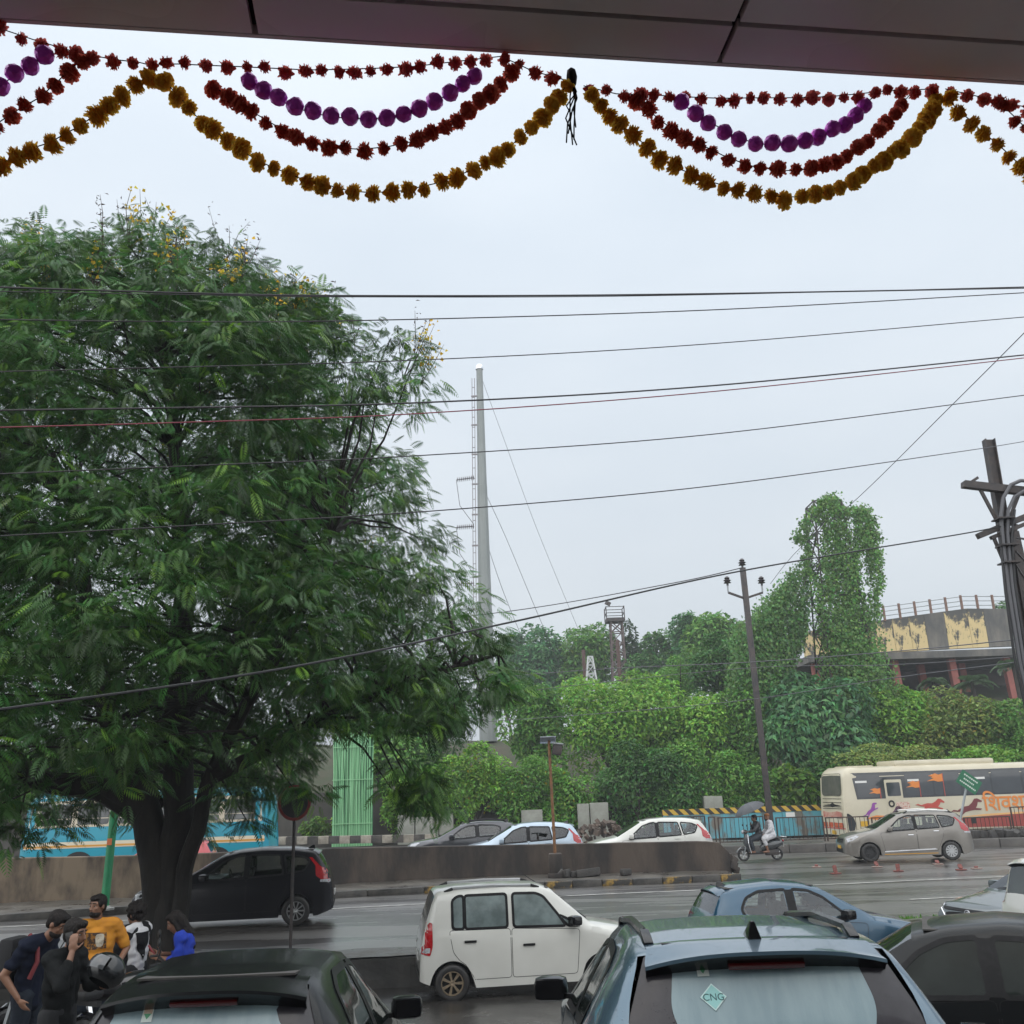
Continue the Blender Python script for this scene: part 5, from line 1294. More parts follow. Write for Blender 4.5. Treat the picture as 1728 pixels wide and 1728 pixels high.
pL, _ = sk.point('R', X_(8.05), 1.16, .02)
ML = Matrix(((1, 0, 0, pL.x), (0, 0, -1, pL.y), (0, 1, 0, pL.z), (0, 0, 0, 1)))
lettering('\u093f\u0936\u0935\u0936\u093e\u0939\u0940', ML, .92, ORG, bus, weight=.012)
p3, _ = sk.point('R', X_(2.2), 1.60, .02)
MB().lathe([(.08, 0), (.15, 0), (.15, .01), (.08, .01)], 18, Matrix.Translation(p3) @ Matrix.Rotation(PI / 2, 4, 'X'), closed=True).build('ring_print', BLACK, bus)
sk.patch('R', rect(X_(2.42), X_(3.05), 1.36, 1.66, .02), .018).build('notice', mat('pale_print', (.62, .50, .42), (.5, .2, .16), scale=18, rough=.5, lo=.5, hi=.6), bus)
# rear: window, vents, painted bands, lamps, tail-light pods
sk.patch('B', rect(-.95, .95, 2.0, 2.95, .22), .008, .15).build('rear_window', mat('grimy_bus_glass', (.13, .125, .11), (.08, .08, .075), scale=2, rough=.2, coat=.3), bus, smooth=True)
for k, z in enumerate((1.86, 1.70, 1.52, 1.44)):
    sk.patch('B', [(-.9, z), (-.9, z + .025), (.9, z + .025), (.9, z)], .008, .2).build('vent', TRIMB, bus)
sk.patch('B', [(-.95, 1.58), (-.2, 1.64), (0, 1.70), (.2, 1.64), (.95, 1.58), (.2, 1.56), (0, 1.50), (-.2, 1.56)], .010, .12).build('emblem_print', TRIMB, bus)
sk.patch('B', [(-.9, 1.06), (-.9, 1.30), (-.4, 1.34), (.3, 1.28), (.9, 1.34), (.9, 1.06), (.3, 1.10), (-.3, 1.05)], .009, .15).build('red_print', mat('faded_red_print', (.42, .10, .08), (.55, .35, .27), scale=4, rough=.6), bus)
for y in (-.75, -.25, .25, .75):
    sk.patch('B', rect(y - .2, y + .2, .66, .86, .03), .010).build('tail_light', mat('amber_red_lens', (.60, .16, .02), (.45, .03, .02), scale=12, rough=.2), bus)
sk.patch('B', [(-1.1, .60), (-1.1, .645), (1.1, .645), (1.1, .60)], .009, .2).build('red_stripe', RED, bus)
sk.patch('B', rect(-.2, .2, .36, .52, .02), .011).build('number_plate', mat('yellow_plate', (.62, .36, .02), rough=.5), bus)
sk.patch('R', rounded([(X_(.12), .50), (X_(.10), 1.30), (X_(.36), 1.10), (X_(.42), .80), (X_(.32), .46)], .12, 4), .012, .12).build('tail_lamp_pod', BUSGL, bus, smooth=True)
sk.patch('R', rect(X_(.62), X_(1.05), .70, .92, .03), .012).build('number_plate', mat('yellow_plate', (.62, .36, .02), rough=.5), bus)
sk.patch('R', rect(X_(5.85), X_(6.08), .64, .86, .02), .022).build('hatch', BLACK, bus)
MB().box((X_(5.3), 0, BH + .09), (4.9, 1.7, .26)).build('air_conditioner', CREAM, bus, bevel=.12)
MB().box((X_(6.6), -.55, BH + .225), (1.3, .4, .01)).build('vent', TRIMB, bus)
MB().box((X_(1.3), 0, BH + .01), (1.2, 1.3, .06)).build('roof_hatch', CREAM, bus, bevel=.03)
for s in (3.2, 9.3):
    for sg in (1, -1): wheel(bus, X_(s), sg * (BW / 2 - .16), .50, .28, STEELW, 8)
MB().box((0, 0, .40), (BL - .8, BW - .5, .3)).build('underbody', BLACK, bus)

TURQ = mat('turquoise_bus_paint', (.010, .30, .42), (.008, .26, .36), scale=.8, rough=.35, coat=.4)
tb0 = at(262, 1440, 36.3)
tb, sk = loft_bus('turquoise and cream bus half hidden behind the big trunk', 8.9, 2.4, 3.16, (tb0.x - .55, 37.6, .02), R(184), TURQ, BUSGL, 'city_bus')
sk.patch('L', [(-4.2, 1.92), (-4.1, 2.98), (4.1, 2.98), (4.2, 1.92)], .006, .25).build('upper_panel', CREAM, tb)
sk.patch('L', [(-4.3, 1.20), (-4.3, 1.42), (4.3, 1.42), (4.3, 1.20)], .010, .3).build('cream_stripe', mat('stripe_cream', (.66, .60, .46), rough=.4), tb)
sk.patch('L', [(-4.3, 1.235), (-4.3, 1.30), (4.3, 1.30), (4.3, 1.235)], .013, .3).build('orange_stripe', mat('stripe_orange', (.62, .30, .05), rough=.4), tb)
for i in range(6):
    x0 = -3.95 + i * 1.32
    sk.patch('L', rect(x0, x0 + 1.12, 2.0, 2.72, .1), .011, .2).build('window', mat('bus_side_glass', (.05, .055, .06), (.12, .13, .13), scale=1.2, rough=.1, coat=.5), tb)
    sk.patch('L', [(x0, 2.20), (x0, 2.23), (x0 + 1.12, 2.23), (x0 + 1.12, 2.20)], .016).build('window_bar', CREAM, tb)
for s in (-2.6, 2.3):
    for sg in (1, -1): wheel(tb, s, sg * (1.2 - .15), .46, .26, STEELW, 8)
    arc = [(s + .62 * math.cos(q), .46 + .62 * math.sin(q)) for q in np.linspace(0, PI, 14)]
    sk.patch('L', arc, .012, .15).build('wheel_arch', BLACK, tb)
for x0 in (-3.4, 3.1, -.5): sk.patch('L', rect(x0, x0 + .25, .66, .86, .02), .012).build('hatch', BLACK, tb)
MB().box((0, 0, .40), (8.2, 2.0, .3)).build('underbody', BLACK, tb)

# ================================================================ median furniture
RUST = mat('rusty_pole', (.25, .12, .045), (.13, .065, .035), scale=9, rough=.75, bump=.3)
lp = Vector((.97, 30.6, .2)); lpz = at(915, 1250, 30.6).z
sl = empty('solar_lamp', lp, 0, 'rusty post with tilted solar panel and lamp standing before the median wall', 'lamp')
h = lpz - .2
MB().tube([(0, 0, .3), (-.05, 0, h)], .045, 8).build('pole', RUST, sl, smooth=True)
MB().box((-.08, 0, h + .02), (.50, .46, .03), Matrix.Rotation(R(-22), 3, 'X')).build('solar_panel', mat('solar_cells', (.24, .27, .31), (.16, .18, .22), scale=12, rough=.15, coat=.5), sl, bevel=.005)
MB().box((.20, -.05, h - .28), (.30, .24, .34), Matrix.Rotation(R(12), 3, 'Y')).build('lamp_box', DARKSTEEL, sl, bevel=.04)
MB().box((.22, -.05, h - .11), (.36, .30, .05), Matrix.Rotation(R(8), 3, 'Y')).build('lamp_cover', STEEL, sl, bevel=.015)
cb = MB(); cb.box((0, 0, .30), (.40, .42, .72)); cb.build('concrete_base', WALLM, sl, bevel=.05)
MB().box((-.03, -.18, .02), (.44, .34, .16)).build('footing', WALLM, sl, bevel=.04)
random.seed(31)
BRK = mat('broken_grey_block', (.17, .165, .155), (.08, .075, .07), scale=5, rough=.8, bump=.5)
BRD = mat('wet_dark_block', (.055, .05, .046), (.03, .028, .026), scale=5, rough=.6, bump=.5)
for (px, py, s, m, rz, lb) in [(948, 1473, (.22, .05, .22), BRK, .5, 'pale square paving slab propped beside the lamp base'), (955, 1466, (.25, .22, .22), BRD, .8, 'dark concrete block leaning behind the pale slab'), (968, 1472, (.2, .2, .16), BRD, .3, 'small dark lump right of the pale slab'), (992, 1466, (.72, .25, .22), BRD, .05, 'long dark kerb block lying by the wall'), (1056, 1472, (.3, .22, .18), BRD, .6, 'pointed dark stone lying alone by the wall')]:
    p = at(px, py, 30.35)
    o = MB().box((0, 0, 0), s).build('concrete_block', m, None, bevel=.03); o.location = (p.x, p.y, .2 + s[2] * .42); o.rotation_euler = (random.uniform(-.2, .2) if m is not BRK else .5, .6 if m is BRK else random.uniform(-.12, .12), rz)
    tag(o, lb, 'block', 'broken blocks on the median')
# round sign, green post, far posts
rs0 = Vector((at(490, 1600, 17.6).x, 17.6, 0)); rz_ = at(490, 1355, 17.6).z
rd = empty('round_road_sign', rs0, 0, 'round red-rimmed road sign on a thin dark post', 'sign')
MB().tube([(0, 0, -.1), (.0, 0, rz_ - .1)], .028, 8).build('post', DARKSTEEL, rd, smooth=True)
Ms = Matrix.Translation((0, 0, rz_)) @ Matrix.Rotation(R(-8), 4, 'Z') @ Matrix.Rotation(PI / 2, 4, 'X')
MB().lathe([(.0, 0), (.30, 0), (.30, .02), (0, .02)], 32, Ms).build('face', mat('dark_sign_back', (.03, .03, .034), rough=.5), rd)
MB().lathe([(.255, .021), (.305, .021), (.305, .03), (.255, .03)], 32, Ms, closed=True).build('rim', mat('dull_red_rim', (.25, .03, .03), rough=.5), rd)
gp0 = at(175, 1512, 25.8); gp1 = at(205, 1225, 25.8)
GRN = mat('green_painted_steel', (.02, .25, .10), (.015, .18, .08), scale=3, rough=.4)
gpo = empty('green_post', (gp0.x, 25.9, .15), 0, 'thick green steel post leaning slightly behind the big trunk', 'post')
ht = gp1.z - .15
MB().tube([(0, 0, 0), ((gp1 - gp0).x, 0, ht)], [.105, .095], 14).build('pole', GRN, gpo, smooth=True)
MB().lathe([(.24, 0), (.24, .05), (.15, .07), (.11, .10)], 16).build('base_flange', mat('dirty_white_flange', (.4, .4, .38), (.15, .15, .14), scale=12, rough=.6), gpo)
MB().box(((gp1 - gp0).x * .32, -.10, ht * .36), (.12, .02, .16)).build('reflector', mat('orange_reflector', (.62, .16, .05), rough=.4), gpo)
for (x0, y0, lb) in [(at(462, 1400, 40.2).x, 40.2, 'slim grey post right of the turquoise bus')]:
    o = empty('street_post', (x0, y0, .3), 0, lb, 'post'); MB().tube([(0, 0, 0), (0, 0, 6.2)], [.12, .08], 10).build('pole', CONCRETE, o, smooth=True)

# red and black flexible delineators knocked about on the road
DEL = mat('faded_red_delineator', (.22, .05, .035), (.10, .035, .03), scale=20, rough=.6)
for i, (px, py, hgt, tilt, lb) in enumerate([(1378, 1463, .10, 1.2, 'crushed low one left of the others'), (1410, 1474, .30, .25, 'upright one with a white base'), (1480, 1463, .22, .6, 'one behind the taxi front wheel'), (1516, 1470, .26, .3, 'one below the taxi sill'), (1583, 1459, .18, .9, 'one before the taxi rear wheel'), (1622, 1468, .22, .7, 'one beside a black lump'), (1648, 1466, .08, 1.3, 'pale crushed one at the right')]):
    p = CAMP + (at(px, py, 30) - CAMP) * (2.77 / (2.78 - at(px, py, 30).z))
    o = empty('traffic_delineator', (p.x, p.y, road_z(p.x, p.y)), random.uniform(-.4, .4), 'broken red road delineator, ' + lb, 'delineator', 'broken delineators on the road')
    MB().box((0, 0, .02), (.30, .2, .03)).build('base', DEL if i % 2 else mat('grimy_white_plastic', (.28, .2, .17), rough=.6), o, bevel=.015)
    MB().plate(rounded([(-.06, 0), (-.06, hgt * .7), (.06, hgt * .7), (.06, 0)], .03), Matrix.Translation((0, 0, .04)) @ Matrix.Rotation(PI / 2 - tilt, 4, 'X'), .03).build('flap', DEL, o)
# barrier panels on the far pavement
IRON = mat('rusty_black_iron', (.030, .024, .022), (.07, .04, .03), scale=10, rough=.7)
def barrier(x0, x1, z, zt0, y0, y1, lb):
    L = math.hypot(x1 - x0, y1 - y0); o = empty('barrier_panel', (x0, y0, z), math.atan2(y1 - y0, x1 - x0), lb, 'barrier', 'iron barrier panels on the far pavement')
    Ht = zt0 - z; fr = MB()
    for a, c in (((0.03, 0, 0), (.03, 0, Ht)), ((L - .03, 0, 0), (L - .03, 0, Ht))): MB().bar(a, c, .05).build('post', IRON, o)
    MB().bar((.03, 0, Ht - .02), (L - .03, 0, Ht - .02), .045).build('top_rail', IRON, o); MB().bar((.03, 0, .10), (L - .03, 0, .10), .04).build('bottom_rail', IRON, o)
    b = MB(); n = int(L / .17)
    for k in range(1, n): b.bar((L * k / n, 0, .10), (L * k / n, 0, Ht - .03), .018)
    tag(b.build('bars', IRON, o), kind='stuff'); return o
bx = [(1090, 1192), (1196, 1208), (1212, 1290), (1310, 1392), (1394, 1468), (1472, 1560), (1562, 1624), (1628, 1708), (1710, 1790)]
lbs = ['barrier panel right of the pale blue car, mostly hidden', 'narrow barrier panel end beside the white car tail', 'barrier panel behind the scooter riders', 'barrier panel before the blue hoarding right of the utility pole', 'barrier panel before the rear of the cream coach', 'barrier panel behind the bonnet of the taxi', 'barrier panel hidden behind the taxi roof', 'barrier panel behind the tail of the taxi', 'taller barrier panel at the right edge']
for i, (a, c) in enumerate(bx):
    Y0 = 41.3; p0, p1 = at(a, 1400, Y0), at(c, 1400, Y0); top_ = at((a + c) / 2, 1378 if i < 8 else 1360, Y0).z
    barrier(p0.x, p1.x, .30, top_, Y0, Y0 + random.uniform(-.05, .05), lbs[i])
# blue hoarding with hazard-striped top
def stripe_mat():
    m = bpy.data.materials.new('hazard_stripe'); m.use_nodes = True; t = m.node_tree; b = t.nodes['Principled BSDF']; b.inputs['Roughness'].default_value = .6
    co = t.nodes.new('ShaderNodeTexCoord'); wv = t.nodes.new('ShaderNodeTexWave'); wv.inputs['Scale'].default_value = 1.3; wv.bands_direction = 'DIAGONAL'
    cr = t.nodes.new('ShaderNodeValToRGB'); cr.color_ramp.interpolation = 'CONSTANT'; cr.color_ramp.elements[0].color = (.03, .028, .025, 1); cr.color_ramp.elements[1].color = (.55, .36, .05, 1); cr.color_ramp.elements[1].position = .5
    t.links.new(co.outputs['Object'], wv.inputs['Vector']); t.links.new(wv.outputs[0], cr.inputs[0]); t.links.new(cr.outputs[0], b.inputs['Base Color']); return m
BLUEH = mat('weathered_blue_sheet', (.10, .36, .44), (.16, .145, .12), scale=1.3, rough=.6, lo=.47, hi=.60, detail=8, bump=.15, stretch=(1, 1, .6))
hz = empty('blue_hoarding', (at(1120, 1400, 47).x, 47.0, .25), 0, 'grimy turquoise sheet hoarding with yellow and black striped top', 'hoarding')
HX = at(1390, 1400, 47).x - at(1120, 1400, 47).x
HZ = at(1250, 1372, 47).z - .25; npan = 8
for k in range(npan):
    a = HX * k / npan; o = MB().box((a + HX / npan / 2, 0, HZ / 2), (HX / npan - .02, .05, HZ)).build('sheet', BLUEH, hz); o.location.y = random.uniform(-.015, .015)
MB().box((HX / 2, -.03, HZ + .13), (HX, .04, .26)).build('striped_board', stripe_mat(), hz)
for k in range(0, npan + 1, 2): MB().bar((HX * k / npan, .06, 0), (HX * k / npan, .06, HZ + .2), .06).build('post', IRON, hz)
MB().box((HX * .80, -.05, HZ * .86), (.42, .02, .22)).build('notice', WHITEPAINT, hz)
# leaning green direction sign
gs0 = at(1618, 1395, 40.8)
gs = empty('direction_sign', (gs0.x, 40.8, .3), 0, 'leaning green direction sign in front of the cream coach', 'sign')
p1 = at(1632, 1322, 40.8) - Vector(gs.location)
MB().tube([(-.15, 0, 0), p1], .05, 8).build('post', STEEL, gs, smooth=True)
Mg = Matrix.Translation(p1 + Vector((.05, -.06, .05))) @ Matrix.Rotation(PI / 2, 4, 'X') @ Matrix.Rotation(R(-38), 4, 'Z')
MB().plate([(-.45, -.30), (.45, -.30), (.45, .30), (-.45, .30)], Mg, .025).build('plate', mat('green_sign_face', (.01, .13, .06), rough=.4), gs)
SIGNW = mat('sign_white', (.55, .62, .56), rough=.5)
for k, (u0, u1, v) in enumerate([(-.32, .30, .14), (-.25, .2, -.02), (-.34, .34, -.18)]):
    bb = MB(); u = u0
    while u < u1:
        w_ = random.uniform(.03, .07); bb.plate([(u, v), (u + w_, v), (u + w_, v + .06), (u, v + .06)], Mg @ Matrix.Translation((0, 0, .026)), .003); u += w_ + .025
    tag(bb.build('lettering', SIGNW, gs), kind='stuff')
# rubble edge stones under the barrier at the right
for i in range(7):
    px = 1645 + i * 14; p = at(px, 1416, 40.4)
    o = MB().box((0, 0, 0), (.42, .4, .34)).build('rubble_stone', mat('dark_rubble', (.05, .046, .042), (.028, .026, .025), scale=4, rough=.7, bump=.8), fp, bevel=.09); o.location = (p.x, p.y, .42 + random.uniform(-.05, .05)); o.rotation_euler = (random.uniform(-.3, .3), random.uniform(-.3, .3), random.uniform(0, 3))

# striped low parapet, dark retaining wall, cabinets, bamboo screen at the far side
RETW = mat('dark_retaining_wall', (.070, .064, .056), (.040, .037, .033), scale=1.2, rough=.85, bump=.4, stretch=(1, 1, .4))
rw = empty('retaining_wall', (0, 50.0, 0), 0, 'dark damp retaining wall below the roadside shrubs', 'wall')
for a, c, zt in [(-40, -18, 2.6), (-18, -6.2, 2.9), (-6.2, 3.5, 2.4), (3.5, 16, 1.8), (16, 45, 1.8)]:
    MB().box(((a + c) / 2, 0, zt / 2), (c - a, .5, zt)).build('wall_panel', RETW, rw)
sp = empty('striped_parapet', (0, 43.6, .3), 0, 'low parapet painted in worn black and white blocks', 'parapet')
BW1 = mat('worn_white_block', (.40, .36, .30), (.2, .18, .15), scale=3, rough=.8); BW2 = mat('worn_black_block', (.045, .042, .04), (.1, .09, .08), scale=3, rough=.8)
xa = at(448, 1415, 43.6).x; xb = at(735, 1408, 43.6).x; n = 16
for k in range(n):
    z1 = at(448 + (735 - 448) * (k + .5) / n, 1412.5 - 5 * k / n, 43.6).z
    MB().box((xa + (xb - xa) * (k + .5) / n, 0, (z1 - .3) - .16), ((xb - xa) / n - .012, .3, .32)).build('block', BW1 if k % 2 else BW2, sp, bevel=.01)
MB().box(((xa + xb) / 2, .02, .14), (xb - xa, .26, .30)).build('base_course', RETW, sp)
bs = empty('bamboo_screen', (at(594, 1410, 47).x, 47, .1), 0, 'tall screen of pale green painted bamboo canes', 'screen')
wS = (at(628, 1350, 47) - at(560, 1350, 47)).x; hS = at(594, 1245, 47).z
GB = [mat('green_bamboo_%d' % k, c, rough=.5) for k, c in enumerate([(.24, .52, .27), (.30, .58, .32), (.17, .42, .21)])]
random.seed(17)
for k in range(46):
    x = -wS / 2 + wS * (k + .5) / 46
    MB().tube([(x, random.uniform(-.04, .04), 0), (x + random.uniform(-.06, .06), random.uniform(-.05, .05), hS * .5), (x + random.uniform(-.07, .07), 0, hS + random.uniform(-.25, .2))], .021, 6).build('cane', GB[k % 3], bs, smooth=True)
MB().box((0, .09, hS / 2), (wS, .02, hS - .3)).build('backing_sheet', mat('dark_green_backing', (.05, .16, .08), rough=.8), bs)
for zz in (.25 * hS, .62 * hS, .9 * hS): MB().bar((-wS / 2, -.06, zz), (wS / 2, -.06, zz), .03).build('cross_cane', GB[1], bs)
CAB = mat('pale_grey_cabinet', (.30, .31, .27), (.22, .22, .19), scale=2, rough=.6)
for (x0, x1, y0, y1, lb) in [(672, 700, 1375, 1412, 'pale grey cabinet half behind the dark leaves'), (702, 740, 1378, 1412, 'wide pale cabinet left of the charcoal SUV'), (742, 765, 1372, 1400, 'small pale cabinet behind the charcoal SUV'), (880, 915, 1366, 1385, 'moss-stained box behind the solar lamp post'), (975, 993, 1356, 1385, 'narrow pale cabinet above the white car bonnet'), (996, 1025, 1354, 1380, 'tilted pale slab above the white car bonnet'), (1188, 1202, 1343, 1366, 'white meter cabinet left half above the striped board'), (1203, 1217, 1343, 1366, 'white meter cabinet right half above the striped board')]:
    p0, p1 = at(x0, y1, 48.3), at(x1, y0, 48.3)
    o = empty('utility_cabinet', ((p0.x + p1.x) / 2, 48.3, 0), 0, lb, 'cabinet', 'utility cabinets below the bank')
    w_, z1 = p1.x - p0.x, p1.z
    MB().box((0, 0, z1 / 2), (w_, .5, z1)).build('case', CAB, o, bevel=.02)
    MB().box((0, -.255, z1 * .6), (w_ * .82, .015, z1 * .6)).build('door', CAB, o, bevel=.004)
ms_ = MB(); random.seed(3)
for i in range(90):
    a = random.uniform(0, 6.28); r_ = random.random() ** .5 * 1.4; s = random.uniform(.10, .28)
    ms_.box((at(1015, 1400, 46).x + r_ * math.cos(a) * 1.6, 46 + r_ * .6 * math.sin(a), .3 + (1.4 - r_) * .75), (s, s, s * .7), Matrix.Rotation(random.uniform(0, 3), 3, Vector((random.random(), random.random(), 1)).normalized()))
tag(ms_.build('rubble_heap', mat('brown_rubble', (.12, .085, .065), (.07, .055, .045), scale=3, rough=.8)), 'heap of brown rubble behind the white car', 'rubble', kind='stuff')
# ================================================================ stand, masts, poles, wires
PEEL = None
def peel_mat():
    m = bpy.data.materials.new('peeling_yellow_paint'); m.use_nodes = True; t = m.node_tree; b = t.nodes['Principled BSDF']; b.inputs['Roughness'].default_value = .85; L = t.links.new
    co = t.nodes.new('ShaderNodeTexCoord'); mp = t.nodes.new('ShaderNodeMapping'); mp.inputs['Scale'].default_value = (1, 1, .5); L(co.outputs['Object'], mp.inputs[0])
    n1 = t.nodes.new('ShaderNodeTexNoise'); n1.inputs['Scale'].default_value = 1.4; n1.inputs['Detail'].default_value = 9; n1.inputs['Roughness'].default_value = .72; L(mp.outputs[0], n1.inputs['Vector'])
    sx = t.nodes.new('ShaderNodeSeparateXYZ'); L(co.outputs['Object'], sx.inputs[0])
    mr = t.nodes.new('ShaderNodeMapRange'); mr.inputs[1].default_value = -1.2; mr.inputs[2].default_value = 1.2; mr.inputs[3].default_value = -.10; mr.inputs[4].default_value = .12; L(sx.outputs[2], mr.inputs[0])
    ad = t.nodes.new('ShaderNodeMath'); L(n1.outputs['Fac'], ad.inputs[0]); L(mr.outputs[0], ad.inputs[1])
    cr = t.nodes.new('ShaderNodeValToRGB'); cr.color_ramp.elements[0].position = .515; cr.color_ramp.elements[0].color = (.66, .52, .27, 1); cr.color_ramp.elements[1].position = .575; cr.color_ramp.elements[1].color = (.09, .09, .085, 1)
    L(ad.outputs[0], cr.inputs[0]); L(cr.outputs[0], b.inputs['Base Color']); return m
PEEL = peel_mat()
PEELD = mat('blackened_concrete', (.10, .10, .098), (.21, .195, .17), scale=1.2, rough=.85, stretch=(1, 1, .35), lo=.4, hi=.7)
PEELB = mat('faded_blue_white_paint', (.42, .45, .48), (.06, .13, .35), scale=1.6, rough=.8, lo=.48, hi=.58)
PINK = mat('faded_red_column', (.36, .12, .10), (.27, .10, .085), scale=1.5, rough=.8)
YS = 69.0
stn = empty('old_stand', (at(1560, 1150, YS).x, YS, 0), R(0), 'old roofed grandstand with peeling yellow parapet and faded red columns', 'building')
ox = stn.location.x
def sx_(px, py=1080): return at(px, py, YS).x - ox
edges = [1365, 1400, 1440, 1484, 1512, 1540, 1566, 1600, 1640, 1668, 1712, 1745, 1800]
for i, (a, c) in enumerate(zip(edges, edges[1:])):
    ztop = lambda p: at(p, 1046 - .13 * (p - 1490) if p < 1640 else 1026.5, YS).z; zbot = lambda p: at(p, 1100 - .05 * (p - 1500), YS).z
    xa, xc = sx_(a) + .012, sx_(c) - .012; yf = lambda x: .010 * (x - 3) ** 2
    V8 = [(x, yf(x) + dy, z) for x, p in ((xa, a), (xc, c)) for dy in (0, .4) for z in (zbot(p), ztop(p))]
    mid = Vector(((xa + xc) / 2, yf((xa + xc) / 2), (V8[0][2] + V8[1][2]) / 2))
    o = MB().add([Vector(v) - mid for v in V8], [(0, 1, 3, 2), (4, 6, 7, 5), (0, 4, 5, 1), (2, 3, 7, 6), (0, 2, 6, 4), (1, 5, 7, 3)]).build('parapet_panel', PEELD if i in (6, 9) else PEELB if i == 10 else PEEL, stn)
    o.location = mid
zt = at(1600, 1040, YS).z; zb = at(1600, 1096, YS).z
for i in range(16):
    px = 1365 + i * 27; zz = ztop(px)
    MB().bar((sx_(px), .2, zz - .1), (sx_(px), .2, zz + 1.05), .14).build('railing_post', mat('rusty_post', (.20, .12, .09), rough=.8), stn)
for k in range(3):
    P = [(sx_(px), .2, ztop(px) + .28 + .33 * k) for px in (1365, 1490, 1640, 1790)]
    MB().tube(P, .03, 5).build('rail', STEEL, stn)
MB().box((sx_(1580), 4.2, zb - .35), (sx_(1800) - sx_(1360), 9, .5)).build('floor_slab', PEELD, stn)
MB().box((sx_(1580), 9, zb - 3.0), (sx_(1800) - sx_(1360), .4, 5.4)).build('back_wall', mat('dark_back_wall', (.09, .075, .065), (.05, .045, .04), scale=.8, rough=.9), stn)
MB().box((sx_(1580), 4.5, zb - 5.0), (sx_(1800) - sx_(1360), 9, 1.2)).build('lower_floor', mat('pink_lower_floor', (.22, .09, .075), rough=.9), stn)
for px, dy in [(1380, .8), (1434, 3.5), (1515, .8), (1590, 4.0), (1612, .8), (1662, 4.0), (1705, .8), (1760, 4.0)]:
    MB().bar((sx_(px), dy, zb - 5.2), (sx_(px - 5), dy, zb - .5), .48).build('column', PINK, stn)

def lattice(name, label, base, h, w0, w1, n, m, t=.06, cat='tower'):
    o = empty(name, base, 0, label, cat); b = MB()
    def P(k, s): hw = (w0 * (1 - s) + w1 * s) / 2; return Vector(((-1, 1, 1, -1)[k] * hw, (-1, -1, 1, 1)[k] * hw, s * h))
    for k in range(4):
        b.bar(P(k, 0), P(k, 1), t * 1.6); k2 = (k + 1) % 4
        for j in range(n):
            a, c = j / n, (j + 1) / n; b.bar(P(k, a), P(k2, c), t); b.bar(P(k, c), P(k2, c), t)
            if j % 2: b.bar(P(k2, a), P(k, c), t)
    b.build('lattice', m, o); return o
fp0 = at(1045, 1140, 92); fz = bank_z(fp0.x, 92)
ft = lattice('floodlight_tower', 'small floodlight tower with railed platform on the skyline', (fp0.x, 92, fz), at(1040, 1050, 92).z - fz, 1.5, 1.1, 10, mat('brown_grey_steel', (.12, .09, .085), rough=.7), .09)
hz_ = at(1040, 1050, 92).z - fz; ww = 1.75
MB().box((-.1, 0, hz_ + .15), (ww, ww, .35)).build('platform', DARKSTEEL, ft)
for k in range(4):
    x, y = ((-1, -1), (1, -1), (1, 1), (-1, 1))[k]; x2, y2 = ((-1, -1), (1, -1), (1, 1), (-1, 1))[(k + 1) % 4]
    MB().bar((x * ww / 2 - .1, y * ww / 2, hz_), (x * ww / 2 - .1, y * ww / 2, hz_ + 1.45), .09).build('railing_post', DARKSTEEL, ft)
    for q in (.8, 1.4): MB().bar((x * ww / 2 - .1, y * ww / 2, hz_ + q), (x2 * ww / 2 - .1, y2 * ww / 2, hz_ + q), .06).build('rail', DARKSTEEL, ft)
MB().box((-.75, -.8, hz_ + 1.75), (.55, .3, .38), Matrix.Rotation(.5, 3, 'Y')).build('floodlight', DARKSTEEL, ft, bevel=.05)
for px, y0, y1, Y, lb in [(988, 1097, 1150, 78, 'dark steel post left of the small white lattice mast'), (1047, 1080, 1150, 80, 'dark steel post before the floodlight tower')]:
    p = at(px, y1, Y); o = empty('steel_post', (p.x, Y, bank_z(p.x, Y)), 0, lb, 'post')
    MB().bar((0, 0, 0), (-.05, 0, at(px, y0, Y).z - o.location.z), .28).build('pole', mat('rust_brown_steel', (.10, .06, .05), rough=.8), o)
wp = at(998, 1150, 76); wz0 = bank_z(wp.x, 76)
lattice('lattice_mast', 'short white lattice mast among the skyline trees', (wp.x, 76, wz0), at(997, 1108, 76).z - wz0, 1.6, .35, 8, mat('white_steel', (.5, .52, .52), rough=.5), .07, 'mast')

# tapering steel monopole with ladder and strings of insulators
mp0 = at(825, 1285, 74); mz = bank_z(mp0.x, 74); mtop = at(806, 622, 74)
mono = empty('steel_monopole', (mp0.x, 74, mz), 0, 'tall tapering grey steel mast carrying power lines', 'mast')
Hm = mtop.z - mz; ROCK = mat('pale_grey_mast', (.25, .27, .265), (.21, .23, .225), scale=.6, rough=.5, metal=.2)
nn = 12; zs = [0, .33, .331, .66, .661, 1.0]; rr = [.68, .55, .53, .40, .385, .26]
MB().lathe([(r_, z * Hm) for r_, z in zip(rr, zs)], nn).build('shaft', ROCK, mono, smooth=True, sharp=20)
MB().lathe([(.33, Hm - .1), (.33, Hm + .1), (.2, Hm + .35)], nn).build('cap', CHROME, mono)
lad = MB(); lx = lambda z: -(np.interp(z / Hm, zs, rr)) - .16
for dx in (0, -.22): lad.bar((lx(4) + dx, -.1, 4), (lx(Hm * .97) + dx, -.1, Hm * .97), .055)
k = 4
while k < Hm * .96: lad.bar((lx(k), -.1, k), (lx(k) - .22, -.1, k), .05); k += .9
k = 5
while k < Hm * .95: lad.bar((lx(k) + .2, -.1, k), (lx(k) - .3, -.1, k), .10, .12); k += 2.6
lad.build('ladder', mat('grey_ladder', (.24, .22, .23), rough=.6), mono)
INS = mat('brown_insulator', (.06, .04, .04), rough=.3)
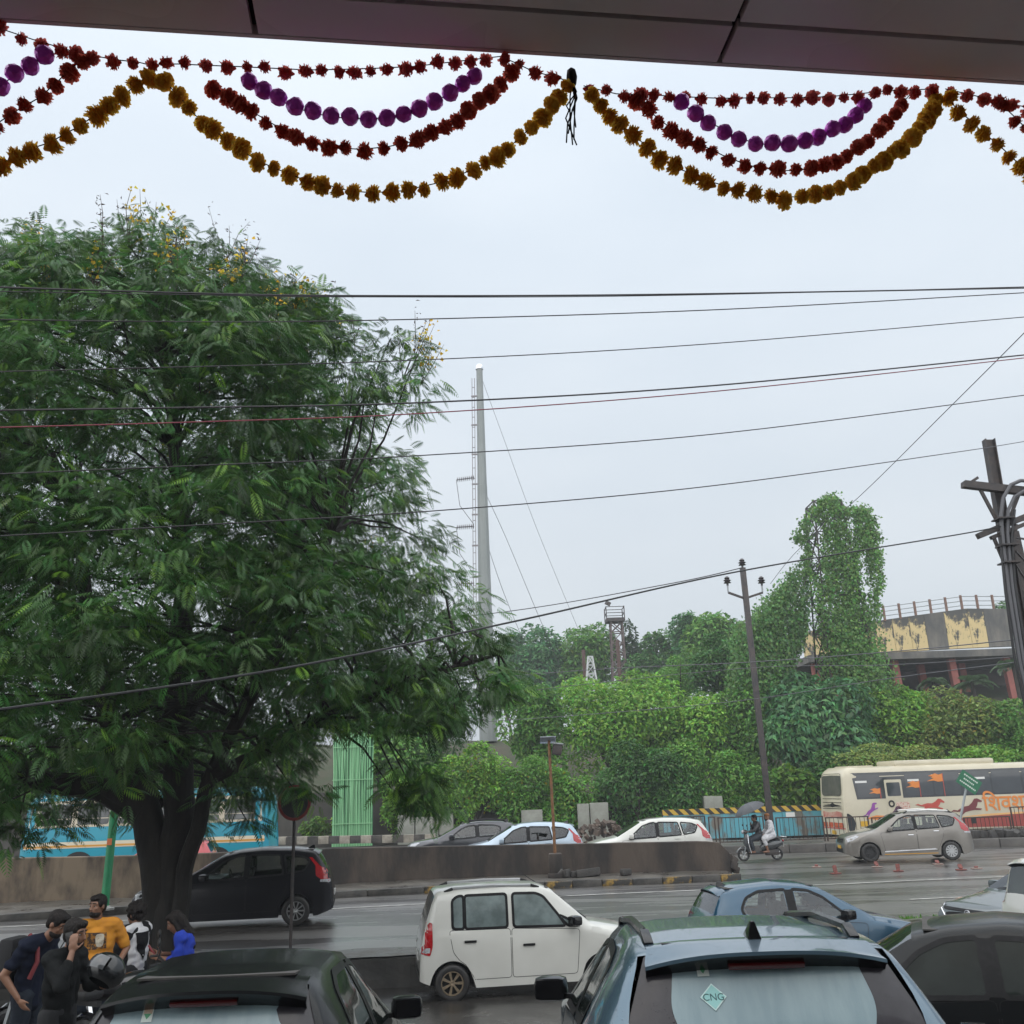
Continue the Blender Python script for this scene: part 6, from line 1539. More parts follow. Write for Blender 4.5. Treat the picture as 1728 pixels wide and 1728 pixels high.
for py in (806, 888, 984):
    p = at(800, py, 74) - Vector(mono.location); q_ = at(770, py - (-4 if py == 806 else -2), 74) - Vector(mono.location)
    b = MB(); d = (q_ - p)
    for j in range(9):
        c = p + d * (j / 9); M = Matrix.Translation(c) @ d.to_track_quat('Z', 'Y').to_matrix().to_4x4()
        b.lathe([(.05, 0), (.21, .03), (.21, .06), (.05, .09)], 10, M)
    b.tube([p, q_], .035, 6); b.build('insulator_string', INS, mono, smooth=True, sharp=40)
    MB().tube([q_, q_ + Vector((.25, 0, -2.2)), p + Vector((-.1, 0, -4.0))], .025, 5).build('jumper', DARKSTEEL, mono)

# three-insulator pole behind the barrier
up0 = at(1303, 1412, 41.9); utop = at(1253, 958, 41.9)
up = empty('utility_pole', (up0.x, 41.9, .3), 0, 'thin dark utility pole with a forked arm and three insulators', 'pole')
dv = utop - Vector(up.location)
MB().bar((0, 0, 0), dv, .24, .20).build('shaft', DARKSTEEL, up, bevel=.02)
def insul(par, p):
    M = Matrix.Translation(p); MB().lathe([(.05, 0), (.05, .10), (.17, .12), (.10, .20), (.18, .23), (.09, .30), (.13, .34), (.05, .42)], 12, M).build('insulator', mat('dark_insulator', (.03, .022, .024), rough=.3), par, smooth=True, sharp=45)
insul(up, dv)
for px, s in ((1229, -1), (1287, 1)):
    e = at(px, 1000, 41.9) - Vector(up.location); j = at(1257, 1010, 41.9) - Vector(up.location)
    MB().bar(j, e, .09).build('arm', DARKSTEEL, up); MB().bar(e, e + Vector((0, 0, .35)), .06).build('bracket', STEEL, up); insul(up, e + Vector((0, 0, .32)))

# big double pole at the right edge
RP = Vector((at(1728, 1115, 20).x - .03, 20.0, 0)); rtop = at(1668, 742, 20)
rp = empty('transformer_pole', (RP.x, 20, -.1), 0, 'heavy dark steel pole with cross-arms and bent cables at the right edge', 'pole')
rv = rtop - Vector(rp.location)
def at_r(px, py, Y=20.): return at(px, py, Y) - Vector(rp.location)
b = MB()
for dx in (-.10, .10): b.bar(Vector((dx, 0, 0)), rv + Vector((dx, 0, 0)), .02, .18, up=(0, 1, 0))
b.bar((0, 0, 0), rv, .20, .025, up=(0, 1, 0)); b.build('shaft', DARKSTEEL, rp)
s2 = at_r(1800, 1300, 20.8); e2 = at_r(1708, 898, 20.8)
MB().bar(s2, e2, .22, .18).build('second_shaft', DARKSTEEL, rp)
for (a, c, w_) in [((1624, 818), (1790, 838), .16), ((1628, 812), (1795, 830), .05), ((1650, 905), (1740, 868), .15), ((1672, 908), (1760, 872), .10)]:
    MB().bar(at_r(*a, 19.8), at_r(*c, 19.8), w_, w_ * .8).build('cross_arm', DARKSTEEL, rp)
for (a, c) in [((1652, 822), (1684, 882)), ((1720, 832), (1700, 885)), ((1676, 905), (1695, 950)), ((1715, 885), (1707, 940)), ((1635, 816), (1650, 806))]:
    MB().bar(at_r(*a, 19.8), at_r(*c, 19.8), .06).build('brace', DARKSTEEL, rp)
CAB_ = mat('black_cable', (.018, .018, .02), rough=.5); CABG = mat('grey_cable', (.10, .10, .11), rough=.5)
for pts, r_, m in [([(1760, 1300), (1720, 1115), (1702, 1000), (1693, 920), (1689, 870), (1693, 840), (1706, 818), (1722, 811), (1745, 812)], .042, CABG), ([(1770, 1300), (1727, 1115), (1708, 990), (1700, 900), (1701, 862), (1712, 838), (1728, 829), (1750, 828)], .038, CABG), ([(1775, 1300), (1733, 1115), (1713, 990), (1707, 910), (1712, 860)], .032, CAB_), ([(1754, 1300), (1712, 1110), (1697, 1000), (1690, 930), (1691, 890)], .03, CAB_)]:
    P = [at_r(x, y, 19.65) for x, y in pts]; MB().tube(P, r_, 8).build('cable', m, rp, smooth=True)
for py in (876, 921, 950): MB().box(at_r(1693 + (py - 876) * .14, py, 19.7), (.36, .34, .03)).build('clamp', DARKSTEEL, rp)
for (a, c) in [((1705, 905), (1740, 912)), ((1712, 950), (1735, 985)), ((1714, 930), (1742, 960)), ((1716, 838), (1738, 822))]:
    MB().bar(at_r(*a, 19.8), at_r(*c, 20.4), .035).build('stay', DARKSTEEL, rp)

# ---------------------------------------------------------------- overhead wires
def wire(label, pts, r=.008, m=CAB_, sag=0.0):
    P = [at(*p) for p in pts]; fine = []
    for i in range(len(P) - 1):
        for k in range(12):
            t = k / 12; p0, p1, p2, p3 = P[max(i - 1, 0)], P[i], P[i + 1], P[min(i + 2, len(P) - 1)]
            fine.append(.5 * ((2 * p1) + (p2 - p0) * t + (2 * p0 - 5 * p1 + 4 * p2 - p3) * t * t + (3 * p1 - p0 - 3 * p2 + p3) * t ** 3))
    fine.append(P[-1])
    b = MB().tube([p - P[0] for p in fine], r, 6); o = b.build('overhead_wire', m, None, smooth=True); o.location = P[0]
    tag(o, label, 'wire', 'overhead wires'); return o
WIRE = mat('dark_wire', (.025, .022, .026), rough=.5); REDW = mat('red_wire', (.22, .03, .05), rough=.5)
L0, R0 = 8.6, 11.5; m0 = 10.
wire('topmost thick wire crossing the sky and the tree top', [(-200, 478, 8.4), (300, 494, 8.8), (600, 499, 9.6), (1100, 497, 10.6), (1728, 486, 12), (2000, 480, 12.6)], .011, WIRE)
wire('thin companion wire hugging just below the topmost wire', [(-200, 488, 8.4), (300, 497, 8.8), (600, 501, 9.6), (1100, 499, 10.6), (1728, 484, 12), (2000, 476, 12.6)], .006, WIRE)
wire('second wire from the top, passing just under the topmost pair', [(-200, 535, 8.4), (200, 542, 8.9), (600, 541, 9.6), (1200, 523, 10.8), (1728, 494, 12), (2000, 478, 12.6)], .0075, WIRE)
wire('wire passing just above the top of the steel mast', [(-200, 632, 8.4), (200, 622, 8.8), (720, 607, 9.8), (1200, 580, 10.8), (1728, 535, 12), (2000, 512, 12.6)], .0065, WIRE)
wire('thick dark wire crossing a little below the mast top', [(-200, 695, 8.4), (300, 688, 8.9), (720, 679, 9.8), (1200, 651, 10.8), (1728, 599, 12), (2000, 570, 12.6)], .010, WIRE)
wire('reddish wire running close below the thick dark one', [(-200, 726, 8.4), (300, 713, 8.9), (720, 697, 9.8), (1200, 661, 10.8), (1728, 604, 12), (2000, 572, 12.6)], .007, REDW)
wire('wire crossing the mast about one third down', [(-200, 808, 8.4), (300, 787, 8.9), (720, 768, 9.8), (1200, 733, 10.8), (1728, 667, 12), (2000, 632, 12.6)], .0065, WIRE)
wire('wire reaching the right pole above its cross-arm', [(-200, 915, 8.4), (300, 888, 8.9), (760, 860, 9.8), (1200, 820, 11), (1600, 765, 14), (1728, 745, 17), (1900, 715, 22)], .0065, WIRE)
wire('lowest heavy cable swinging across the tree to the right pole', [(-200, 1218, 8.0), (0, 1197, 8.6), (490, 1126, 10.5), (880, 1046, 13), (1253, 963, 16), (1640, 898, 19.2), (1728, 878, 19.9)], .0135, CAB_)
wire('fine wire between the steel mast and the lattice creeper tower', [(600, 1060, 60), (870, 1030, 50), (1130, 985, 44), (1253, 958, 41.9)], .022, WIRE)
wire('steep stay wire rising from the creeper tower to the right edge', [(1300, 985, 58), (1345, 930, 50), (1450, 838, 40), (1600, 690, 30), (1728, 562, 25), (1800, 486, 23)], .014, WIRE)
wire('upper pale line crossing the trees to the right pole', [(760, 1150, 40), (1000, 1130, 38), (1253, 1118, 34), (1500, 1100, 28), (1728, 1078, 22)], .014, CABG)
wire('middle pale line crossing the shrubs to the right edge', [(760, 1222, 40), (1000, 1205, 38), (1253, 1182, 34), (1500, 1145, 28), (1760, 1112, 22)], .012, CABG)
wire('lower pale line crossing the shrubs to the right edge', [(700, 1195, 42), (900, 1165, 40), (1253, 1128, 36), (1500, 1122, 30), (1760, 1105, 24)], .010, CABG)
wire('hair-thin span from the mast head down to the skyline trees', [(808, 625, 74), (850, 740, 78), (905, 890, 84), (975, 1060, 92)], .016, CABG)
wire('inner span falling right from halfway down the mast', [(822, 838, 74), (855, 910, 78), (905, 1030, 84), (960, 1160, 92)], .02, CABG)
wire('short span falling right from low on the mast', [(826, 930, 74), (850, 1000, 78), (885, 1085, 84), (920, 1160, 92)], .02, CABG)
# ================================================================ people
def capsule(b, a, c, ra, rc, n=10):
    a, c = Vector(a), Vector(c); d = c - a
    z = d.normalized() if d.length > 1e-6 else Vector((0, 0, 1))
    M = Matrix.Translation(a) @ z.to_track_quat('Z', 'Y').to_matrix().to_4x4(); L = d.length
    prof = [(ra * math.sin(q), -ra * math.cos(q)) for q in (.25, .7, 1.2)] + [(ra, 0)] + [(rc, L)] + [(rc * math.sin(q), L + rc * math.cos(q)) for q in (1.2, .7, .25)]
    b.lathe(prof, n, M)
def ell(b, c, r, rot=None, n=14, m=9):
    c = Vector(c); rot = rot or Matrix.Identity(3)
    prof = [(math.sin(PI * (k + .5) / m), -math.cos(PI * (k + .5) / m)) for k in range(m)]
    base = len(b.v)
    for pr, ph in prof:
        for k in range(n):
            q = 2 * PI * k / n; b.v.append(tuple(c + rot @ Vector((r[0] * pr * math.cos(q), r[1] * pr * math.sin(q), r[2] * ph))))
    for i in range(m - 1):
        for k in range(n): k2 = (k + 1) % n; b.f.append((base + i * n + k, base + i * n + k2, base + (i + 1) * n + k2, base + (i + 1) * n + k))
    b.f.append(tuple(base + k for k in range(n))[::-1]); b.f.append(tuple(base + (m - 1) * n + k for k in range(n)))
def fuse(b, name, m, parent, voxel=.011, smooth=3, fold=0, seed=0):
    """melt overlapping shapes into one continuous surface"""
    me = b.mesh(name); o = bpy.data.objects.new(name, me); COL.objects.link(o)
    r = o.modifiers.new('r', 'REMESH'); r.mode = 'VOXEL'; r.voxel_size = voxel
    if smooth:
        s = o.modifiers.new('s', 'SMOOTH'); s.factor = .5; s.iterations = smooth
    dg = bpy.context.evaluated_depsgraph_get(); me2 = bpy.data.meshes.new_from_object(o.evaluated_get(dg)); bpy.data.objects.remove(o); bpy.data.meshes.remove(me)
    me2.name = name
    if fold:
        n = len(me2.vertices); co = np.empty(n * 3, np.float32); no = np.empty(n * 3, np.float32); me2.vertices.foreach_get('co', co); me2.vertices.foreach_get('normal', no)
        co, no = co.reshape(-1, 3), no.reshape(-1, 3)
        f = np.array([noise.noise(Vector((p[0] * 9 + seed, p[1] * 9, p[2] * 14 + p[0] * 6))) for p in co]); co = co + no * (f * fold)[:, None]
        me2.vertices.foreach_set('co', co.ravel()); me2.update()
    me2.polygons.foreach_set('use_smooth', [True] * len(me2.polygons)); me2.materials.clear()
    return link(name, me2, m, parent)
def hand(b, w, d, pn, side, curl=.5, k=1.0):
    """palm and five unequal bent fingers; d points from wrist to knuckles, pn out of the palm, side = thumb direction"""
    w, d, pn, side = Vector(w), Vector(d).normalized(), Vector(pn).normalized(), Vector(side).normalized()
    pc = w + d * .048 * k
    ell(b, pc, (.048 * k, .040 * k, .017 * k), Matrix((d, side, pn)).transposed(), 10, 7)
    for i, (off, L) in enumerate(((.030, .070), (.010, .078), (-.011, .072), (-.030, .058))):
        p = w + d * .085 * k + side * off * k; dd = d.copy()
        for j, (f, r0) in enumerate(((.45, .0095), (.32, .0088), (.25, .0078))):
            ang = curl * (.55, .75, .55)[j]; dd = (dd * math.cos(ang) + pn * math.sin(ang)).normalized()
            e = p + dd * L * f * k; capsule(b, p, e, r0 * k, r0 * .9 * k, 7); p = e
    p = w + d * .025 * k + side * .030 * k; dd = (d * .6 + side * .75 + pn * .25).normalized()
    for L, r0 in ((.040, .0115), (.030, .0098)):
        e = p + dd * L * k; capsule(b, p, e, r0 * k, r0 * .9 * k, 7); p = e; dd = (dd + d * .35 + pn * curl * .4).normalized()
SKIN = mat('brown_skin', (.23, .115, .068), (.19, .092, .055), scale=9, rough=.5)
HAIR = mat('black_hair', (.010, .008, .008), (.02, .016, .014), scale=30, rough=.65, spec=.2, bump=.9, bscale=70, stretch=(1, 1, .3))
DENIM = mat('dark_denim', (.020, .026, .036), (.012, .016, .024), scale=14, rough=.9, spec=.2, bump=.2)
SHOE = mat('dark_shoe', (.02, .018, .017), rough=.5)
def head(b, c, yaw=0, tilt=0, k=1.0):
    """skull, jaw, brow, nose, lips and ears; returns the matrix of the head (x forward)"""
    M = Matrix.Rotation(yaw, 3, 'Z') @ Matrix.Rotation(tilt, 3, 'Y'); c = Vector(c)
    P = lambda x, y, z: c + M @ Vector((x * k, y * k, z * k))
    ell(b, P(-.008, 0, .025), (.098 * k, .076 * k, .096 * k), M); ell(b, P(.022, 0, -.045), (.070 * k, .060 * k, .075 * k), M)
    ell(b, P(.050, 0, -.095), (.030 * k, .032 * k, .022 * k), M)
    capsule(b, P(.088, 0, .018), P(.106, 0, -.028), .009 * k, .014 * k, 8); ell(b, P(.100, 0, -.032), (.014 * k, .019 * k, .010 * k), M)
    for s in (1, -1):
        capsule(b, P(.080, s * .018, .034), P(.074, s * .050, .032), .010 * k, .008 * k, 6)
        ell(b, P(.060, s * .042, -.02), (.022 * k, .018 * k, .018 * k), M)
        ell(b, P(-.008, s * .080, -.008), (.020 * k, .009 * k, .032 * k), M)
    ell(b, P(.086, 0, -.062), (.010 * k, .024 * k, .006 * k), M); ell(b, P(.083, 0, -.074), (.010 * k, .020 * k, .006 * k), M)
    return M, P
def person(label, loc, heading, J=None, top=None, bottom=None, sleeve=.5, hair='short', yaw=0, tilt=0, hands=None, k=1.0, voxel=.010, skirt=0, hem=.82, collar=True, beard=False, group=None, feet='shoe', loose=1.0, longtop=None, body_only=False):
    j = dict(head=(.03, 0, 1.585), neck=(0, 0, 1.43), chest=(-.01, 0, 1.27), waist=(0, 0, 1.06), pelvis=(0, 0, .92),
             shL=(0, .185, 1.385), elL=(-.02, .25, 1.11), wrL=(.07, .25, .88), shR=(0, -.185, 1.385), elR=(-.02, -.25, 1.11), wrR=(.07, -.25, .88),
             hipL=(0, .09, .89), knL=(.02, .11, .49), anL=(-.02, .12, .09), hipR=(0, -.09, .89), knR=(.02, -.11, .49), anR=(-.02, -.12, .09))
    j.update(J or {}); j = {a: Vector(v) * k for a, v in j.items()}
    root = empty('person', loc, heading, label, 'person', group)
    b = MB(); Mh, P = head(b, j['head'], yaw, tilt, k * .98)
    capsule(b, j['neck'] - Vector((0, 0, .05)) * k, j['head'] + Vector((-.02, 0, -.05)) * k, .056 * k, .052 * k)
    ax = (j['neck'] - j['pelvis']); rot = ax.to_track_quat('Z', 'Y').to_matrix()
    def torso(b, e):
        for c, rr_ in (('chest', (.098, .150, .165)), ('waist', (.088, .128, .15)), ('pelvis', (.10, .145, .13))):
            R3 = (j['neck'] - j['waist'] if c != 'pelvis' else j['waist'] - j['pelvis']).to_track_quat('Z', 'Y').to_matrix()
            s = R3 @ Vector((1, 0, 0)); 
            X = Vector((1, 0, 0)); Z = R3 @ Vector((0, 0, 1)); Y = Z.cross(X).normalized(); X = Y.cross(Z)
            ell(b, j[c], ((rr_[0] + e) * k, (rr_[1] + e) * k, (rr_[2] + e) * k), Matrix((X, Y, Z)).transposed(), 18, 12)
        capsule(b, j['chest'], j['waist'], (.098 + e) * k, (.090 + e) * k, 14); capsule(b, j['waist'], j['pelvis'], (.090 + e) * k, (.10 + e) * k, 14)
        for s in 'LR': capsule(b, j['neck'] - Vector((0, 0, .03)) * k, j['sh' + s], (.06 + e) * k, (.062 + e) * k)
    torso(b, 0)
    for s in 'LR':
        capsule(b, j['sh' + s], j['el' + s], .054 * k, .041 * k); capsule(b, j['el' + s], j['wr' + s], .041 * k, .026 * k)
        capsule(b, j['hip' + s], j['kn' + s], .085 * k, .056 * k); capsule(b, j['kn' + s], j['kn' + s].lerp(j['an' + s], .35), .055 * k, .056 * k); capsule(b, j['kn' + s].lerp(j['an' + s], .35), j['an' + s], .056 * k, .036 * k)
        fd = Vector((1, 0, 0)); capsule(b, j['an' + s] + Vector((-.03, 0, -.045)) * k, j['an' + s] + Vector((.15, 0, -.055)) * k, .038 * k, .030 * k)
        hd = (hands or {}).get(s)
        sg = 1 if s == 'L' else -1
        if hd: hand(b, j['wr' + s], hd[0], hd[1], hd[2], hd[3] if len(hd) > 3 else .5, k)
        else: hand(b, j['wr' + s], j['wr' + s] - j['el' + s], (.1, -sg, 0), (1, 0, 0), .35, k)
    body = fuse(b, 'body', SKIN, root, voxel, 2)
    EYE = mat('eye_white', (.30, .27, .24), rough=.3); PUP = mat('dark_iris', (.015, .01, .008), rough=.2)
    for s in (1, -1):
        e = MB(); ell(e, P(.0735, s * .032, .008), (.009, .0125, .0055)); eo = e.build('eye', EYE, root, smooth=True)
        e = MB(); ell(e, P(.0795, s * .032, .008), (.0045, .0075, .0056)); e.build('iris', PUP, eo, smooth=True)
        e = MB(); capsule(e, P(.089, s * .014, .040), P(.078, s * .052, .038), .005, .004, 6); e.build('eyebrow', HAIR, root)
    b = MB()
    ell(b, P(-.022, 0, .045), (.100 * k, .084 * k, .092 * k), Mh); ell(b, P(.022, 0, .088), (.075 * k, .068 * k, .040 * k), Mh)
    for s in (1, -1): ell(b, P(.010, s * .062, .042), (.042 * k, .022 * k, .055 * k), Mh)
    ell(b, P(-.066, 0, -.012), (.046 * k, .064 * k, .070 * k), Mh)
    if hair == 'curly':
        rr_ = random.Random(5)
        for _ in range(60):
            v = Vector((rr_.gauss(-.3, 1), rr_.gauss(0, 1), rr_.gauss(.5, .8))).normalized(); ell(b, P(-.025 + v.x * .112, v.y * .100, .045 + v.z * .105), [.030 * k] * 3, None, 6, 5)
    if hair == 'tuft': ell(b, P(.040, .01, .098), (.050 * k, .058 * k, .026 * k), Mh)
    if hair == 'long':
        capsule(b, P(-.06, 0, .0), P(-.085, 0, -.20), .078 * k, .070 * k); capsule(b, P(-.085, 0, -.20), P(-.08, .01, -.36), .070 * k, .035 * k)
        for s in (1, -1): capsule(b, P(.0, s * .07, .02), P(-.02, s * .085, -.20), .026 * k, .022 * k)
    if hair != 'none': fuse(b, 'hair', HAIR, root, .009, 1, .004)
    if beard:
        b = MB(); ell(b, P(.030, 0, -.082), (.068 * k, .062 * k, .045 * k), Mh); ell(b, P(.088, 0, -.054), (.008 * k, .026 * k, .006 * k), Mh); fuse(b, 'beard', HAIR, root, .009, 1, .002)
    if bottom is not None:
        b = MB(); ell(b, j['pelvis'] - Vector((0, 0, .02)) * k, (.128 * k, .172 * k, .13 * k), None, 16, 10)
        for s in 'LR':
            capsule(b, j['hip' + s], j['kn' + s], .103 * k * loose, .078 * k * loose, 12)
            capsule(b, j['kn' + s], j['kn' + s].lerp(j['an' + s], hem + .1), .078 * k * loose, .062 * k * loose, 12)
        fuse(b, 'trousers', bottom, root, .014, 2, .012, 3)
    if top is not None:
        b = MB(); torso(b, .022 * loose)
        for s in 'LR':
            e = j['sh' + s].lerp(j['el' + s], min(1, sleeve * 1.6)) if sleeve <= .62 else j['el' + s]
            capsule(b, j['sh' + s], e, .068 * k * loose, .060 * k * loose, 12)
            if sleeve > .62:
                e2 = j['el' + s].lerp(j['wr' + s], min(1, (sleeve - .62) / .38)); capsule(b, j['el' + s], e2, .058 * k * loose, .044 * k * loose, 12)
        for s in 'LR':
            sd = Vector((0, .075 if s == 'L' else -.075, 0)) * k
            capsule(b, j['sh' + s].lerp(j['chest'], .35), j['pelvis'] + sd - Vector((0, 0, .05)) * k, .082 * k * loose, .088 * k * loose, 12)
        if longtop:
            for s in 'LR': capsule(b, j['hip' + s], j['hip' + s].lerp(j['kn' + s], longtop), .125 * k, .13 * k, 12)
        else: capsule(b, j['waist'], j['pelvis'] - (j['waist'] - j['pelvis']).normalized() * .06 * k, .125 * k, .135 * k, 14)
        fuse(b, 'shirt', top, root, .011, 1, .020, 1)
        if collar: 
            cb_ = MB(); n_ = 14; cb_.tube([j['neck'] + Vector((.064 * math.cos(q), .072 * math.sin(q), -.012 - .022 * math.cos(q))) * k for q in np.linspace(0, 2 * PI, n_ + 1)], .014 * k, 6, cap=False); cb_.build('collar', top, root, smooth=True)
    if feet == 'shoe':
        for s in 'LR':
            b = MB(); capsule(b, j['an' + s] + Vector((-.035, 0, -.045)) * k, j['an' + s] + Vector((.17, 0, -.055)) * k, .046 * k, .038 * k); b.build('shoe', SHOE, root, smooth=True)
    return root, j, P, Mh

def lotp(px, py, Y): p = at(px, py, Y); return p
GP = 'people gathered beside the big tree'
# man on the phone carrying a helmet
pc = at(122, 1600, 9.1); zc = lot_z(9.1)
BSH = mat('charcoal_shirt', (.008, .009, .0095), (.013, .014, .0145), scale=8, rough=.9, spec=.15, bump=.3)
pC, jC, PC, _ = person('man in charcoal shirt talking on a phone and carrying a black helmet', (pc.x - .06, 9.1, zc), R(-14),
    dict(head=(.09, 0, 1.475), neck=(.02, 0, 1.33), chest=(-.01, 0, 1.18), waist=(-.02, 0, .98), pelvis=(-.02, 0, .86), shL=(0, .185, 1.28), shR=(.01, -.185, 1.285), elR=(.20, -.26, 1.10), wrR=(.175, -.135, 1.345), elL=(.10, .24, 1.03), wrL=(.34, .15, 1.03), hipL=(-.02, .09, .84), hipR=(-.02, -.09, .84), knL=(.03, .10, .46), knR=(-.02, -.10, .46)),
    top=BSH, bottom=mat('black_jeans', (.016, .017, .019), rough=.9), sleeve=.86, tilt=.12, hair='tuft', beard=True,
    hands={'R': ((-.05, .12, 1), (-.55, .8, -.1), (.8, .45, 0), .42), 'L': ((1, -.15, .1), (0, 0, 1), (-.2, -1, .2), .55)}, group=GP, k=1.0)
ph = empty('mobile_phone', Vector(pC.location) + Matrix.Rotation(R(-14), 3, 'Z') @ Vector((.115, -.098, 1.43)), R(-14), 'dark mobile phone held to the ear of the man in charcoal', 'phone')
MB().box((0, 0, 0), (.075, .010, .15), Matrix.Rotation(R(-12), 3, 'Y')).build('case', GLOSSBLACK, ph, bevel=.004)
# helmet in his hand
hc = Vector(pC.location) + Matrix.Rotation(R(-14), 3, 'Z') @ Vector((.44, .0, 1.185))
hl = empty('motorcycle_helmet', hc, R(-35), 'glossy black full-face helmet carried by the man on the phone', 'helmet')
bm_ = MB(); n1, n2 = 24, 16
for i in range(n2 + 1):
    t = PI * i / n2 * .80
    for k_ in range(n1):
        q = 2 * PI * k_ / n1; bm_.v.append((.155 * math.sin(t) * math.cos(q) * 1.08, .128 * math.sin(t) * math.sin(q), .14 * math.cos(t)))
for i in range(n2):
    for k_ in range(n1):
        k2 = (k_ + 1) % n1; q = 2 * PI * (k_ + .5) / n1; t = PI * (i + .5) / n2 * .80
        if math.cos(q) > .30 and 1.15 < t < 1.95: continue
        bm_.f.append((i * n1 + k_, (i + 1) * n1 + k_, (i + 1) * n1 + k2, i * n1 + k2))
ho = bm_.build('shell', mat('gloss_black_helmet', (.008, .009, .010), rough=.2, coat=.4), hl, smooth=True, sharp=60)
vz = MB(); 
for i in range(5):
    for k_ in range(11):
        q = -1.2 + 2.4 * k_ / 10; t = 1.12 + .83 * i / 4; vz.v.append((.162 * math.sin(t) * math.cos(q) * 1.08, .134 * math.sin(t) * math.sin(q), .146 * math.cos(t)))
vz.f = [(i * 11 + k_, (i + 1) * 11 + k_, (i + 1) * 11 + k_ + 1, i * 11 + k_ + 1) for i in range(4) for k_ in range(10)]
vz.build('visor', mat('smoked_visor', (.05, .055, .06), rough=.05, coat=1), hl, smooth=True)
hl.rotation_euler = (R(20), R(-35), R(-150))
# man in navy polo, head bowed
pa = at(52, 1600, 10.2)
NAVY = mat('navy_polo', (.006, .009, .020), (.010, .013, .026), scale=8, rough=.9, spec=.15)
pA, jA, PA, _ = person('man in dark navy shirt with a red bag strap, head bowed', (pa.x + .02, 10.2, lot_z(10.2)), R(-8),
    dict(head=(.24, 0, 1.52), neck=(.10, 0, 1.40), chest=(.03, 0, 1.25), waist=(-.02, 0, 1.03), pelvis=(-.02, 0, .90), shR=(.06, -.19, 1.345), elR=(-.10, -.27, 1.10), wrR=(.06, -.25, .90), shL=(.06, .19, 1.345), elL=(.10, .25, 1.10), wrL=(.26, .18, 1.0)),
    top=NAVY, bottom=DENIM, sleeve=.45, tilt=.55, hair='tuft', beard=True, group=GP)
st_ = MB(); st_.tube([(.02, -.10, 1.44), (.13, -.12, 1.33), (.15, -.13, 1.20), (.10, -.16, 1.05)], .022, 6); st_.build('bag_strap', mat('dark_red_strap', (.16, .025, .03), rough=.8), pA, smooth=True)
bk = MB(); bk.box((-.20, 0, 1.18), (.16, .30, .46)); bk.build('backpack', mat('black_backpack', (.012, .012, .014), rough=.8), pA, bevel=.05)
# man in orange T-shirt
pb = at(162, 1600, 11.9)
ORT = mat('orange_tshirt', (.56, .235, .018), (.46, .18, .015), scale=5, rough=.85)
pB, jB, PB, _ = person('man in an orange T-shirt with a printed patch, looking to the side', (pb.x, 11.9, lot_z(11.9)), R(-68),
    dict(elL=(-.06, .33, 1.13), wrL=(.16, .24, .98), elR=(-.03, -.27, 1.12), wrR=(.08, -.26, .89), head=(.03, -.02, 1.60)), top=ORT, bottom=DENIM, sleeve=.5, yaw=-.75, hair='short', beard=True, group=GP, loose=1.1, k=1.02)
skp = Skin([c for c in pB.children if c.name.startswith('shirt')][0].data)
skp.patch('F', [(-.16, 1.17), (-.15, 1.36), (.10, 1.35), (.11, 1.18)], .004, .03).build('shirt_print', mat('dark_shirt_print', (.05, .03, .02), (.30, .13, .02), scale=22, rough=.9, lo=.48, hi=.56), pB)
skp.patch('F', rounded([(.00, 1.20), (-.02, 1.34), (.08, 1.34), (.07, 1.20)], .04, 4), .006, .02).build('shirt_print', mat('pale_shirt_print', (.52, .47, .38), (.3, .2, .1), scale=40, rough=.9, lo=.5, hi=.7), pB)
# curly-haired person in a black and white jacket
pd = at(226, 1620, 12.7)
JKT = mat('black_jacket', (.008, .008, .010), (.013, .013, .015), scale=6, rough=.7, spec=.2); JKW = mat('white_jacket_panel', (.62, .62, .63), rough=.7)
pD, jD, PD, _ = person('curly-haired person in a black and white windbreaker seen from behind', (pd.x, 12.7, lot_z(12.7)), R(163),
    dict(elR=(.12, -.25, 1.12), wrR=(.30, -.14, 1.14), elL=(.10, .25, 1.10), wrL=(.30, .12, 1.12), head=(.03, 0, 1.50), neck=(0, 0, 1.36), chest=(-.01, 0, 1.22), shL=(0, .17, 1.31), shR=(0, -.17, 1.31)), top=JKW, bottom=mat('black_jeans', (.016, .017, .019), rough=.9), sleeve=.98, hair='curly', loose=1.15, group=GP)
b = MB()
for s_ in 'LR':
    capsule(b, jD['sh' + s_], jD['el' + s_], .090, .080, 12); capsule(b, jD['el' + s_], jD['wr' + s_], .078, .060, 12)
    capsule(b, jD['neck'] - Vector((0, 0, .04)), jD['sh' + s_], .088, .092, 12)
fuse(b, 'jacket_sleeves', JKT, pD, .012, 2, .018, 4)
skd = Skin([c for c in pD.children if c.name.startswith('shirt')][0].data)
skd.patch('L', [(-.03, .80), (-.06, 1.26), (.06, 1.26), (.05, 1.02), (.0, .80)], .006, .03).build('jacket_panel', JKT, pD)
skd.patch('B', [(-.10, 1.14), (-.12, 1.30), (.12, 1.30), (.10, 1.14), (0, .98)], .006, .03).build('jacket_panel', JKT, pD)
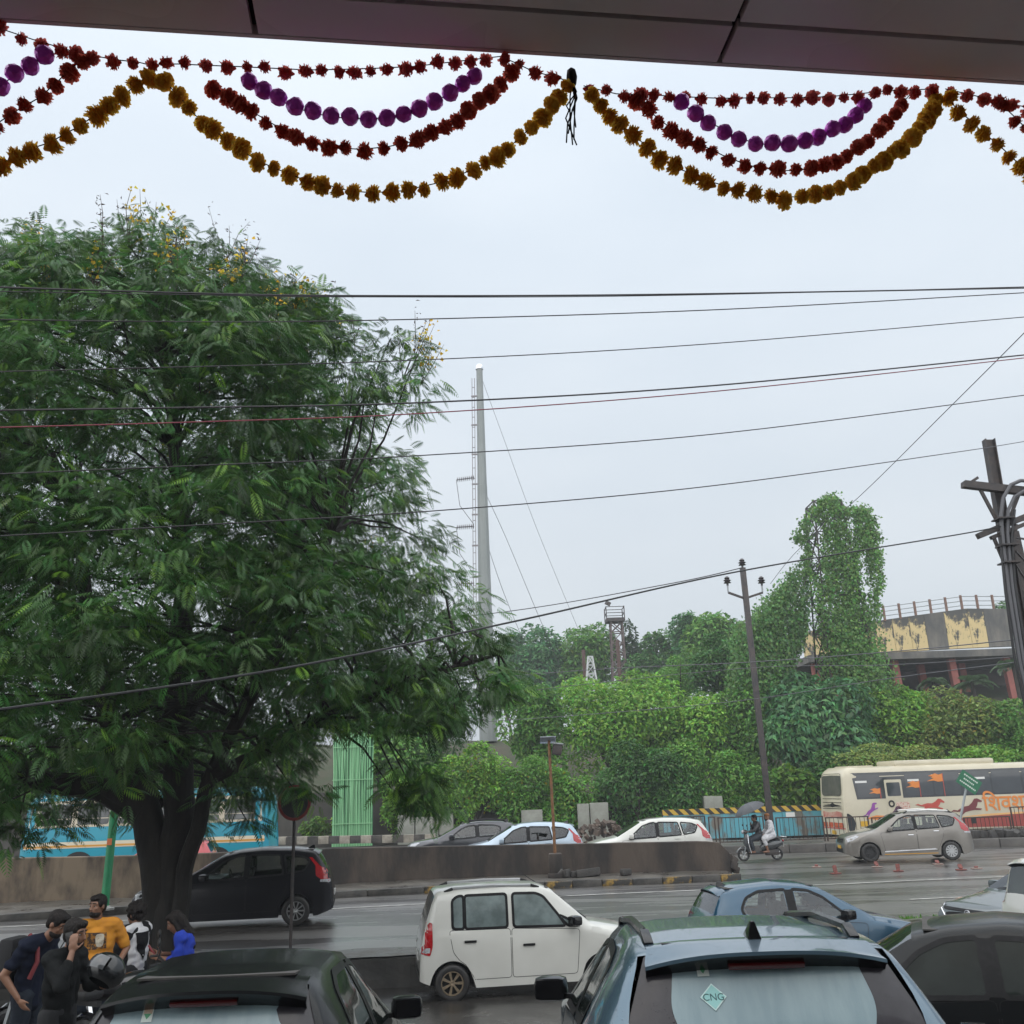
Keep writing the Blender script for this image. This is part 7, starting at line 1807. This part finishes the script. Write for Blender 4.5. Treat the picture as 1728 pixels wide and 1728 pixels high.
# woman in blue looking at her phone
pe = at(312, 1600, 12.6)
BLU = mat('royal_blue_kurta', (.010, .045, .42), (.008, .03, .30), scale=5, rough=.85)
pE, jE, PE, _ = person('woman in a royal blue top looking down at a phone by the trunk', (pe.x, 12.6, lot_z(12.6)), R(190),
    dict(head=(.13, 0, 1.40), neck=(.05, 0, 1.28), chest=(0, 0, 1.14), waist=(0, 0, .95), pelvis=(0, 0, .84), shL=(.03, .165, 1.235), shR=(.03, -.165, 1.235), elL=(.06, .21, .99), wrL=(.27, .10, 1.02), elR=(.06, -.21, .99), wrR=(.27, -.08, 1.04), hipL=(0, .09, .82), hipR=(0, -.09, .82), knL=(.02, .1, .46), knR=(.02, -.1, .46)), top=BLU, bottom=DENIM, sleeve=.80, tilt=.45, hair='long', longtop=.6, group=GP, collar=False,
    hands={'L': ((1, -.1, .25), (0, -.7, .6), (0, -.3, 1), .5), 'R': ((1, .1, .25), (0, .7, .6), (0, .3, 1), .5)})
p2 = empty('mobile_phone', Vector(pE.location) + Matrix.Rotation(R(190), 3, 'Z') @ Vector((.385, .01, 1.10)), R(190), 'phone with a red case held by the woman in blue', 'phone')
MB().box((0, 0, 0), (.012, .075, .145), Matrix.Rotation(R(35), 3, 'Y')).build('case', mat('red_phone_case', (.30, .03, .04), rough=.4), p2, bevel=.004)

# ---------------------------------------------------------------- two-wheelers
def twowheel(label, loc, heading, kind, bodym, name):
    o = empty(name, loc, heading, label, 'scooter' if kind == 'scooter' else 'motorcycle')
    wr = .22 if kind == 'scooter' else .30; xf, xr = (.62, -.60) if kind == 'scooter' else (.66, -.64)
    for x in (xf, xr):
        M = Matrix.Translation((x, 0, wr)) @ Matrix.Rotation(PI / 2, 4, 'X')
        wl = MB().lathe([(wr * .68, -.035), (wr * .85, -.05), (wr * .97, -.035), (wr, 0), (wr * .97, .035), (wr * .85, .05), (wr * .68, .035)], 24, M, closed=True).build('wheel', BLACK, o, smooth=True)
        rm = MB().lathe([(0, -.02), (.05, -.03), (.05, .03), (0, .02)], 12, M)
        for q in range(5): rm.bar((x, 0, wr), (x + wr * .7 * math.cos(q * 1.257), 0, wr + wr * .7 * math.sin(q * 1.257)), .03)
        rm.build('rim', SILV, wl)
    if kind == 'scooter':
        def shell(prof, name, m):      # prof: (x, z, half width)
            b = MB(); n = 10
            for x, z, hw, th in prof:
                for k in range(n):
                    q = 2 * PI * k / n; b.v.append((x + th * math.cos(q) * .3, hw * math.sin(q), z + th * math.cos(q)))
            for i in range(len(prof) - 1):
                for k in range(n): k2 = (k + 1) % n; b.f.append((i * n + k, i * n + k2, (i + 1) * n + k2, (i + 1) * n + k))
            b.f.append(tuple(range(n))); b.f.append(tuple(range((len(prof) - 1) * n, len(prof) * n))); return b.build(name, m, o, smooth=True, sharp=60)
        shell([(-.86, .62, .05, .05), (-.78, .60, .13, .11), (-.5, .55, .19, .17), (-.2, .50, .17, .16), (-.02, .42, .12, .10)], 'tail_body', bodym)
        shell([(-.80, .76, .10, .03), (-.6, .77, .15, .055), (-.25, .76, .15, .055), (.0, .74, .12, .05), (.08, .70, .06, .03)], 'seat', BLACK)
        MB().box((.18, 0, .27), (.52, .30, .07)).build('floorboard', BLACK, o, bevel=.02)
        b = MB(); b.add([(.36, .19, .27), (.36, -.19, .27), (.47, -.21, .62), (.47, .21, .62), (.44, .13, .92), (.44, -.13, .92), (.44, .15, .27), (.44, -.15, .27), (.58, .08, .62), (.58, -.08, .62), (.52, .07, .93), (.52, -.07, .93)], [(0, 1, 2, 3), (3, 2, 5, 4), (7, 6, 8, 9), (9, 8, 10, 11), (0, 3, 8, 6), (3, 4, 10, 8), (1, 7, 9, 2), (2, 9, 11, 5), (4, 5, 11, 10), (0, 6, 7, 1)]); b.build('apron', bodym, o, bevel=.02)
        b = MB(); b.add([(.40, .21, .30), (.41, .225, .62), (.43, .235, .62), (.42, .22, .30)], [(0, 1, 2, 3)]); 
        MB().tube([(.38, -.20, .28), (.46, -.225, .62), (.44, -.15, .92)], .014, 6).build('trim', CHROME, o); MB().tube([(.38, .20, .28), (.46, .225, .62), (.44, .15, .92)], .014, 6).build('trim', CHROME, o)
        arc = [(xf + .27 * math.cos(q), wr + .27 * math.sin(q)) for q in np.linspace(.35, 2.6, 10)]
        b = MB()
        for x, z in arc: b.v += [(x, .07, z - .02), (x, .03, z + .01), (x, -.03, z + .01), (x, -.07, z - .02)]
        b.f = [(i * 4 + q, i * 4 + q + 1, (i + 1) * 4 + q + 1, (i + 1) * 4 + q) for i in range(9) for q in range(3)]; b.build('front_mudguard', bodym, o, smooth=True)
        for s in (1, -1): MB().bar((xf, s * .06, wr), (.50, s * .05, .62), .035).build('fork', STEEL, o)
        hb = MB(); ell(hb, (.50, 0, 1.0), (.10, .13, .085)); hb.build('handlebar_cover', bodym, o, smooth=True)
        lb = MB(); ell(lb, (.575, 0, 1.0), (.05, .085, .065)); lb.build('headlight', CLEARLENS, o, smooth=True)
        MB().tube([(.40, .33, 1.02), (.47, .12, 1.03), (.47, -.12, 1.03), (.40, -.33, 1.02)], .016, 7).build('handlebar', BLACK, o, smooth=True)
        for s in (1, -1):
            MB().tube([(.44, s * .2, 1.04), (.48, s * .26, 1.2)], .006, 5).build('mirror_stalk', BLACK, o)
            mm = MB(); ell(mm, (.48, s * .28, 1.23), (.02, .055, .035)); mm.build('mirror', BLACK, o, smooth=True)
        MB().box((-.86, -.06, .52), (.01, .22, .13)).build('number_plate', WHITEPAINT, o)
        MB().tube([(-.82, .13, .80), (-.98, .10, .78), (-.98, -.10, .78), (-.82, -.13, .80)], .014, 6).build('grab_rail', CHROME, o)
        tl_ = MB(); ell(tl_, (-.86, 0, .66), (.03, .09, .05)); tl_.build('tail_light', REDLENS, o, smooth=True)
        MB().box((-.42, 0, .28), (.5, .2, .2)).build('engine', DARKSTEEL, o, bevel=.05)
        MB().tube([(-.35, -.14, .24), (-.85, -.16, .27)], [.04, .055], 8).build('exhaust', DARKSTEEL, o)
    else:
        tk = MB(); ell(tk, (.16, 0, .84), (.27, .15, .13)); tk.build('fuel_tank', bodym, o, smooth=True)
        MB().box((-.36, 0, .82), (.72, .24, .10)).build('seat', BLACK, o, bevel=.04)
        MB().box((.05, 0, .45), (.36, .28, .36)).build('engine', DARKSTEEL, o, bevel=.05)
        for s in (1, -1):
            MB().bar((xf, s * .09, wr), (.42, s * .08, 1.0), .045).build('fork', STEEL, o)
            MB().tube([(.40, s * .10, 1.02), (.34, s * .30, 1.06), (.26, s * .37, 1.05)], .015, 7).build('handlebar', BLACK, o, smooth=True)
            MB().tube([(.32, s * .28, 1.06), (.36, s * .32, 1.18), (.34, s * .36, 1.26)], .007, 5).build('mirror_stalk', BLACK, o)
            mm = MB(); ell(mm, (.34, s * .39, 1.28), (.02, .07, .045)); mm.build('mirror', BLACK, o, smooth=True)
            MB().bar((xr, s * .1, wr), (-.45, s * .12, .75), .04).build('shock', CHROME, o)
        hb = MB(); ell(hb, (.52, 0, .96), (.10, .11, .11)); hb.build('headlight', CLEARLENS, o, smooth=True)
        b = MB(); 
        MB().bar((.40, 0, .95), (-.1, 0, .35), .06).build('frame', BLACK, o); MB().bar((.2, 0, .72), (-.8, 0, .74), .05).build('frame', BLACK, o)
        for x in (xf, xr):
            arc = [(x + .34 * math.cos(q), wr + .34 * math.sin(q)) for q in np.linspace(.5, 2.4, 9)]; b = MB()
            for ax_, az in arc: b.v += [(ax_, .06, az - .02), (ax_, 0, az + .015), (ax_, -.06, az - .02)]
            b.f = [(i * 3 + q, i * 3 + q + 1, (i + 1) * 3 + q + 1, (i + 1) * 3 + q) for i in range(8) for q in range(2)]; b.build('mudguard', bodym, o, smooth=True)
        MB().tube([(.0, -.15, .28), (-.75, -.17, .36)], [.03, .05], 8).build('exhaust', CHROME, o)
    return o
mb0 = at(98, 1640, 11.2)
twowheel('dark motorcycle parked among the people, its mirror showing', (mb0.x - .05, 11.2, lot_z(11.2)), R(150), 'bike', mat('black_bike_paint', (.014, .014, .016), rough=.2, coat=.8), 'motorcycle')
mb1 = at(205, 1660, 11.3)
twowheel('dark motorcycle standing right of the man in orange', (mb1.x + .02, 11.3, lot_z(11.3)), R(20), 'bike', mat('black_bike_paint', (.014, .014, .016), rough=.2, coat=.8), 'motorcycle')

# scooter with two riders and an umbrella
sp_ = Vector((8.55, 36.3, .012)); sh_ = PI + R(3)
SCB = mat('dark_scooter_paint', (.035, .04, .045), rough=.25, coat=.8)
twowheel('dark scooter with chrome trim carrying two riders in the rain', sp_, sh_, 'scooter', SCB, 'scooter')
seatJ = dict(head=(.06, 0, 1.46), neck=(.02, 0, 1.32), chest=(-.02, 0, 1.17), waist=(-.06, 0, .98), pelvis=(-.08, 0, .86), shL=(0, .18, 1.27), shR=(0, -.18, 1.27), hipL=(-.05, .1, .85), hipR=(-.05, -.1, .85))
rot = Matrix.Rotation(sh_, 3, 'Z')
J1 = dict(seatJ); J1.update(elL=(.16, .27, 1.05), wrL=(.36, .27, 1.02), elR=(.10, -.24, 1.06), wrR=(.16, -.10, 1.22), knL=(.33, .15, .72), anL=(.22, .14, .36), knR=(.33, -.15, .72), anR=(.22, -.14, .36))
r1 = person('scooter driver in a black raincoat holding the umbrella', sp_ + rot @ Vector((.05, 0, .0)), sh_, J1, top=mat('black_raincoat', (.016, .018, .022), (.03, .032, .036), scale=7, rough=.35), bottom=mat('dark_wet_trousers', (.022, .028, .038), rough=.7), sleeve=.98, hem=.75, loose=1.12, voxel=.013, hair='short', feet='bare')
J2 = {a: (v[0], v[1], v[2] + (.0 if a[:2] not in ('hi',) else 0)) for a, v in seatJ.items()}
J2.update(elL=(.06, .24, 1.03), wrL=(.22, .20, .92), elR=(.06, -.24, 1.03), wrR=(.22, -.20, .92), knL=(.30, .20, .74), anL=(.20, .20, .34), knR=(.30, -.20, .74), anR=(.20, -.20, .34))
WKR = mat('white_kurta', (.60, .60, .62), (.52, .52, .55), scale=6, rough=.8)
r2, j2, P2, M2 = person('pillion rider in a white kurta and brown cap', sp_ + rot @ Vector((-.42, 0, .02)), sh_, J2, top=WKR, bottom=WKR, sleeve=.98, hem=.35, loose=1.2, longtop=.8, voxel=.013, hair='none', beard=True, feet='bare')
b = MB(); ell(b, P2(-.01, 0, .075), (.108, .092, .075), M2); fuse(b, 'cap', mat('brown_knitted_cap', (.25, .10, .03), (.18, .07, .02), scale=30, rough=.9), r2, .012, 1)
um = empty('umbrella', sp_ + rot @ Vector((.21, -.10, 1.22)), sh_, 'dark grey umbrella held over the scooter riders', 'umbrella')
UMB = mat('dark_grey_umbrella', (.055, .06, .068), rough=.5)
MU = Matrix.Translation((.02, .06, .52)) @ Matrix.Rotation(R(22), 4, 'Y')
for k in range(8):
    b = MB(); q0, q1 = 2 * PI * k / 8, 2 * PI * (k + 1) / 8; rows = 6
    for i in range(rows + 1):
        t = i / rows; r_ = .60 * math.sin(t * 1.25) / math.sin(1.25); z = .26 * (math.cos(t * 1.25) - math.cos(1.25)) / (1 - math.cos(1.25))
        for jn in range(5):
            s_ = jn / 4; q = q0 + (q1 - q0) * s_; cr_ = 1 - .07 * math.sin(PI * s_) * t; b.v.append(tuple(MU @ Vector((r_ * cr_ * math.cos(q), r_ * cr_ * math.sin(q), z - .02 * math.sin(PI * s_) * t))))
    for i in range(rows):
        for jn in range(4): b.f.append((i * 5 + jn, (i + 1) * 5 + jn, (i + 1) * 5 + jn + 1, i * 5 + jn + 1))
    b.build('canopy_panel', UMB, um, smooth=True)
    MB().tube([MU @ Vector((0, 0, .255)), MU @ Vector((.35 * math.cos(q0), .35 * math.sin(q0), .17)), MU @ Vector((.60 * math.cos(q0), .60 * math.sin(q0), -.0))], .005, 4).build('rib', DARKSTEEL, um)
MB().tube([(0, 0, -.12), MU @ Vector((0, 0, .30))], .009, 6).build('shaft', DARKSTEEL, um)
# ================================================================ rainy air
hb = MB().box((0, 75, 21.5), (330, 182, 45.5)); hzo = hb.build('haze', None)
hm = bpy.data.materials.new('rain_haze'); hm.use_nodes = True; t = hm.node_tree; t.nodes.clear()
o_ = t.nodes.new('ShaderNodeOutputMaterial'); pv = t.nodes.new('ShaderNodeVolumePrincipled'); pv.inputs['Color'].default_value = (.90, .94, 1, 1); pv.inputs['Density'].default_value = .0010
t.links.new(pv.outputs[0], o_.inputs['Volume']); hzo.data.materials.append(hm); tag(hzo, kind='stuff')
